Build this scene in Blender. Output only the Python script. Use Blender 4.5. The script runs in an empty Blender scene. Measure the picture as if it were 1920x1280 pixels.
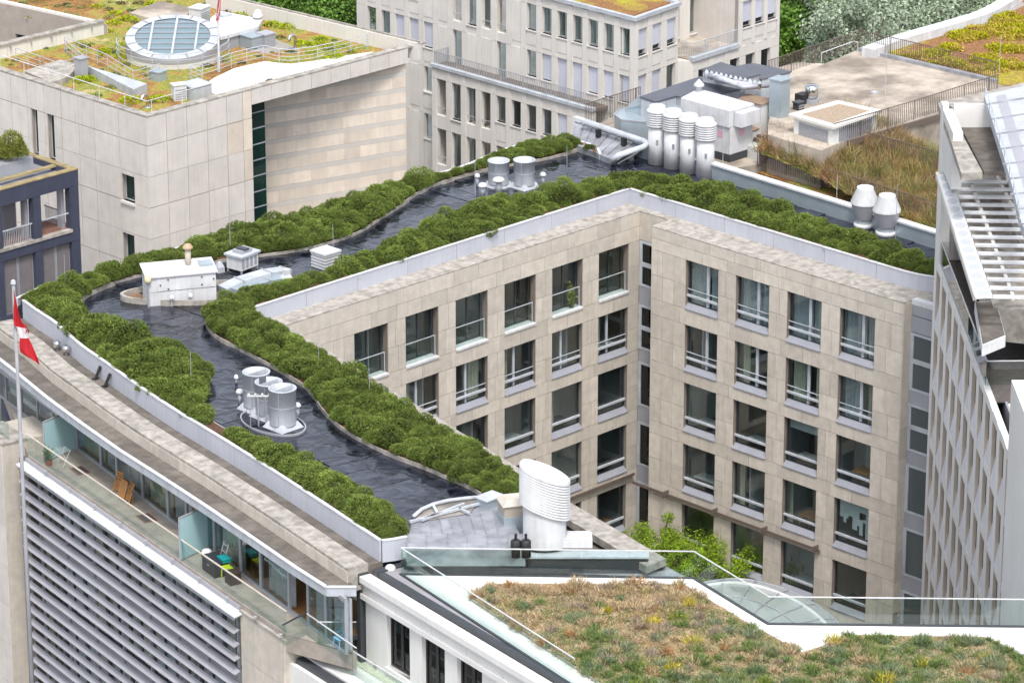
import bpy, math, random
import numpy as np
from mathutils import Vector, Matrix
random.seed(7); RNG=np.random.default_rng(7)
S=bpy.context.scene; COL=S.collection; R=math.radians; S2=2**-.5
# ---------------- camera, sky, sun, exposure ----------------
CX,CY,CZ=-142.473,-134.162,87.13; FPX=7207.7; PITCH=0.3508
cam=bpy.data.objects.new('camera',bpy.data.cameras.new('camera')); COL.objects.link(cam)
cam.location=(CX,CY,CZ); cam.rotation_euler=(math.pi/2-PITCH,0,-math.pi/4)
cam.data.sensor_width=36; cam.data.lens=FPX/1920*36; cam.data.clip_start=1; cam.data.clip_end=6000; S.camera=cam
SUN_EL,SUN_AZ=R(60),R(-128)     # azimuth measured from +X towards +Y
w=bpy.data.worlds.new('World'); S.world=w; w.use_nodes=True
nt=w.node_tree; nt.nodes.clear()
sky=nt.nodes.new('ShaderNodeTexSky'); sky.sky_type='NISHITA'; sky.sun_disc=False
sky.sun_elevation=SUN_EL; sky.sun_rotation=math.pi/2-SUN_AZ; sky.dust_density=3.0; sky.air_density=1.0; sky.ozone_density=1.0
hs=nt.nodes.new('ShaderNodeHueSaturation'); hs.inputs['Saturation'].default_value=0.40
bg=nt.nodes.new('ShaderNodeBackground'); bg.inputs['Strength'].default_value=0.145
wo=nt.nodes.new('ShaderNodeOutputWorld')
nt.links.new(sky.outputs[0],hs.inputs['Color']); nt.links.new(hs.outputs[0],bg.inputs[0]); nt.links.new(bg.outputs[0],wo.inputs[0])
sun=bpy.data.objects.new('sun',bpy.data.lights.new('sun','SUN')); COL.objects.link(sun)
sun.data.energy=1.3; sun.data.angle=R(12); sun.data.color=(1,.955,.90)
sd=Vector((math.cos(SUN_EL)*math.cos(SUN_AZ),math.cos(SUN_EL)*math.sin(SUN_AZ),math.sin(SUN_EL)))
sun.rotation_euler=sd.to_track_quat('Z','Y').to_euler(); sun.location=(0,0,120)
vs=S.view_settings; vs.view_transform='Standard'; vs.look='None'; vs.gamma=1; vs.exposure=1.08; vs.use_curve_mapping=False
S.cycles.max_bounces=7; S.cycles.transparent_max_bounces=12; S.cycles.use_denoising=True
# ---------------- pixel <-> place (survey of the photograph) ----------------
def ray(px,py):
    a=(px-960)/FPX; b=(py-640)/FPX
    y=math.cos(PITCH)-b*math.sin(PITCH); z=-math.sin(PITCH)-b*math.cos(PITCH)
    return ((a+y)*S2,(y-a)*S2,z)
def U(px,py,z):
    d=ray(px,py); t=(z-CZ)/d[2]; return (CX+t*d[0],CY+t*d[1],z)
def U2(px,py,z): return U(px,py,z)[:2]
def PX(x,y,z):
    dx,dy,dz=x-CX,y-CY,z-CZ; a=(dx-dy)*S2; b=(dx+dy)*S2
    zc=b*math.cos(PITCH)-dz*math.sin(PITCH); yc=-(b*math.sin(PITCH)+dz*math.cos(PITCH))
    return 960+FPX*a/zc, 640+FPX*yc/zc
class Fac:
    """vertical plane: origin, heading; x runs along it, depth runs into the wall"""
    def __init__(s,ox,oy,deg): s.o=(ox,oy); s.t=R(deg); s.c=math.cos(s.t); s.s=math.sin(s.t)
    def P(s,u,d,z): return (s.o[0]+s.c*u-s.s*d, s.o[1]+s.s*u+s.c*d, z)
    def px(s,px,py,d=0):
        r=ray(px,py); nx,ny=-s.s,s.c
        k=(nx*(s.o[0]-CX)+ny*(s.o[1]-CY)+d)/(nx*r[0]+ny*r[1])
        x,y,z=CX+k*r[0],CY+k*r[1],CZ+k*r[2]
        return ((x-s.o[0])*s.c+(y-s.o[1])*s.s, z)
    @staticmethod
    def two(a,b):
        return Fac(a[0],a[1],math.degrees(math.atan2(b[1]-a[1],b[0]-a[0])))
# ---------------- mesh helpers ----------------
class MB:
    def __init__(s): s.v=[]; s.f=[]
    def poly(s,*p):
        n=len(s.v); s.v+=[tuple(q) for q in p]; s.f.append(tuple(range(n,n+len(p)))); return s
    def pp(s,o,a,b,c):
        o,a,b,c=map(Vector,(o,a,b,c)); n=len(s.v)
        if a.cross(b).dot(c)<0: a,b=b,a
        for k in (Vector(),c):
            s.v+=[tuple(o+k),tuple(o+a+k),tuple(o+a+b+k),tuple(o+b+k)]
        s.f+=[(n+3,n+2,n+1,n),(n+4,n+5,n+6,n+7)]+[(n+i,n+(i+1)%4,n+4+(i+1)%4,n+4+i) for i in range(4)]; return s
    def box(s,x0,y0,z0,x1,y1,z1): return s.pp((x0,y0,z0),(x1-x0,0,0),(0,y1-y0,0),(0,0,z1-z0))
    def fbox(s,F,u0,d0,z0,u1,d1,z1):
        o=Vector(F.P(u0,d0,z0)); return s.pp(o,Vector(F.P(u1,d0,z0))-o,Vector(F.P(u0,d1,z0))-o,(0,0,z1-z0))
    def beam(s,p,q,wd,h,up=(0,0,1)):
        p,q=Vector(p),Vector(q); d=q-p
        if d.length<1e-6: return s
        x=d.cross(Vector(up))
        if x.length<1e-5: x=d.cross(Vector((1,0,0)))
        x.normalize(); y=x.cross(d).normalized()
        return s.pp(p-x*wd/2-y*h/2,x*wd,y*h,d)
    def prism(s,pl,z0,z1):
        if sum(pl[i][0]*pl[(i+1)%len(pl)][1]-pl[(i+1)%len(pl)][0]*pl[i][1] for i in range(len(pl)))<0: pl=pl[::-1]
        n=len(s.v); k=len(pl)
        s.v+=[(p[0],p[1],z0) for p in pl]+[(p[0],p[1],z1) for p in pl]
        s.f+=[tuple(range(n+k-1,n-1,-1)),tuple(range(n+k,n+2*k))]+[(n+i,n+(i+1)%k,n+k+(i+1)%k,n+k+i) for i in range(k)]; return s
    def tube(s,pts,r,n=8,cap=True):
        pts=[Vector(p) for p in pts]; b=len(s.v); m=len(pts)
        up=Vector((0,0,1)); prev=None
        for i,p in enumerate(pts):
            d=(pts[min(i+1,m-1)]-pts[max(i-1,0)]).normalized()
            x=d.cross(up)
            if x.length<1e-3: x=prev if prev else d.cross(Vector((1,0,0)))
            x=x.normalized(); y=x.cross(d).normalized(); prev=x
            rr=r[i] if isinstance(r,(list,tuple)) else r
            for k in range(n):
                a=2*math.pi*k/n; s.v.append(tuple(p+x*math.cos(a)*rr+y*math.sin(a)*rr))
        for i in range(m-1):
            for k in range(n):
                s.f.append((b+i*n+k,b+i*n+(k+1)%n,b+(i+1)*n+(k+1)%n,b+(i+1)*n+k))
        if cap: s.f+=[tuple(b+k for k in range(n-1,-1,-1)),tuple(b+(m-1)*n+k for k in range(n))]
        return s
    def lathe(s,c,prof,n=24,sx=1,sy=1,rot=0,cap=True):
        b=len(s.v); m=len(prof); cr,sr=math.cos(rot),math.sin(rot)
        for (r,z) in prof:
            for k in range(n):
                a=2*math.pi*k/n; x,y=r*sx*math.cos(a),r*sy*math.sin(a)
                s.v.append((c[0]+x*cr-y*sr,c[1]+x*sr+y*cr,c[2]+z))
        for i in range(m-1):
            for k in range(n): s.f.append((b+i*n+k,b+i*n+(k+1)%n,b+(i+1)*n+(k+1)%n,b+(i+1)*n+k))
        if cap: s.f+=[tuple(b+k for k in range(n-1,-1,-1)),tuple(b+(m-1)*n+k for k in range(n))]
        return s
    def ribbon(s,pts,hw,z0,z1,closed=False):
        """wall of half-width hw along a 2d polyline"""
        L=offs(pts,hw,closed); Rr=offs(pts,-hw,closed); n=len(pts); b=len(s.v)
        for i in range(n):
            for (q,z) in ((L[i],z0),(Rr[i],z0),(Rr[i],z1),(L[i],z1)): s.v.append((q[0],q[1],z))
        for i in range(n if closed else n-1):
            j=(i+1)%n
            for k in range(4): s.f.append((b+4*i+k,b+4*i+(k+1)%4,b+4*j+(k+1)%4,b+4*j+k))
        if not closed: s.f+=[(b,b+1,b+2,b+3),(b+4*n-1,b+4*n-2,b+4*n-3,b+4*n-4)]
        return s
    def mesh(s,name,mat,smooth=False):
        me=bpy.data.meshes.new(name); me.from_pydata(s.v,[],s.f); me.materials.append(mat)
        if smooth: me.shade_smooth()
        return me
    def build(s,name,mat,parent=None,smooth=False,kind=None):
        return put(s.mesh(name,mat,smooth),name,parent,kind=kind)
def offs(pts,d,closed=False):
    n=len(pts); out=[]
    for i in range(n):
        a=pts[i-1] if (closed or i>0) else None; c=pts[(i+1)%n] if (closed or i<n-1) else None; b=pts[i]
        ns=[]
        for p,q in ((a,b),(b,c)):
            if p is None or q is None: continue
            dx,dy=q[0]-p[0],q[1]-p[1]; l=math.hypot(dx,dy) or 1; ns.append((-dy/l,dx/l))
        nx=sum(k[0] for k in ns)/len(ns); ny=sum(k[1] for k in ns)/len(ns); l2=max(nx*nx+ny*ny,.3)
        out.append((b[0]+nx/l2*d,b[1]+ny/l2*d))
    return out
def wl(o):
    v=Vector((0,0,0))
    while o is not None: v=v+o.location; o=o.parent
    return v
def put(me,name,parent=None,loc=(0,0,0),rz=0,local=False,kind=None,scale=None):
    o=bpy.data.objects.new(name,me); COL.objects.link(o)
    if parent is not None:
        o.parent=parent; o.location=Vector(loc) if local else Vector(loc)-wl(parent)
    else: o.location=loc
    o.rotation_euler=(0,0,rz)
    if scale: o.scale=scale
    if kind: o['kind']=kind
    return o
def thing(name,label,cat,loc=(0,0,0),group=None):
    o=bpy.data.objects.new(name,None); COL.objects.link(o); o.location=loc; o.empty_display_size=.3
    o['label']=label; o['category']=cat
    if group: o['group']=group
    return o
def tag(o,label,cat,group=None):
    o['label']=label; o['category']=cat
    if group: o['group']=group
    return o
def struct(o): o['kind']='structure'; return o
def resample(pts,step,closed=False):
    P=[Vector((p[0],p[1])) for p in pts]
    if closed: P.append(P[0])
    out=[tuple(P[0])]; carry=0
    for a,b in zip(P,P[1:]):
        L=(b-a).length; t=step-carry
        while t<L: out.append(tuple(a+(b-a)*(t/L))); t+=step
        carry=L-(t-step)
    if not closed: out.append(tuple(P[-1]))
    return out
def smoothpl(pts,it=2):
    for _ in range(it):
        q=[pts[0]]
        for a,b in zip(pts,pts[1:]):
            q+=[(a[0]*.75+b[0]*.25,a[1]*.75+b[1]*.25),(a[0]*.25+b[0]*.75,a[1]*.25+b[1]*.75)]
        q.append(pts[-1]); pts=q
    return pts
def inside(x,y,pl):
    c=False; n=len(pl); j=n-1
    for i in range(n):
        xi,yi=pl[i]; xj,yj=pl[j]
        if (yi>y)!=(yj>y) and x<(xj-xi)*(y-yi)/(yj-yi)+xi: c=not c
        j=i
    return c
def dedge(x,y,pl,closed=True):
    m=1e9; n=len(pl)
    for i in range(n if closed else n-1):
        a=pl[i]; b=pl[(i+1)%n]; dx,dy=b[0]-a[0],b[1]-a[1]; l=dx*dx+dy*dy or 1e-9
        t=max(0,min(1,((x-a[0])*dx+(y-a[1])*dy)/l)); m=min(m,math.hypot(x-a[0]-t*dx,y-a[1]-t*dy))
    return m
# ---------------- materials ----------------
def mat(name,col,rough=.6,var=.12,scale=1.5,obr=0.0,streak=0.0,bump=0.0,bscale=25,metal=0,spec=.4,spot=None,spot_amt=.5,spot_scale=.6,spot_size=.5,attr=None,island=0.0,trans=0):
    m=bpy.data.materials.new(name); m.use_nodes=True; n=m.node_tree.nodes; l=m.node_tree.links; b=n['Principled BSDF']
    b.inputs['Roughness'].default_value=rough; b.inputs['Metallic'].default_value=metal; b.inputs['Specular IOR Level'].default_value=spec
    geo=n.new('ShaderNodeNewGeometry')
    def noise(sc,det=4,vec=None,ro=.55):
        t=n.new('ShaderNodeTexNoise'); t.inputs['Scale'].default_value=sc; t.inputs['Detail'].default_value=det; t.inputs['Roughness'].default_value=ro
        l.new(vec or geo.outputs['Position'],t.inputs['Vector']); return t.outputs['Fac']
    def rng(src,a,bb,fa=.3,fb=.7):
        r=n.new('ShaderNodeMapRange'); r.inputs['From Min'].default_value=fa; r.inputs['From Max'].default_value=fb
        r.inputs['To Min'].default_value=a; r.inputs['To Max'].default_value=bb; l.new(src,r.inputs['Value']); return r.outputs[0]
    def mul(a,bb):
        t=n.new('ShaderNodeMath'); t.operation='MULTIPLY'; l.new(a,t.inputs[0]); l.new(bb,t.inputs[1]); return t.outputs[0]
    if attr:
        a=n.new('ShaderNodeVertexColor'); a.layer_name=attr; base=a.outputs['Color']
    else:
        a=n.new('ShaderNodeRGB'); a.outputs[0].default_value=(*col,1); base=a.outputs[0]
    if spot:
        fac=rng(noise(spot_scale,6),0,spot_amt,spot_size-.08,spot_size+.12)
        mx=n.new('ShaderNodeMix'); mx.data_type='RGBA'; l.new(fac,mx.inputs[0]); l.new(base,mx.inputs[6]); mx.inputs[7].default_value=(*spot,1); base=mx.outputs[2]
    val=rng(noise(scale,5),1-var,1+var)
    if obr:
        oi=n.new('ShaderNodeObjectInfo'); val=mul(val,rng(oi.outputs['Random'],1-obr,1+obr,0,1))
    if island: val=mul(val,rng(geo.outputs['Random Per Island'],1-island,1+island,0,1))
    if streak:
        mp=n.new('ShaderNodeMapping'); mp.inputs['Scale'].default_value=(4,4,.22); l.new(geo.outputs['Position'],mp.inputs['Vector'])
        val=mul(val,rng(noise(1.0,5,mp.outputs[0],.65),1-streak,1+streak*.4,.35,.6))
    vm=n.new('ShaderNodeVectorMath'); vm.operation='SCALE'; l.new(base,vm.inputs[0]); l.new(val,vm.inputs['Scale'])
    l.new(vm.outputs[0],b.inputs['Base Color'])
    if bump:
        bp=n.new('ShaderNodeBump'); bp.inputs['Strength'].default_value=1; bp.inputs['Distance'].default_value=bump
        l.new(noise(bscale,5),bp.inputs['Height']); l.new(bp.outputs[0],b.inputs['Normal'])
    if trans: # leaf-like: some light passes
        ts=n.new('ShaderNodeBsdfTranslucent'); l.new(vm.outputs[0],ts.inputs[0]); ms=n.new('ShaderNodeMixShader'); ms.inputs[0].default_value=trans
        o=n['Material Output']; l.new(b.outputs[0],ms.inputs[1]); l.new(ts.outputs[0],ms.inputs[2]); l.new(ms.outputs[0],o.inputs[0])
    return m
def glass(name,tint=(.8,.85,.85),refl=1.0,rough=.015,frost=0.0,fcol=(.5,.7,.72)):
    m=bpy.data.materials.new(name); m.use_nodes=True; n=m.node_tree.nodes; l=m.node_tree.links; n.clear()
    o=n.new('ShaderNodeOutputMaterial'); t=n.new('ShaderNodeBsdfTransparent'); t.inputs[0].default_value=(*tint,1)
    src=t.outputs[0]
    if frost:
        d=n.new('ShaderNodeBsdfDiffuse'); d.inputs[0].default_value=(*fcol,1); mm=n.new('ShaderNodeMixShader'); mm.inputs[0].default_value=frost
        l.new(src,mm.inputs[1]); l.new(d.outputs[0],mm.inputs[2]); src=mm.outputs[0]
    g=n.new('ShaderNodeBsdfGlossy'); g.inputs['Roughness'].default_value=rough
    fr=n.new('ShaderNodeLayerWeight'); fr.inputs[0].default_value=.5; pw=n.new('ShaderNodeMath'); pw.operation='POWER'; pw.inputs[1].default_value=5; l.new(fr.outputs['Facing'],pw.inputs[0])
    ml=n.new('ShaderNodeMath'); ml.operation='MULTIPLY_ADD'; ml.inputs[1].default_value=.7; ml.inputs[2].default_value=.035*refl; ml.use_clamp=True
    l.new(pw.outputs[0],ml.inputs[0]); ms=n.new('ShaderNodeMixShader'); l.new(ml.outputs[0],ms.inputs[0]); l.new(src,ms.inputs[1]); l.new(g.outputs[0],ms.inputs[2]); l.new(ms.outputs[0],o.inputs[0])
    return m
M={}
M['stone']=mat('limestone',(.52,.474,.412),.75,.10,2.2,obr=.10,streak=.06,bump=.004,bscale=30,spot=(.38,.335,.285),spot_amt=.22,spot_scale=.8)
M['stone_b']=mat('pale_limestone',(.575,.535,.495),.75,.07,1.2,obr=.05,streak=.05,bump=.004,bscale=30)
M['stone_c']=mat('cream_render',(.62,.595,.555),.75,.05,.8,obr=.03,streak=.05)
M['stone_warm']=mat('warm_limestone',(.63,.555,.47),.75,.08,1.2,obr=.10,streak=.06,bump=.004)
M['stone_band']=mat('grey_limestone_band',(.52,.49,.45),.75,.06,1.2,obr=.05)
M['mortar']=mat('dark_joint',(.20,.17,.145),.9,.1)
M['mortar_b']=mat('beige_joint',(.33,.29,.255),.9,.1)
M['ledge']=mat('weathered_coping_stone',(.36,.335,.30),.8,.20,3.0,obr=.06,spot=(.19,.175,.155),spot_amt=.7,spot_scale=1.9,bump=.006,bscale=14)
M['darkledge']=mat('grimy_flat_roof',(.105,.092,.080),.85,.25,2.2,spot=(.175,.155,.135),spot_amt=.6,spot_scale=.7,bump=.01,bscale=9)
M['fascia']=mat('pale_metal_fascia',(.43,.447,.50),.5,.06,.6,obr=.03,streak=.05,spec=.5)
M['white']=mat('white_paint',(.58,.59,.61),.6,.05,.8,streak=.10,spot=(.40,.385,.36),spot_amt=.35,spot_scale=1.1,spot_size=.53)
M['whitewall']=mat('white_plaster',(.66,.655,.64),.6,.05,.5,streak=.03,obr=.03)
M['grey_metal']=mat('grey_metal',(.30,.31,.34),.4,.08,1,metal=.0,spec=.6)
M['light_metal']=mat('light_metal',(.43,.46,.50),.6,.06,1,spec=.25,streak=.10,spot=(.29,.29,.30),spot_amt=.4,spot_scale=1.2,spot_size=.53)
M['galv']=mat('galvanised_steel',(.36,.42,.46),.38,.10,1.2,metal=.35,obr=.06,spec=.6,bump=.003,bscale=3)
M['alu']=mat('aluminium',(.36,.36,.395),.45,.07,1,metal=.2,obr=.05)
M['dark']=mat('dark_frame',(.045,.05,.058),.45,.1,2)
M['navy']=mat('navy_cladding',(.055,.062,.095),.5,.12,.8,streak=.1,obr=.08)
M['soil']=mat('bark_mulch',(.085,.045,.028),.95,.4,9,bump=.05,bscale=9,spot=(.16,.075,.04),spot_amt=.7,spot_scale=5)
M['room']=mat('room_wall',(.60,.62,.61),.8,.15,.5,obr=.45); M['room_dim']=mat('room_wall_dim',(.27,.28,.29),.8,.2,.5,obr=.4); M['room_warm']=mat('room_wall_warm',(.40,.33,.26),.8,.2,.5,obr=.4)
M['darktop']=mat('dark_sheet_top',(.085,.09,.11),.45,.15,1)
M['sillmetal']=mat('sill_metal',(.25,.26,.295),.4,.06,1,streak=.05)
M['roomfloor']=mat('room_floor',(.24,.19,.15),.6,.3,.7,obr=.4)
M['wood']=mat('timber',(.36,.17,.06),.5,.2,6,obr=.1)
M['curtain']=mat('net_curtain',(.55,.58,.62),.8,.1,3,streak=.1,trans=.3)
M['curtain_c']=mat('cream_curtain',(.55,.54,.42),.8,.1,3,streak=.1,trans=.2)
M['black']=mat('black_plastic',(.02,.02,.022),.5)
M['brownsteel']=mat('brown_steel',(.13,.10,.085),.5,.1,1)
M['concrete']=mat('stained_concrete',(.42,.365,.305),.85,.14,1.4,spot=(.20,.17,.14),spot_amt=.95,spot_scale=.42,spot_size=.49,bump=.004,bscale=8)
M['zinc']=mat('zinc_sheet',(.33,.34,.37),.45,.18,1.4,metal=.25,obr=.10,spec=.4,spot=(.19,.195,.215),spot_amt=.55,spot_scale=1.6,bump=.004,bscale=2)
M['gravel']=mat('gravel',(.33,.26,.19),.95,.35,14,bump=.04,bscale=16)
M['gravelgrey']=mat('grey_gravel',(.30,.28,.26),.95,.3,14,bump=.04,bscale=16)
M['chrome']=mat('stainless',(.62,.62,.62),.18,.03,1,metal=1)
M['red']=mat('red_cloth',(.52,.02,.03),.75,.1,3,trans=.25)
M['whitecloth']=mat('white_cloth',(.75,.74,.75),.75,.06,3,trans=.25)
M['glass']=glass('window_glass',(.80,.86,.86),2.2)
M['glass_dark']=glass('dark_window_glass',(.22,.27,.28),1.7)
M['glass_clear']=glass('balustrade_glass',(.90,.955,.94),1.2)
M['glass_frost']=glass('frosted_screen',(.5,.6,.6),.8,.2,frost=.8,fcol=(.44,.66,.70))
M['glass_sky']=glass('skylight_glass',(.3,.4,.45),3.2,.04,frost=.55,fcol=(.30,.42,.48))
M['glass_strip']=glass('strip_glass',(.3,.34,.34),2.0,frost=.7,fcol=(.115,.14,.145))
M['glass_green']=glass('green_glass',(.10,.22,.20),1.6,frost=.35,fcol=(.02,.07,.06))
M['blind']=mat('roller_blind',(.50,.52,.60),.6,.04,1,obr=.06,streak=.04)
# ---------------- ground ----------------
def tagless(o): return o
g=MB(); g.prism([(-900,-900),(1500,-900),(1500,1500),(-900,1500)],-1,0); struct(g.build('ground',mat('paved_ground',(.16,.155,.15),.9,.2,.3)))
# ---------------- wall / window kit ----------------
def wall(parent,F,u0,u1,z0,z1,ops,mt,name='wall',th=.35,d0=0.05):
    m=MB(); zs=sorted(set([z0,z1]+[z for o in ops for z in (o[2],o[3]) if z0<z<z1]))
    for a,b in zip(zs,zs[1:]):
        cut=sorted([(max(o[0],u0),min(o[1],u1)) for o in ops if o[2]<b-1e-6 and o[3]>a+1e-6]); u=u0
        for c in cut:
            if c[0]>u+1e-4: m.fbox(F,u,d0,a,c[0],d0+th,b)
            u=max(u,c[1])
        if u<u1-1e-4: m.fbox(F,u,d0,a,u1,d0+th,b)
    return m.build(name,mt,parent)
def panel(parent,F,u0,u1,z0,z1,mt,gap=.011,th=.05,name='stone_panel'):
    return MB().fbox(F,u0+gap,0,z0+gap,u1-gap,th,z1-gap).build(name,mt,parent)
WIN={}
def lbox(x0,y0,z0,x1,y1,z1): return MB().box(x0,y0,z0,x1,y1,z1)
def curtain_mesh(x0,x1,z0,z1,y,mt,amp=.05,wl_=.22):
    m=MB(); n=max(6,int((x1-x0)/wl_*8)); ph=random.random()*6
    for i in range(n+1):
        x=x0+(x1-x0)*i/n; yy=y+amp*math.sin(2*math.pi*x/wl_+ph)+amp*.6*math.sin(x*9+ph*2)
        m.v+=[(x,yy,z0),(x,yy,z1)]
    m.f=[(2*i,2*i+2,2*i+3,2*i+1) for i in range(n)]
    return m.mesh('curtain',mt,True)
def winmesh(kind,w,h):
    k=(kind,round(w,3),round(h,3))
    if k in WIN: return WIN[k]
    d={}; fw=.07; rv=.24
    if kind=='loggia':
        rv=.56; f=MB(); f.box(0,rv,0,w,rv+.07,.12).box(0,rv,h-.06,w,rv+.07,h).box(0,rv,.12,.06,rv+.07,h-.06).box(w-.06,rv,.12,w,rv+.07,h-.06)
        f.box(w*.56,rv,.12,w*.56+.09,rv+.07,h-.06).box(.06,rv,1.06,w*.56,rv+.06,1.1)
        d['window']=f.mesh('window',M['dark']); d['pane']=lbox(.06,rv+.03,.12,w-.06,rv+.045,h-.06).mesh('pane',M['glass'])
        s=MB(); s.box(0.0,-.06,0.0,w,.56,.05); s.box(0,-.06,-.06,w,-.03,0); d['sill']=s.mesh('sill',M['white'])
        b=MB(); b.box(.01,.14,1.15,w-.12,.18,1.19).box(w-.16,.13,.05,w-.12,.17,1.19).box(.0,.13,.05,.03,.17,1.15); d['rail']=b.mesh('rail',M['light_metal'])
        d['balustrade_glass']=lbox(.03,.15,.07,w-.16,.162,1.15).mesh('balustrade_glass',M['glass_clear'])
    else:
        zb=.30; f=MB(); f.box(0,rv,zb,fw,rv+.08,h).box(w-fw,rv,zb,w,rv+.08,h).box(fw,rv,h-fw,w-fw,rv+.08,h).box(fw,rv,zb,w-fw,rv+.08,zb+.05)
        hb=.27*h
        pane=MB(); pane.box(fw,rv+.04,hb+.06,w-fw,rv+.05,h-fw).box(fw,rv+.04,zb+.05,w-fw,rv+.05,hb-.06)
        bar=MB(); bar.box(-.02,rv-.12,hb-.055,w-.02,rv,hb+.055)
        if kind in ('two_l','two_r'):
            x=w*(.36 if kind=='two_l' else .57); f2=MB(); f2.box(x,rv-.02,hb+.055,x+.09,rv+.09,h-fw).box(x,rv-.02,zb+.05,x+.09,rv+.09,hb-.055); f2.box(x+.09,rv+.01,zb+.05,x+.15,rv+.09,hb-.055).box(x+.09,rv+.01,hb+.055,x+.15,rv+.09,h-fw)
            d['mullion']=f2.mesh('mullion',M['light_metal']); d['guard_rail']=lbox(0,rv-.07,.40*h-.02,w,rv-.03,.40*h+.02).mesh('guard_rail',M['light_metal'])
        d['window']=f.mesh('window',M['dark']); d['pane']=pane.mesh('pane',M['glass']); d['transom']=bar.mesh('transom',M['light_metal'])
        s=MB(); s.poly((0,-.05,0),(w,-.05,0),(w,-.05,.05),(0,-.05,.05)).poly((0,-.05,.05),(w,-.05,.05),(w,rv+.01,.30),(0,rv+.01,.30)).poly((0,.06,-.001),(w,.06,-.001),(w,-.05,0),(0,-.05,0)); d['sill']=s.mesh('sill',M['sillmetal'])
    WIN[k]=d; return d
ROOM={}
def room(parent,F,u,z,w,h,y0=.36,dep=1.9,wd=.5,zb=.25,ceil=.12,mw=None):
    k=(round(w,2),round(h,2),y0,dep,wd)
    if k not in ROOM:
        a,b=-wd,w+wd; m=MB()
        m.poly((a,dep,-zb),(b,dep,-zb),(b,dep,h+ceil),(a,dep,h+ceil)).poly((a,y0,-zb),(a,dep,-zb),(a,dep,h+ceil),(a,y0,h+ceil)).poly((b,dep,-zb),(b,y0,-zb),(b,y0,h+ceil),(b,dep,h+ceil)).poly((a,y0,h+ceil),(a,dep,h+ceil),(b,dep,h+ceil),(b,y0,h+ceil))
        fl=MB(); fl.poly((a,y0,-zb),(b,y0,-zb),(b,dep,-zb),(a,dep,-zb)); ROOM[k]=(m,fl)
    m,fl=ROOM[k]; mw=random.choice([M['room'],M['room'],M['room_dim'],M['room_dim'],M['room_warm']])
    if ('me',k,mw.name) not in ROOM: ROOM[('me',k,mw.name)]=(m.mesh('room',mw),fl.mesh('room_floor',M['roomfloor']))
    a,b=ROOM[('me',k,mw.name)]
    r=put(a,'room',parent,F.P(u,0,z),F.t); put(b,'room_floor',r,local=True)
    q=random.random()
    if q<.55: x=random.uniform(-.3,w*.5); put(lbox(x,dep-.5,-zb,x+random.uniform(.7,1.4),dep-.02,random.uniform(.8,2.1)).mesh('cabinet',random.choice([M['dark'],M['grey_metal'],M['wood'],M['white']])),'cabinet',r,local=True)
    if .3<q<.8: x=random.choice([-.2,w*.3,w*.75]); put(lbox(x,y0+.25,-zb,x+.08,dep-.02,h+ceil-.01).mesh('partition',M['white']),'partition',r,local=True)
    if q>.6: put(lbox(w*.1,y0+.35,.42,w*.9,y0+1.1,.47).mesh('desk_top',random.choice([M['wood'],M['white'],M['dark']])),'desk_top',r,local=True)
    return r
def window(parent,F,u,z,w,h,kind,curtain=None,rm=True):
    d=winmesh(kind,w,h); o=put(d['window'],'window',parent,F.P(u,0,z),F.t)
    for n,me in d.items():
        if n!='window': put(me,n,o,local=True)
    if rm: room(parent,F,u,z,w,h,y0=.66 if kind=='loggia' else .40,dep=random.choice([2.2,2.9,3.6]))
    if curtain=='net':
        put(curtain_mesh(.07,w*.60,.1,h-.05,.52,M['curtain']),'curtain',o,local=True); put(curtain_mesh(w*.64,w-.05,.1,h-.05,.52,M['curtain']),'curtain',o,local=True)
    elif curtain is None and kind=='one' and random.random()<.28:
        hh=random.uniform(.2,.6)*h; put(lbox(.08,.44,h-hh,w-.08,.45,h-.02).mesh('blind',random.choice([M['blind'],M['white'],M['curtain_c']])),'blind',o,local=True)
    elif curtain:
        a,b=curtain; put(curtain_mesh(a*w,b*w,.1,h-.05,.55,M['curtain_c'] if random.random()<.8 else M['curtain']),'curtain',o,local=True)
    return o
# ---------------- the planted courtyard building ----------------
MAIN=thing('courtyard_building','beige stone office building with dark winding roof and planted beds round a courtyard','building',(-12,8,0))
FL=Fac(0,0,0); FR=Fac(0,0,-90)
SP,WW=3.56,2.3303
LT=[21.0,17.367,14.067,10.567,7.06,3.56]; LH=[2.75,2.62,2.78,2.78,2.78,2.6]
RT=[t+.357 for t in LT]
lop=[];rop=[]
for j in range(6):
    for i in range(1,8):
        ur=-(1.7357+SP*(6-i)) ; lop.append((ur,ur+WW,LT[j]-LH[j],LT[j],i,j)) if i<=6 else None
    for i in range(1,5):
        ul=4.6724+SP*(i-1); rop.append((ul,ul+WW,RT[j]-LH[j],RT[j],i,j))
wall(MAIN,FL,-26,1.42,0,22.59,lop,M['mortar'],'courtyard_wall')
wall(MAIN,FR,2.2,19.5,0,22.59,rop,M['mortar'],'courtyard_wall')
NP=[0]
def courses(T,H,top):
    c=[('p',T[0],21.8 if T[0]==21 else 22.0),('p',21.8 if T[0]==21 else 22.0,top)]
    for j in range(6):
        b=T[j]-H[j]; mid=b+H[j]*.49; c+=[('w',mid,T[j],j,0),('w',b,mid,j,1)]
        if j<5: c.append(('s',T[j+1],b))
        else: c.append(('s',0,b))
    return c
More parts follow.
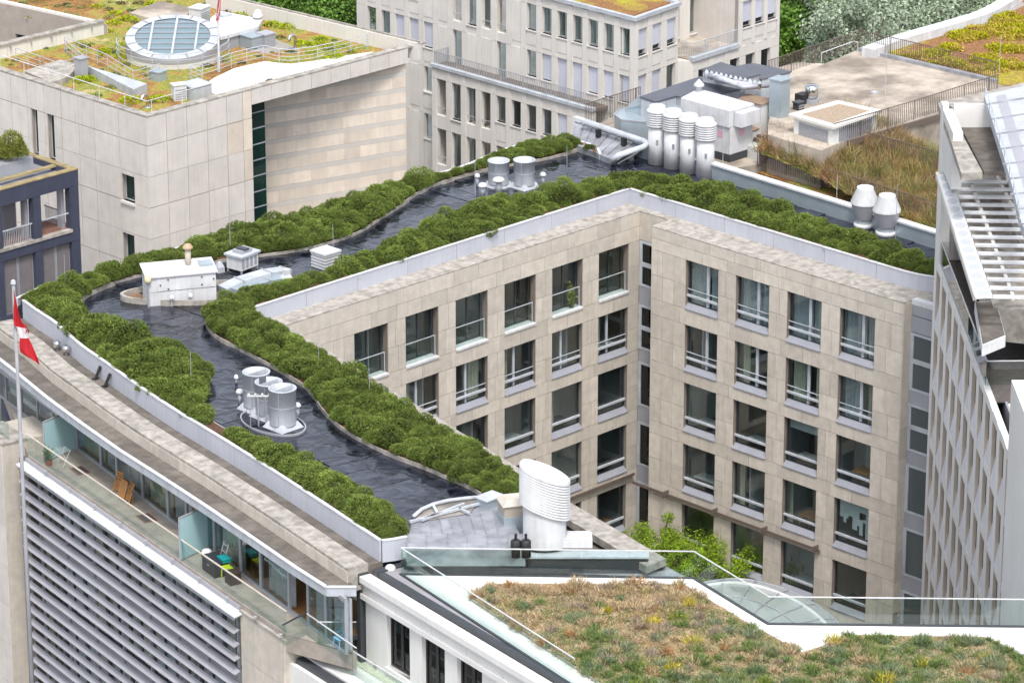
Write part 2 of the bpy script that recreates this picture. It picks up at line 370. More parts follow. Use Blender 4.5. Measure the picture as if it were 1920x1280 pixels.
def clad(F,ops,T,H,u0,u1,vis):
    rest=MB()
    us=sorted({(o[0],o[1]) for o in ops})
    for ci,c in enumerate(courses(T,H,22.6)):
        z0,z1=c[1],c[2]; seg=[]
        if c[0]=='w':
            e=[u0]+[x for p in us for x in p]+[u1]
            for k in range(0,len(e),2):
                a,b=e[k],e[k+1]
                if b-a<.15: continue
                if b-a>.9:
                    nn=max(2,round((b-a)/.75)); off=.42 if (ci+k//2)%2 else .58
                    if nn==2: cuts=[a,a+(b-a)*off,b]
                    else: cuts=[a+(b-a)*q/nn for q in range(nn+1)]
                    seg+=list(zip(cuts,cuts[1:]))
                else: seg.append((a,b))
        else:
            cuts=[u0]; 
            for p in us:
                cuts+= [p[0]-.35,(p[0]+p[1])/2] if c[0]=='s' else [(p[0]+p[1])/2+(.5 if ci else 0), p[1]+.62+(.5 if ci else 0)]
            cuts=[q for q in cuts if u0<=q<=u1-.3]+[u1]; cuts=sorted(cuts); cuts=[q for k,q in enumerate(cuts) if k==0 or q-cuts[k-1]>.3 or q==u1]
            seg=list(zip(cuts,cuts[1:]))
        for a,b in seg:
            p=PX(*F.P((a+b)/2,0,(z0+z1)/2))
            if vis(*p): panel(MAIN,F,a,b,z0,z1,M['stone']); NP[0]+=1
            else: rest.fbox(F,a+.011,0,z0+.011,b-.011,.05,z1-.011)
    if rest.v: rest.build('stone_panels_below',M['stone'],MAIN,kind='stuff')
clad(FL,lop,LT,LH,-26,1.42,lambda x,y: y<600+(x-540)*.64 and y<1000 and x>545)
clad(FR,rop,RT,RT and LH,2.2,19.5,lambda x,y: y<1110)
for (a,b,z0,z1,i,j) in lop:
    p=PX(*FL.P(b,0,z1)); 
    if p[1]>600+(p[0]-540)*.66 or p[1]>1010: MB().fbox(FL,a,.3,z0,b,.34,z1).build('dark_pane',M['dark'],MAIN); continue
    k='loggia' if j==0 else ('two_l' if j==1 else 'one')
    window(MAIN,FL,a,z0,b-a,z1-z0,k,curtain=None if j!=1 else random.choice([None,(.05,.3),(.6,.95)]))
for (a,b,z0,z1,i,j) in rop:
    p=PX(*FR.P(a,0,z1))
    if p[1]>1120: MB().fbox(FR,a,.3,z0,b,.34,z1).build('dark_pane',M['dark'],MAIN); continue
    cu='net' if j==0 else ({1:None,2:(.10,.30),3:(.05,.42),4:(.06,.5)}[i] if j==1 else {(2,3):(.04,.2),(3,3):(.03,.14),(3,2):None}.get((i,j)))
    o=window(MAIN,FR,a,z0,b-a,z1-z0,'two_r' if j<2 else 'one',curtain=cu)
    if j==1 and i>2: put(curtain_mesh((b-a)*.70,(b-a)*.96,.1,z1-z0-.05,.55,M['curtain_c']),'curtain',o,local=True)
# notch between the two walls, end pier and the set-back glazed strip
FN=Fac(1.42,0,-90)
MB().box(1.40,-2.3,0,1.75,-.02,LT[0]-20.9).build('corner_wall',M['grey_metal'],MAIN)
MB().box(1.42,-2.2,21.05,1.8,.0,22.6).build('corner_wall',M['stone'],MAIN)
m=MB(); m.box(.05,-2.52,0,1.42,-2.2,22.59); m.build('corner_return',M['stone'],MAIN)
def strip(F,u0,u1,rows,gl,dep=0.0,nm='strip_window'):
    """stacked panes with metal bars: rows=(z0,z1,kind)"""
    for z0,z1,k in rows:
        if k=='panel': MB().fbox(F,u0,dep-.02,z0,u1,dep+.1,z1).build('spandrel_panel',M['grey_metal'],MAIN); continue
        f=MB(); f.fbox(F,u0,dep-.05,z0,u1,dep+.06,z0+.12).fbox(F,u0,dep-.05,z1-.12,u1,dep+.06,z1).fbox(F,u0,dep-.05,z0+.12,u0+.2,dep+.06,z1-.12)
        o=f.build(nm,M['light_metal'],MAIN); MB().fbox(F,u0+.2,dep,z0+.12,u1,dep+.015,z1-.12).build('pane',gl,o)
rows=[]
for j in range(6):
    t=LT[j]; mid=t-1.3
    if j<2: rows+=[(mid,t,'w'),(t-2.55,mid,'w'),(LT[j+1],t-2.55,'panel')]
    else: rows+=[(t-2.55,t,'w'),((LT[j+1] if j<5 else 0),t-2.55,'panel')]
strip(FN,.04,2.2,rows,M['glass_dark'])
MB().box(1.75,-2.2,0.2,1.8,0,21).build('strip_backing',M['room'],MAIN)
# right-hand strip, set back behind the pier
FS=Fac(.62,-19.55,-90)
[MB().box(.01,-19.54,z_,.70,-19.503,min(z_+1.7,22.58)).build('stone_panel',M['stone'],MAIN) for z_ in np.arange(5.6,22.5,1.712)]
MB().fbox(FS,0,-.03,22.45,3.4,.35,22.72).build('strip_coping',M['white'],MAIN)
rows=[(21.9,22.45,'panel'),(21.0,21.85,'panel')]
for j in range(6):
    t=RT[j]-.6 if j else 20.95
    n=RT[j+1]-.6 if j<5 else 0
    if j<2: rows+=[((t+n)/2+.42,t,'w'),(n+.75,(t+n)/2+.42,'w'),(n,n+.75,'panel')]
    else: rows+=[(n+.85,t,'w'),(n,n+.85,'panel')]
strip(FS,0,3.4,rows,M['glass_strip'])
MB().fbox(FS,-.0,.5,0.2,3.4,.55,22.3).build('strip_backing',M['room'],MAIN)
# gutter channel with brackets over the ground floor
m=MB(); m.fbox(FR,1.2,-.24,7.66,14.6,-.20,7.82).fbox(FR,1.2,-.20,7.66,14.6,-.05,7.69); m.fbox(FL,-26,-.24,7.52,1.0,-.20,7.68).fbox(FL,-26,-.20,7.52,1,-.05,7.55)
gu=m.build('gutter_channel',M['brownsteel'],MAIN)
for i in range(4):
    b=MB(); uu=3.7+SP*i; b.fbox(FR,uu,-.5,7.62,uu+.06,-.05,7.98); b.build('bracket',M['brownsteel'],gu)
# coping ledges
MB().prism([(-24.02,.0),(1.42,.0),(1.42,-2.2),(.0,-2.2),(0,-19.5),(.62,-19.5),(.62,-23),(2.3,-23),(2.1,1.5),(-25.3,1.5)],22.595,22.66).build('coping',M['ledge'],MAIN)
INL=[(-25.1,1.36),(-30.62,-21.2),(-31.3,-24.0)]          # inner fascia line of the left wing
LED=[(-24.02,.02),(-29.3,-21.53),(-30.48,-25.65),(-32.1,-33.0)]
MB().prism(LED+[(-33.3,-33.0),(-31.7,-25.9),(-30.55,-21.2),(-25.0,1.2)],22.3,22.63).build('coping',M['ledge'],MAIN)
m=MB()
for a,b in zip(LED,LED[1:]): m.poly((a[0],a[1],0),(b[0],b[1],0),(b[0],b[1],22.3),(a[0],a[1],22.3))
m.build('courtyard_wall',M['stone'],MAIN)
# roof outlines, surveyed at fascia-top level
ZF=23.52; ZS=23.28; ZM=23.02
OUTL=[U2(x,y,ZF) for x,y in [(45,561),(72,581),(109,604),(152,645),(193,672),(240,706),(319,760),(400,808),(484,860),(600,935),(717,1012)]]
OUTL=smoothpl(OUTL,1)
END=[U2(717,1012,ZF),U2(762,1003,ZF)]
BACK=[U2(x,y+3,24.2) for x,y in [(1092,262),(1087,250),(1060,243),(1010,246),(960,262),(900,288),(850,303),(800,312),(740,328),(690,345),(640,362),(560,388),(480,402),(420,420),(345,447),(290,462),(215,482),(160,505),(110,512),(60,535)]]
BACK=offs(BACK,-.95)
RF=[(2.05,1.36),(1.95,-18.45),(2.35,-19.6),(2.6,-23)]
LF=[(-25.1,1.36),(2.05,1.36)]
roofpoly=OUTL+[END[1],(-36.6,-25.6),(-31.4,-24.3)]+INL[::-1]+LF[1:]+RF[1:]+[(7.3,-23),(7.3,-15.5),(7.9,5.6),(6.3,9.2)]+BACK

# membrane sheets: lapped strips across each wing
mm=bpy.data.materials.new('wet_membrane'); mm.use_nodes=True
n=mm.node_tree.nodes; l=mm.node_tree.links; b=n['Principled BSDF']; b.inputs['Specular IOR Level'].default_value=.5
geo=n.new('ShaderNodeNewGeometry'); t1=n.new('ShaderNodeTexNoise'); t1.inputs['Scale'].default_value=.55; t1.inputs['Detail'].default_value=3
t2=n.new('ShaderNodeTexNoise'); t2.inputs['Scale'].default_value=1.1; t2.inputs['Detail'].default_value=2.2; t2.inputs['Distortion'].default_value=.8
for t in (t1,t2): l.new(geo.outputs['Position'],t.inputs['Vector'])
oi=n.new('ShaderNodeObjectInfo')
mr=n.new('ShaderNodeMapRange'); mr.inputs[1].default_value=.35; mr.inputs[2].default_value=.65; mr.inputs[3].default_value=.05; mr.inputs[4].default_value=.20; l.new(t1.outputs[0],mr.inputs[0]); l.new(mr.outputs[0],b.inputs['Roughness'])
cr=n.new('ShaderNodeValToRGB'); cr.color_ramp.elements[0].position=.32; cr.color_ramp.elements[0].color=(.004,.005,.010,1); cr.color_ramp.elements[1].position=.72; cr.color_ramp.elements[1].color=(.034,.038,.055,1)
ad=n.new('ShaderNodeMath'); ad.operation='MULTIPLY_ADD'; ad.inputs[1].default_value=.25; l.new(oi.outputs['Random'],ad.inputs[0]); sb=n.new('ShaderNodeMath'); sb.operation='SUBTRACT'; sb.inputs[1].default_value=.12; l.new(t2.outputs[0],sb.inputs[0]); l.new(sb.outputs[0],ad.inputs[2]); l.new(ad.outputs[0],cr.inputs[0]); l.new(cr.outputs[0],b.inputs['Base Color'])
bp=n.new('ShaderNodeBump'); bp.inputs['Distance'].default_value=.06; bp.inputs['Strength'].default_value=1; l.new(t2.outputs[0],bp.inputs['Height']); l.new(bp.outputs[0],b.inputs['Normal'])
M['membrane']=mm
MB().prism(roofpoly,22.2,ZM).build('roof_deck',mm,MAIN)
def sheets(o,d,length,wdt,n,step,z):
    """n overlapping sheets: start o, running direction d, laid sideways"""
    d=Vector(d).normalized(); q=Vector((-d.y,d.x))
    k=0
    for i in range(n):
        off=0; s=random.uniform(0,3)
        while off<length:
            L=min(random.uniform(2.2,4) if off else .6+s*.6,length-off)
            p=Vector(o)+q*(i*step)+d*off
            t=random.uniform(-.004,.004); zz=z+.004*((i+k)%3)
            pts=[p,p+d*(L+.04),p+d*(L+.04)+q*(step+.06),p+q*(step+.06)]
            c=p+d*L/2+q*step/2
            if inside(c.x,c.y,roofpoly) and all(inside(pt.x,pt.y,roofpoly) and dedge(pt.x,pt.y,roofpoly)>.1 for pt in pts):
                m=MB(); z0=zz; hts=[z0+random.uniform(0,.028) for _ in range(4)]
                top=[(pt.x,pt.y,h) for pt,h in zip(pts,hts)]; m.poly(*top)
                for a in range(4): 
                    e,f=top[a],top[(a+1)%4]; m.poly((e[0],e[1],ZM-.05),(f[0],f[1],ZM-.05),f,e)
                m.build('membrane_sheet',M['membrane'],MAIN); k+=1
            off+=L
sheets((-40.9,-26),(1,-.16,),11.5,1,34,1.05,ZM+.02)
sheets((-24.5,1.6),(0,1),9.5,1,1,1,ZM+.02)
sheets((8.8,1.5),(0,1),10.5,1,34,1.05,ZM+.05)
sheets((1.9,-22.9),(1,0),5.6,1,23,1.05,ZM+.035)
# fascia panels
def fascia(pts,step,side,z0,z1,nm='fascia_panel',th=.10):
    q=resample(pts,step/4)
    for i in range(0,len(q)-1,4):
        seg=q[i:i+5]
        if len(seg)<2: continue
        # leave an open joint
        a,b=Vector(seg[0]),Vector(seg[1]); seg[0]=tuple(a+(b-a).normalized()*.012); a,b=Vector(seg[-1]),Vector(seg[-2]); seg[-1]=tuple(a+(b-a).normalized()*.012)
        seg=offs(seg,side*th/2)
        m=MB(); m.ribbon(seg,th/2,z0,z1-.05)
        o=m.build(nm,M['fascia'],MAIN); c=MB(); c.ribbon(seg,th/2+.03,z1-.05,z1); c.build('cap',M['white'],o)
fascia(OUTL+[END[1]],2.55,-1,22.5,ZF)
fascia(LF,3.5,-1,22.6,ZF); fascia(RF,3.5,-1,22.6,ZF)
fascia(BACK,3.5,-1,20.5,23.45); fascia(INL,3.5,1,22.6,23.15)
# outer parapet of the right wing with white coping
RP=[(7.9,6.2),(7.8,.6),(7.2,-15.5),(7.0,-23)]
MB().ribbon(offs(RP,-.2),.16,22.2,23.85).build('parapet',M['galv'],MAIN); MB().ribbon(offs(RP,-.2),.24,23.85,23.95).build('parapet_coping',M['white'],MAIN)
# ---------------- planting beds ----------------
def bed(pl,curb,z=ZS):
    k=len(curb); m=MB(); hi=23.46; lo=23.19
    # soil bank rising from the edging to the parapet
    ins=offs(curb,.0); other=pl[k:]
    m.poly(*([(p[0],p[1],lo) for p in pl[:k]]+[(p[0],p[1],hi) for p in other])); m.build('planting_bed',M['soil'],MAIN)
    MB().ribbon(curb,.03,ZM-.05,lo+.05).build('bed_edging',M['ledge'],MAIN)
ZC=23.24
c1=smoothpl([U2(x,y,ZC) for x,y in [(1087,276),(1043,292),(976,304),(915,314),(875,326),(828,339),(791,354.5),(764,373),(741,391),(707,411),(684,428),(640,447),(571,465),(504,475),(437,482),(386,492),(336,500),(269,512),(218,526),(185,539),(161,551),(150,563),(160,584),(185,612)]],2)
c2=smoothpl([U2(x,y,ZC) for x,y in [(185,612),(235,632),(300,650),(350,664),(384,690),(390,712),(383,732),(381,752),(388,774),(398,788)]],2)
c3=smoothpl([U2(x,y,ZC) for x,y in [(398,788),(436,812),(500,836),(560,862),(625,897),(690,935),(722,955),(745,975),(762,998)]],2)
c4=smoothpl([U2(x,y,ZC) for x,y in [(914,931),(882,910),(841,892),(794,872),(734,850),(680,825),(640,799.6),(621,783),(601,762),(591,742),(571,720),(537,699),(504,680),(470,662),(437,645),(403,628),(386,608),(388,586),(430,563),(500,545),(560,533),(640,508),(700,477),(760,445),(830,414),(900,390),(1000,374),(1100,351),(1190,335),(1225,335),(1330,353),(1400,374),(1480,401),(1530,423),(1600,440),(1700,479),(1765,507)]],2)
def inset(pl,d,closed=False): return offs(pl,d,closed)
oi_=inset(OUTL,.14); 
def nearest(pl,p): return min(range(len(pl)),key=lambda i:(pl[i][0]-p[0])**2+(pl[i][1]-p[1])**2)
kA=nearest(oi_,c2[0]); kB=nearest(oi_,c3[0])
bk=inset(BACK,.14)
b1=c1+oi_[:kA+1][::-1]+bk[::-1]
b2=c2+oi_[kA:kB+1][::-1]
b3=c3+oi_[kB:][::-1]
inn=inset(INL,-.14)
b4=c4+[(2.2,-19.5),(2.1,-18.3),(2.2,1.5)]+[(-25.2,1.52)]+[(-30.77,-21.2),(-31.7,-25.4)]
for pl,cb in ((b1,c1),(b2,c2),(b3,c3),(b4,c4)): bed(pl,cb)
# ---------------- foliage kit ----------------
def tris_mesh(name,V,mt,cols=None,vper=3):
    """V: (n,vper,3) array of separate triangles/quads"""
    n=len(V); me=bpy.data.meshes.new(name); me.vertices.add(n*vper); me.vertices.foreach_set('co',V.astype(np.float32).ravel())
    me.loops.add(n*vper); me.loops.foreach_set('vertex_index',np.arange(n*vper,dtype=np.int32))
    me.polygons.add(n); me.polygons.foreach_set('loop_start',np.arange(0,n*vper,vper,dtype=np.int32))
    if cols is not None:
        at=me.color_attributes.new('Col','FLOAT_COLOR','POINT'); c=np.ones((n,vper,4),np.float32); c[:,:,:3]=cols[:,None,:]; at.data.foreach_set('color',c.ravel())
    me.update(calc_edges=True); me.materials.append(mt); return me
def unit(v): return v/np.maximum(np.linalg.norm(v,axis=-1,keepdims=True),1e-9)
def blades(P,D,L,W,rng):
    """triangular blades at P pointing along D"""
    D=unit(D); s=unit(np.cross(D,rng.normal(size=D.shape))); L=np.asarray(L).reshape(-1,1); W=np.asarray(W).reshape(-1,1)
    return np.stack([P-s*W/2,P+s*W/2,P+D*L],1)
M['juniper']=mat('juniper_needles',(1,1,1),.7,.30,1.1,attr='Col',island=.36,obr=.26,spec=.2,trans=.12)
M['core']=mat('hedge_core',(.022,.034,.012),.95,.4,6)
M['twig']=mat('twig',(.10,.06,.04),.9,.2,8)
BUSH=[]
def make_bush(seed,nt=1500,nb=6):
    r=np.random.default_rng(seed); lob=unit(r.normal(size=(9,3))+[0,0,.5]); amp=r.uniform(.08,.42,9)
    def rad(d): return .80+ (np.exp(6*(d@lob.T-1))*amp).sum(-1)
    d=unit(r.normal(size=(nt*2,3))); d=d[d[:,2]>-.25][:nt]; rr=rad(d)*r.uniform(.84,1.06,len(d))
    P=d*rr[:,None]; P=np.repeat(P,nb,0); dd=np.repeat(d,nb,0)
    D=dd*.75+r.normal(size=dd.shape)*.62+[0,0,.3]
    L=r.uniform(.09,.21,len(P)); W=r.uniform(.03,.065,len(P))
    st=r.random(len(P))<.03; L[st]*=1.9
    V=blades(P,D,L,W,r)
    t=np.repeat(r.random(len(d)),nb); base=np.array([.128,.186,.034]); alt=np.array([.250,.300,.078]); deep=np.array([.058,.100,.024])
    cols=base+(alt-base)*np.clip(t*1.7-.9,0,1)[:,None]+(deep-base)*np.clip(.5-t*1.6,0,1)[:,None]*1.6
    br=r.random(len(P))<.05; cols[br]=[.12,.075,.03]
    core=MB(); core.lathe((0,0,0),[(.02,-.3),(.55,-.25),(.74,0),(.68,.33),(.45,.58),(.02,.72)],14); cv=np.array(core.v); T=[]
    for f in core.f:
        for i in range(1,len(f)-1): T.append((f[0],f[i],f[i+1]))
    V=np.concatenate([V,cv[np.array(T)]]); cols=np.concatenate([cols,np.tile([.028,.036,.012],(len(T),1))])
    return tris_mesh('bush',V,M['juniper'],cols),None
for k in range(9): BUSH.append(make_bush(100+k))
NBUSH=[0]; FAS=[OUTL,LF,RF]
def hedge(label,pl,cond,rmin=.42,rmax=.80,zb=ZS,sp=.52,h=.78,edge=.72):
    pts=[]; xs=[p[0] for p in pl]; ys=[p[1] for p in pl]; x0,x1,y0,y1=min(xs),max(xs),min(ys),max(ys)
    for it in range(40000):
        x,y=random.uniform(x0,x1),random.uniform(y0,y1)
        if not cond(x,y) or not inside(x,y,pl): continue
        r=random.uniform(rmin,rmax)*(1 if it<12000 else .78 if it<28000 else .6); de=dedge(x,y,pl)
        if de<edge*r*(1 if it<28000 else .75): continue
        if min(dedge(x,y,q,False) for q in FAS)<r*.85+.05: continue
        if all((x-a)**2+(y-b)**2>(sp*(r+c))**2 for a,b,c in pts): pts.append((x,y,r))
    cx=sum(p[0] for p in pts)/len(pts); cy=sum(p[1] for p in pts)/len(pts)
    T=thing('hedge',label,'hedge',(cx,cy,zb),group='clipped juniper hedges in the roof beds')
    for x,y,r in pts:
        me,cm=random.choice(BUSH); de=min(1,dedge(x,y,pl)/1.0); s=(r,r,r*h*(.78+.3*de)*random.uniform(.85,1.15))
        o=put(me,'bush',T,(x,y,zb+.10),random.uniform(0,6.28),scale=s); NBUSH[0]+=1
    return T
a0=U2(205,500,ZF)
SP1=U2(640,405,ZF); SP2=U2(850,330,ZF)
PN=U2(402,800,ZF)
def pxx(x,y): return PX(x,y,ZF)[0]
hedge('long hedge along the back edge of the roof, ending beside the sloped metal roof',b1,lambda x,y: pxx(x,y)>640)
hedge('hedge curving behind the white plant housing, in front of the pale stone building',b1,lambda x,y: 205<pxx(x,y)<=640)
hedge('blurred hedge round the rounded left tip of the roof, behind the red flag',b1,lambda x,y: pxx(x,y)<=205)
hedge('broad bulging hedge on the left edge of the roof, left of the three grey vents',b2,lambda x,y:math.hypot(x-PN[0],y-PN[1])>1.0,rmin=.55,rmax=1.0,h=.8)
hedge('hedge ending in round bushes beside the standing seam metal roof',b3,lambda x,y:math.hypot(x-PN[0],y-PN[1])>1.0,rmin=.55,rmax=.95)
hedge('hedge on the courtyard side running from the white housing down to the big oval vent',b4,lambda x,y: y<1.2 and x<-20)
hedge('hedge above the left courtyard wall, between its pale fascia and the two grey vents',b4,lambda x,y: y>=1.2 and x<1.5)
hedge('hedge above the right courtyard wall, in front of the two cone vents',b4,lambda x,y: x>=1.5)
# ---------------- roof equipment on the courtyard building ----------------
def base_at(px,py,z=ZM+.05): return U(px,py,z)
# vertical drum vents on square skirts
def drum(label,px,py,r,h,grp,skirt=True,baffle=True):
    c=base_at(px,py); T=thing('drum_vent',label,'roof vent',c,group=grp)
    if skirt:
        m=MB(); a=r*1.08; n=len(m.v); q=.78*r
        m.v=[(c[0]-a,c[1]-a,c[2]),(c[0]+a,c[1]-a,c[2]),(c[0]+a,c[1]+a,c[2]),(c[0]-a,c[1]+a,c[2])]+[(c[0]-q,c[1]-q,c[2]+.30),(c[0]+q,c[1]-q,c[2]+.30),(c[0]+q,c[1]+q,c[2]+.30),(c[0]-q,c[1]+q,c[2]+.30)]
        m.f=[(0,1,5,4),(1,2,6,5),(2,3,7,6),(3,0,4,7),(4,5,6,7)]; m.build('skirt',M['light_metal'],T)
    MB().lathe(c,[(r,.18),(r,h-.06),(r+.03,h-.05),(r+.03,h),(r-.03,h),(r-.03,.6)],28,cap=False).build('drum',M['light_metal'],T,True)
    MB().lathe(c,[(.02,.75),(r-.03,.75)],20,cap=False).build('inner_plate',M['grey_metal'],T)
    for zz in (.2,h*.55): MB().lathe(c,[(r+.004,zz),(r+.012,zz+.02),(r+.004,zz+.04)],28,cap=False).build('band',M['alu'],T)
    for k in range(16):
        aa=k*math.pi/8; MB().box(c[0]+(r+.01)*math.cos(aa)-.02,c[1]+(r+.01)*math.sin(aa)-.02,c[2]+.21,c[0]+(r+.01)*math.cos(aa)+.02,c[1]+(r+.01)*math.sin(aa)+.02,c[2]+.25).build('bolt',M['grey_metal'],T) if k%2 else None
    aa=R(-150); MB().box(c[0]+r*math.cos(aa)-.012,c[1]+r*math.sin(aa)-.012,c[2]+.2,c[0]+r*math.cos(aa)+.012,c[1]+r*math.sin(aa)+.012,c[2]+h-.06).build('seam',M['alu'],T)
    if baffle: MB().box(c[0]-r+.03,c[1]-.012,c[2]+.7,c[0]+r-.03,c[1]+.012,c[2]+h-.02).build('baffle',M['light_metal'],T)
    return T
g3='grey drum vents on the left arm of the roof'
drum('grey drum vent farthest back of the three on the left roof arm',482,766,.62,1.85,g3)
drum('grey drum vent in the middle of the three, behind the small pipe frame',505,780,.62,1.72,g3)
drum('grey drum vent nearest the viewer of the three on the left roof arm',531,800,.62,1.92,g3)
g2='pair of grey drum vents at the back of the roof'
drum('left grey drum vent of the pair at the back hedge',935,349,.58,1.48,g2,baffle=False)
drum('right grey drum vent of the pair at the back hedge',983,351,.58,1.58,g2,baffle=False)
# curb dish under the three vents
c=base_at(512,793); MB().lathe((c[0],c[1],ZM+.03),[(1.95,0),(1.95,.10),(1.87,.10),(1.87,.02)],40,sx=1.0,sy=.62,rot=R(-95),cap=False).build('vent_curb',M['grey_metal'],MAIN)
# small cowls
def cowl(label,px,py,h=.6,r=.11):
    c=base_at(px,py); T=thing('vent_cowl',label,'vent pipe',c,group='small white vent pipes with caps')
    MB().lathe(c,[(r*.6,0),(r*.6,h)],12).build('pipe',M['light_metal'],T,True); MB().lathe(c,[(r*1.1,h-.06),(r*1.2,h),(r*.8,h+.12),(.02,h+.16)],12).build('cap',M['white'],T,True)
for lb,px,py,h,r in [('white capped pipe left of the three grey drum vents',450,757,.6,.16),('small white capped pipe just behind the leftmost drum vent',462,752,.5,.13),('white capped pipe right of the nearest drum vent',558,783,.6,.15),('low white cowl on the membrane left of the three drum vents',443,719,.3,.1),
    ('white capped pipe left of the back pair of drum vents',895,350,.6,.14),('short white cowl in front of the back pair of drum vents',935,362,.75,.3),('low white cowl left of the back pair of drum vents',905,366,.55,.22),('white capped pipe right of the back pair of drum vents',1018,346,.55,.16),
    ('first tiny white pipe cap beside the right wing parapet',1547,391,.4,.12),('second tiny white pipe cap beside the right wing parapet',1556,390,.4,.12),('white capped pipe left of the two cone vents',1588,405,.5,.18),('short white capped pipe touching the left cone vent',1598,409,.45,.16)]: cowl(lb,px,py,h,r)
# pipe frame in front of the vents
c=base_at(485,798); T=thing('pipework','thin grey pipe frame with valves standing before the drum vents','pipe frame',c)
MB().tube([(c[0],c[1],c[2]),(c[0],c[1],c[2]+1.55)],.04).build('post',M['alu'],T); MB().tube([(c[0]+.25,c[1]-.25,c[2]),(c[0]+.25,c[1]-.25,c[2]+1.5)],.04).build('post',M['alu'],T)
MB().tube([(c[0]-.35,c[1]+.35,c[2]+1.45),(c[0]+.45,c[1]-.45,c[2]+1.45)],.045).build('cross_pipe',M['white'],T)
for k in range(4): MB().lathe((c[0]-.3+.22*k,c[1]+.3-.22*k,c[2]+1.45),[(.06,0),(.06,.12),(.02,.14)],8).build('valve',M['white'],T)
# cone vents on the right wing
def conevent(label,px,py,s=1):
    c=base_at(px,py); T=thing('cone_vent',label,'roof vent',c,group='white and grey cone vents on the right wing')
    MB().lathe(c,[(.55*s,0),(.55*s,.22)],26).build('base_collar',M['white'],T,True)
    MB().lathe(c,[(.42*s,.22),(.44*s,.5),(.50*s,.55)],26,cap=False).build('neck',M['light_metal'],T,True)
    MB().lathe(c,[(.50*s,.5),(.73*s,1.32)],28,cap=False).build('lower_cone',M['alu'],T,True)
    MB().lathe(c,[(.745*s,1.32),(.745*s,1.42),(.44*s,2.12),(.44*s,2.2),(.40*s,2.2),(.40*s,1.9)],28,cap=False).build('upper_cone',M['white'],T,True)
    MB().lathe(c,[(.02,1.95),(.41*s,1.95)],16,cap=False).build('inner_plate',M['grey_metal'],T)
conevent('left of the two white cone vents on the right wing',1620,425)
conevent('right of the two white cone vents, nearest the lattice building',1661,440)
# louvred box vent
def boxvent(name,label,px,py,w,d,h,rz=0,mt='white'):
    c=base_at(px,py); T=thing(name,label,'roof vent',c); F=Fac(c[0],c[1],rz)
    MB().fbox(F,-w/2,-d/2,c[2],w/2,d/2,c[2]+h*.86).build('core',M['grey_metal'],T)
    n=5
    for k in range(n):
        z=c[2]+h*.86*k/n; m=MB(); e=.06
        m.fbox(F,-w/2-e,-d/2-e,z+.03,w/2+e,d/2+e,z+h*.86/n*.72); m.build('slat',M[mt],T)
    z=c[2]+h*.86; m=MB(); P=[F.P(x,y,z) for x,y in ((-w/2-.1,-d/2-.1),(w/2+.1,-d/2-.1),(w/2+.1,d/2+.1),(-w/2-.1,d/2+.1))]; Q=[(p[0],p[1],z+.1) for p in P]; ap=F.P(0,0,z+h*.22)
    for i in range(4): m.poly(P[i],P[(i+1)%4],Q[(i+1)%4],Q[i]).poly(Q[i],Q[(i+1)%4],ap)
    m.build('lid',M[mt],T)
boxvent('box_vent','white louvred box vent with shallow pyramid lid beside the courtyard hedge',611,500,.95,.95,.95)
# white plant housing with lean-to top
A=U(278,575,ZM+.05); B=U(406,563,ZM+.05)
F=Fac.two(A,B); L=math.hypot(B[0]-A[0],B[1]-A[1]); T=thing('plant_housing','white metal roof plant housing with hatches and a chimney pipe','plant housing',A)
H=1.62; Dp=1.4
pf=[(0,0,A[2]),(L,0,A[2]),(L,0,A[2]+H-.12),(0,0,A[2]+H-.12)]; pb=[(0,Dp,A[2]),(L,Dp,A[2]),(L,Dp,A[2]+H+.10),(0,Dp,A[2]+H+.10)]
m=MB(); f=[F.P(*p) for p in pf]; k=[F.P(*p) for p in pb]
m.poly(*f).poly(*k[::-1]).poly(f[0],f[3],k[3],k[0]).poly(f[1],k[1],k[2],f[2]).poly(f[3],f[2],k[2],k[3]); m.build('casing',M['white'],T)
m=MB(); e=.10; q=[F.P(u,d,z) for u,d,z in ((-e,-e,A[2]+H-.13),(L+e,-e,A[2]+H-.13),(L+e,Dp+e,A[2]+H+.11),(-e,Dp+e,A[2]+H+.11))]; q2=[(p[0],p[1],p[2]+.07) for p in q]
m.poly(*q[::-1]).poly(*q2)
for i in range(4): m.poly(q[i],q[(i+1)%4],q2[(i+1)%4],q2[i])
m.build('lid',mat('dusty_white_metal',(.56,.54,.57),.5,.1,1),T)
MB().fbox(F,.02,-.012,A[2]+.72,L-.02,-.001,A[2]+.732).build('seam',M['grey_metal'],T)
h=MB().fbox(F,.48,-.03,A[2]+.76,L-.05,-.002,A[2]+1.4).build('hatch',M['white'],T)
for u,z in ((.6,1.05),(1.0,1.3),(1.0,.82),(2.7,1.3),(2.7,.9),(3.3,1.15)): MB().fbox(F,u,-.07,A[2]+z,u+.07,-.031,A[2]+z+.06).build('latch',M['dark'],h)
for u in (1.15,2.1):
    p=F.P(u,-.25,A[2]); o=MB().tube([p,(p[0],p[1],p[2]+.45)],.03).build('bollard_post',M['light_metal'],T); MB().lathe((p[0],p[1],p[2]+.42),[(.13,0),(.13,.06),(.05,.2),(.05,.32)],10).build('cap',M['white'],o)
p=F.P(2.25,.9,A[2]+H-.05); o=MB().tube([p,(p[0],p[1],p[2]+1.0)],.15,12).build('chimney',mat('beige_pipe',(.46,.42,.34),.5),T,True); MB().lathe((p[0],p[1],p[2]+1.0),[(.15,-.05),(.26,.0),(.26,.06),(.16,.2),(.05,.24)],12).build('cap',mat('rusty_cap',(.42,.30,.20),.6),o)
p=F.P(3.05,.9,A[2]+H); m=MB(); m.fbox(F,2.75,.5,A[2]+H-.02,3.45,1.2,A[2]+H+.16); m.build('skylight',M['galv'],T)
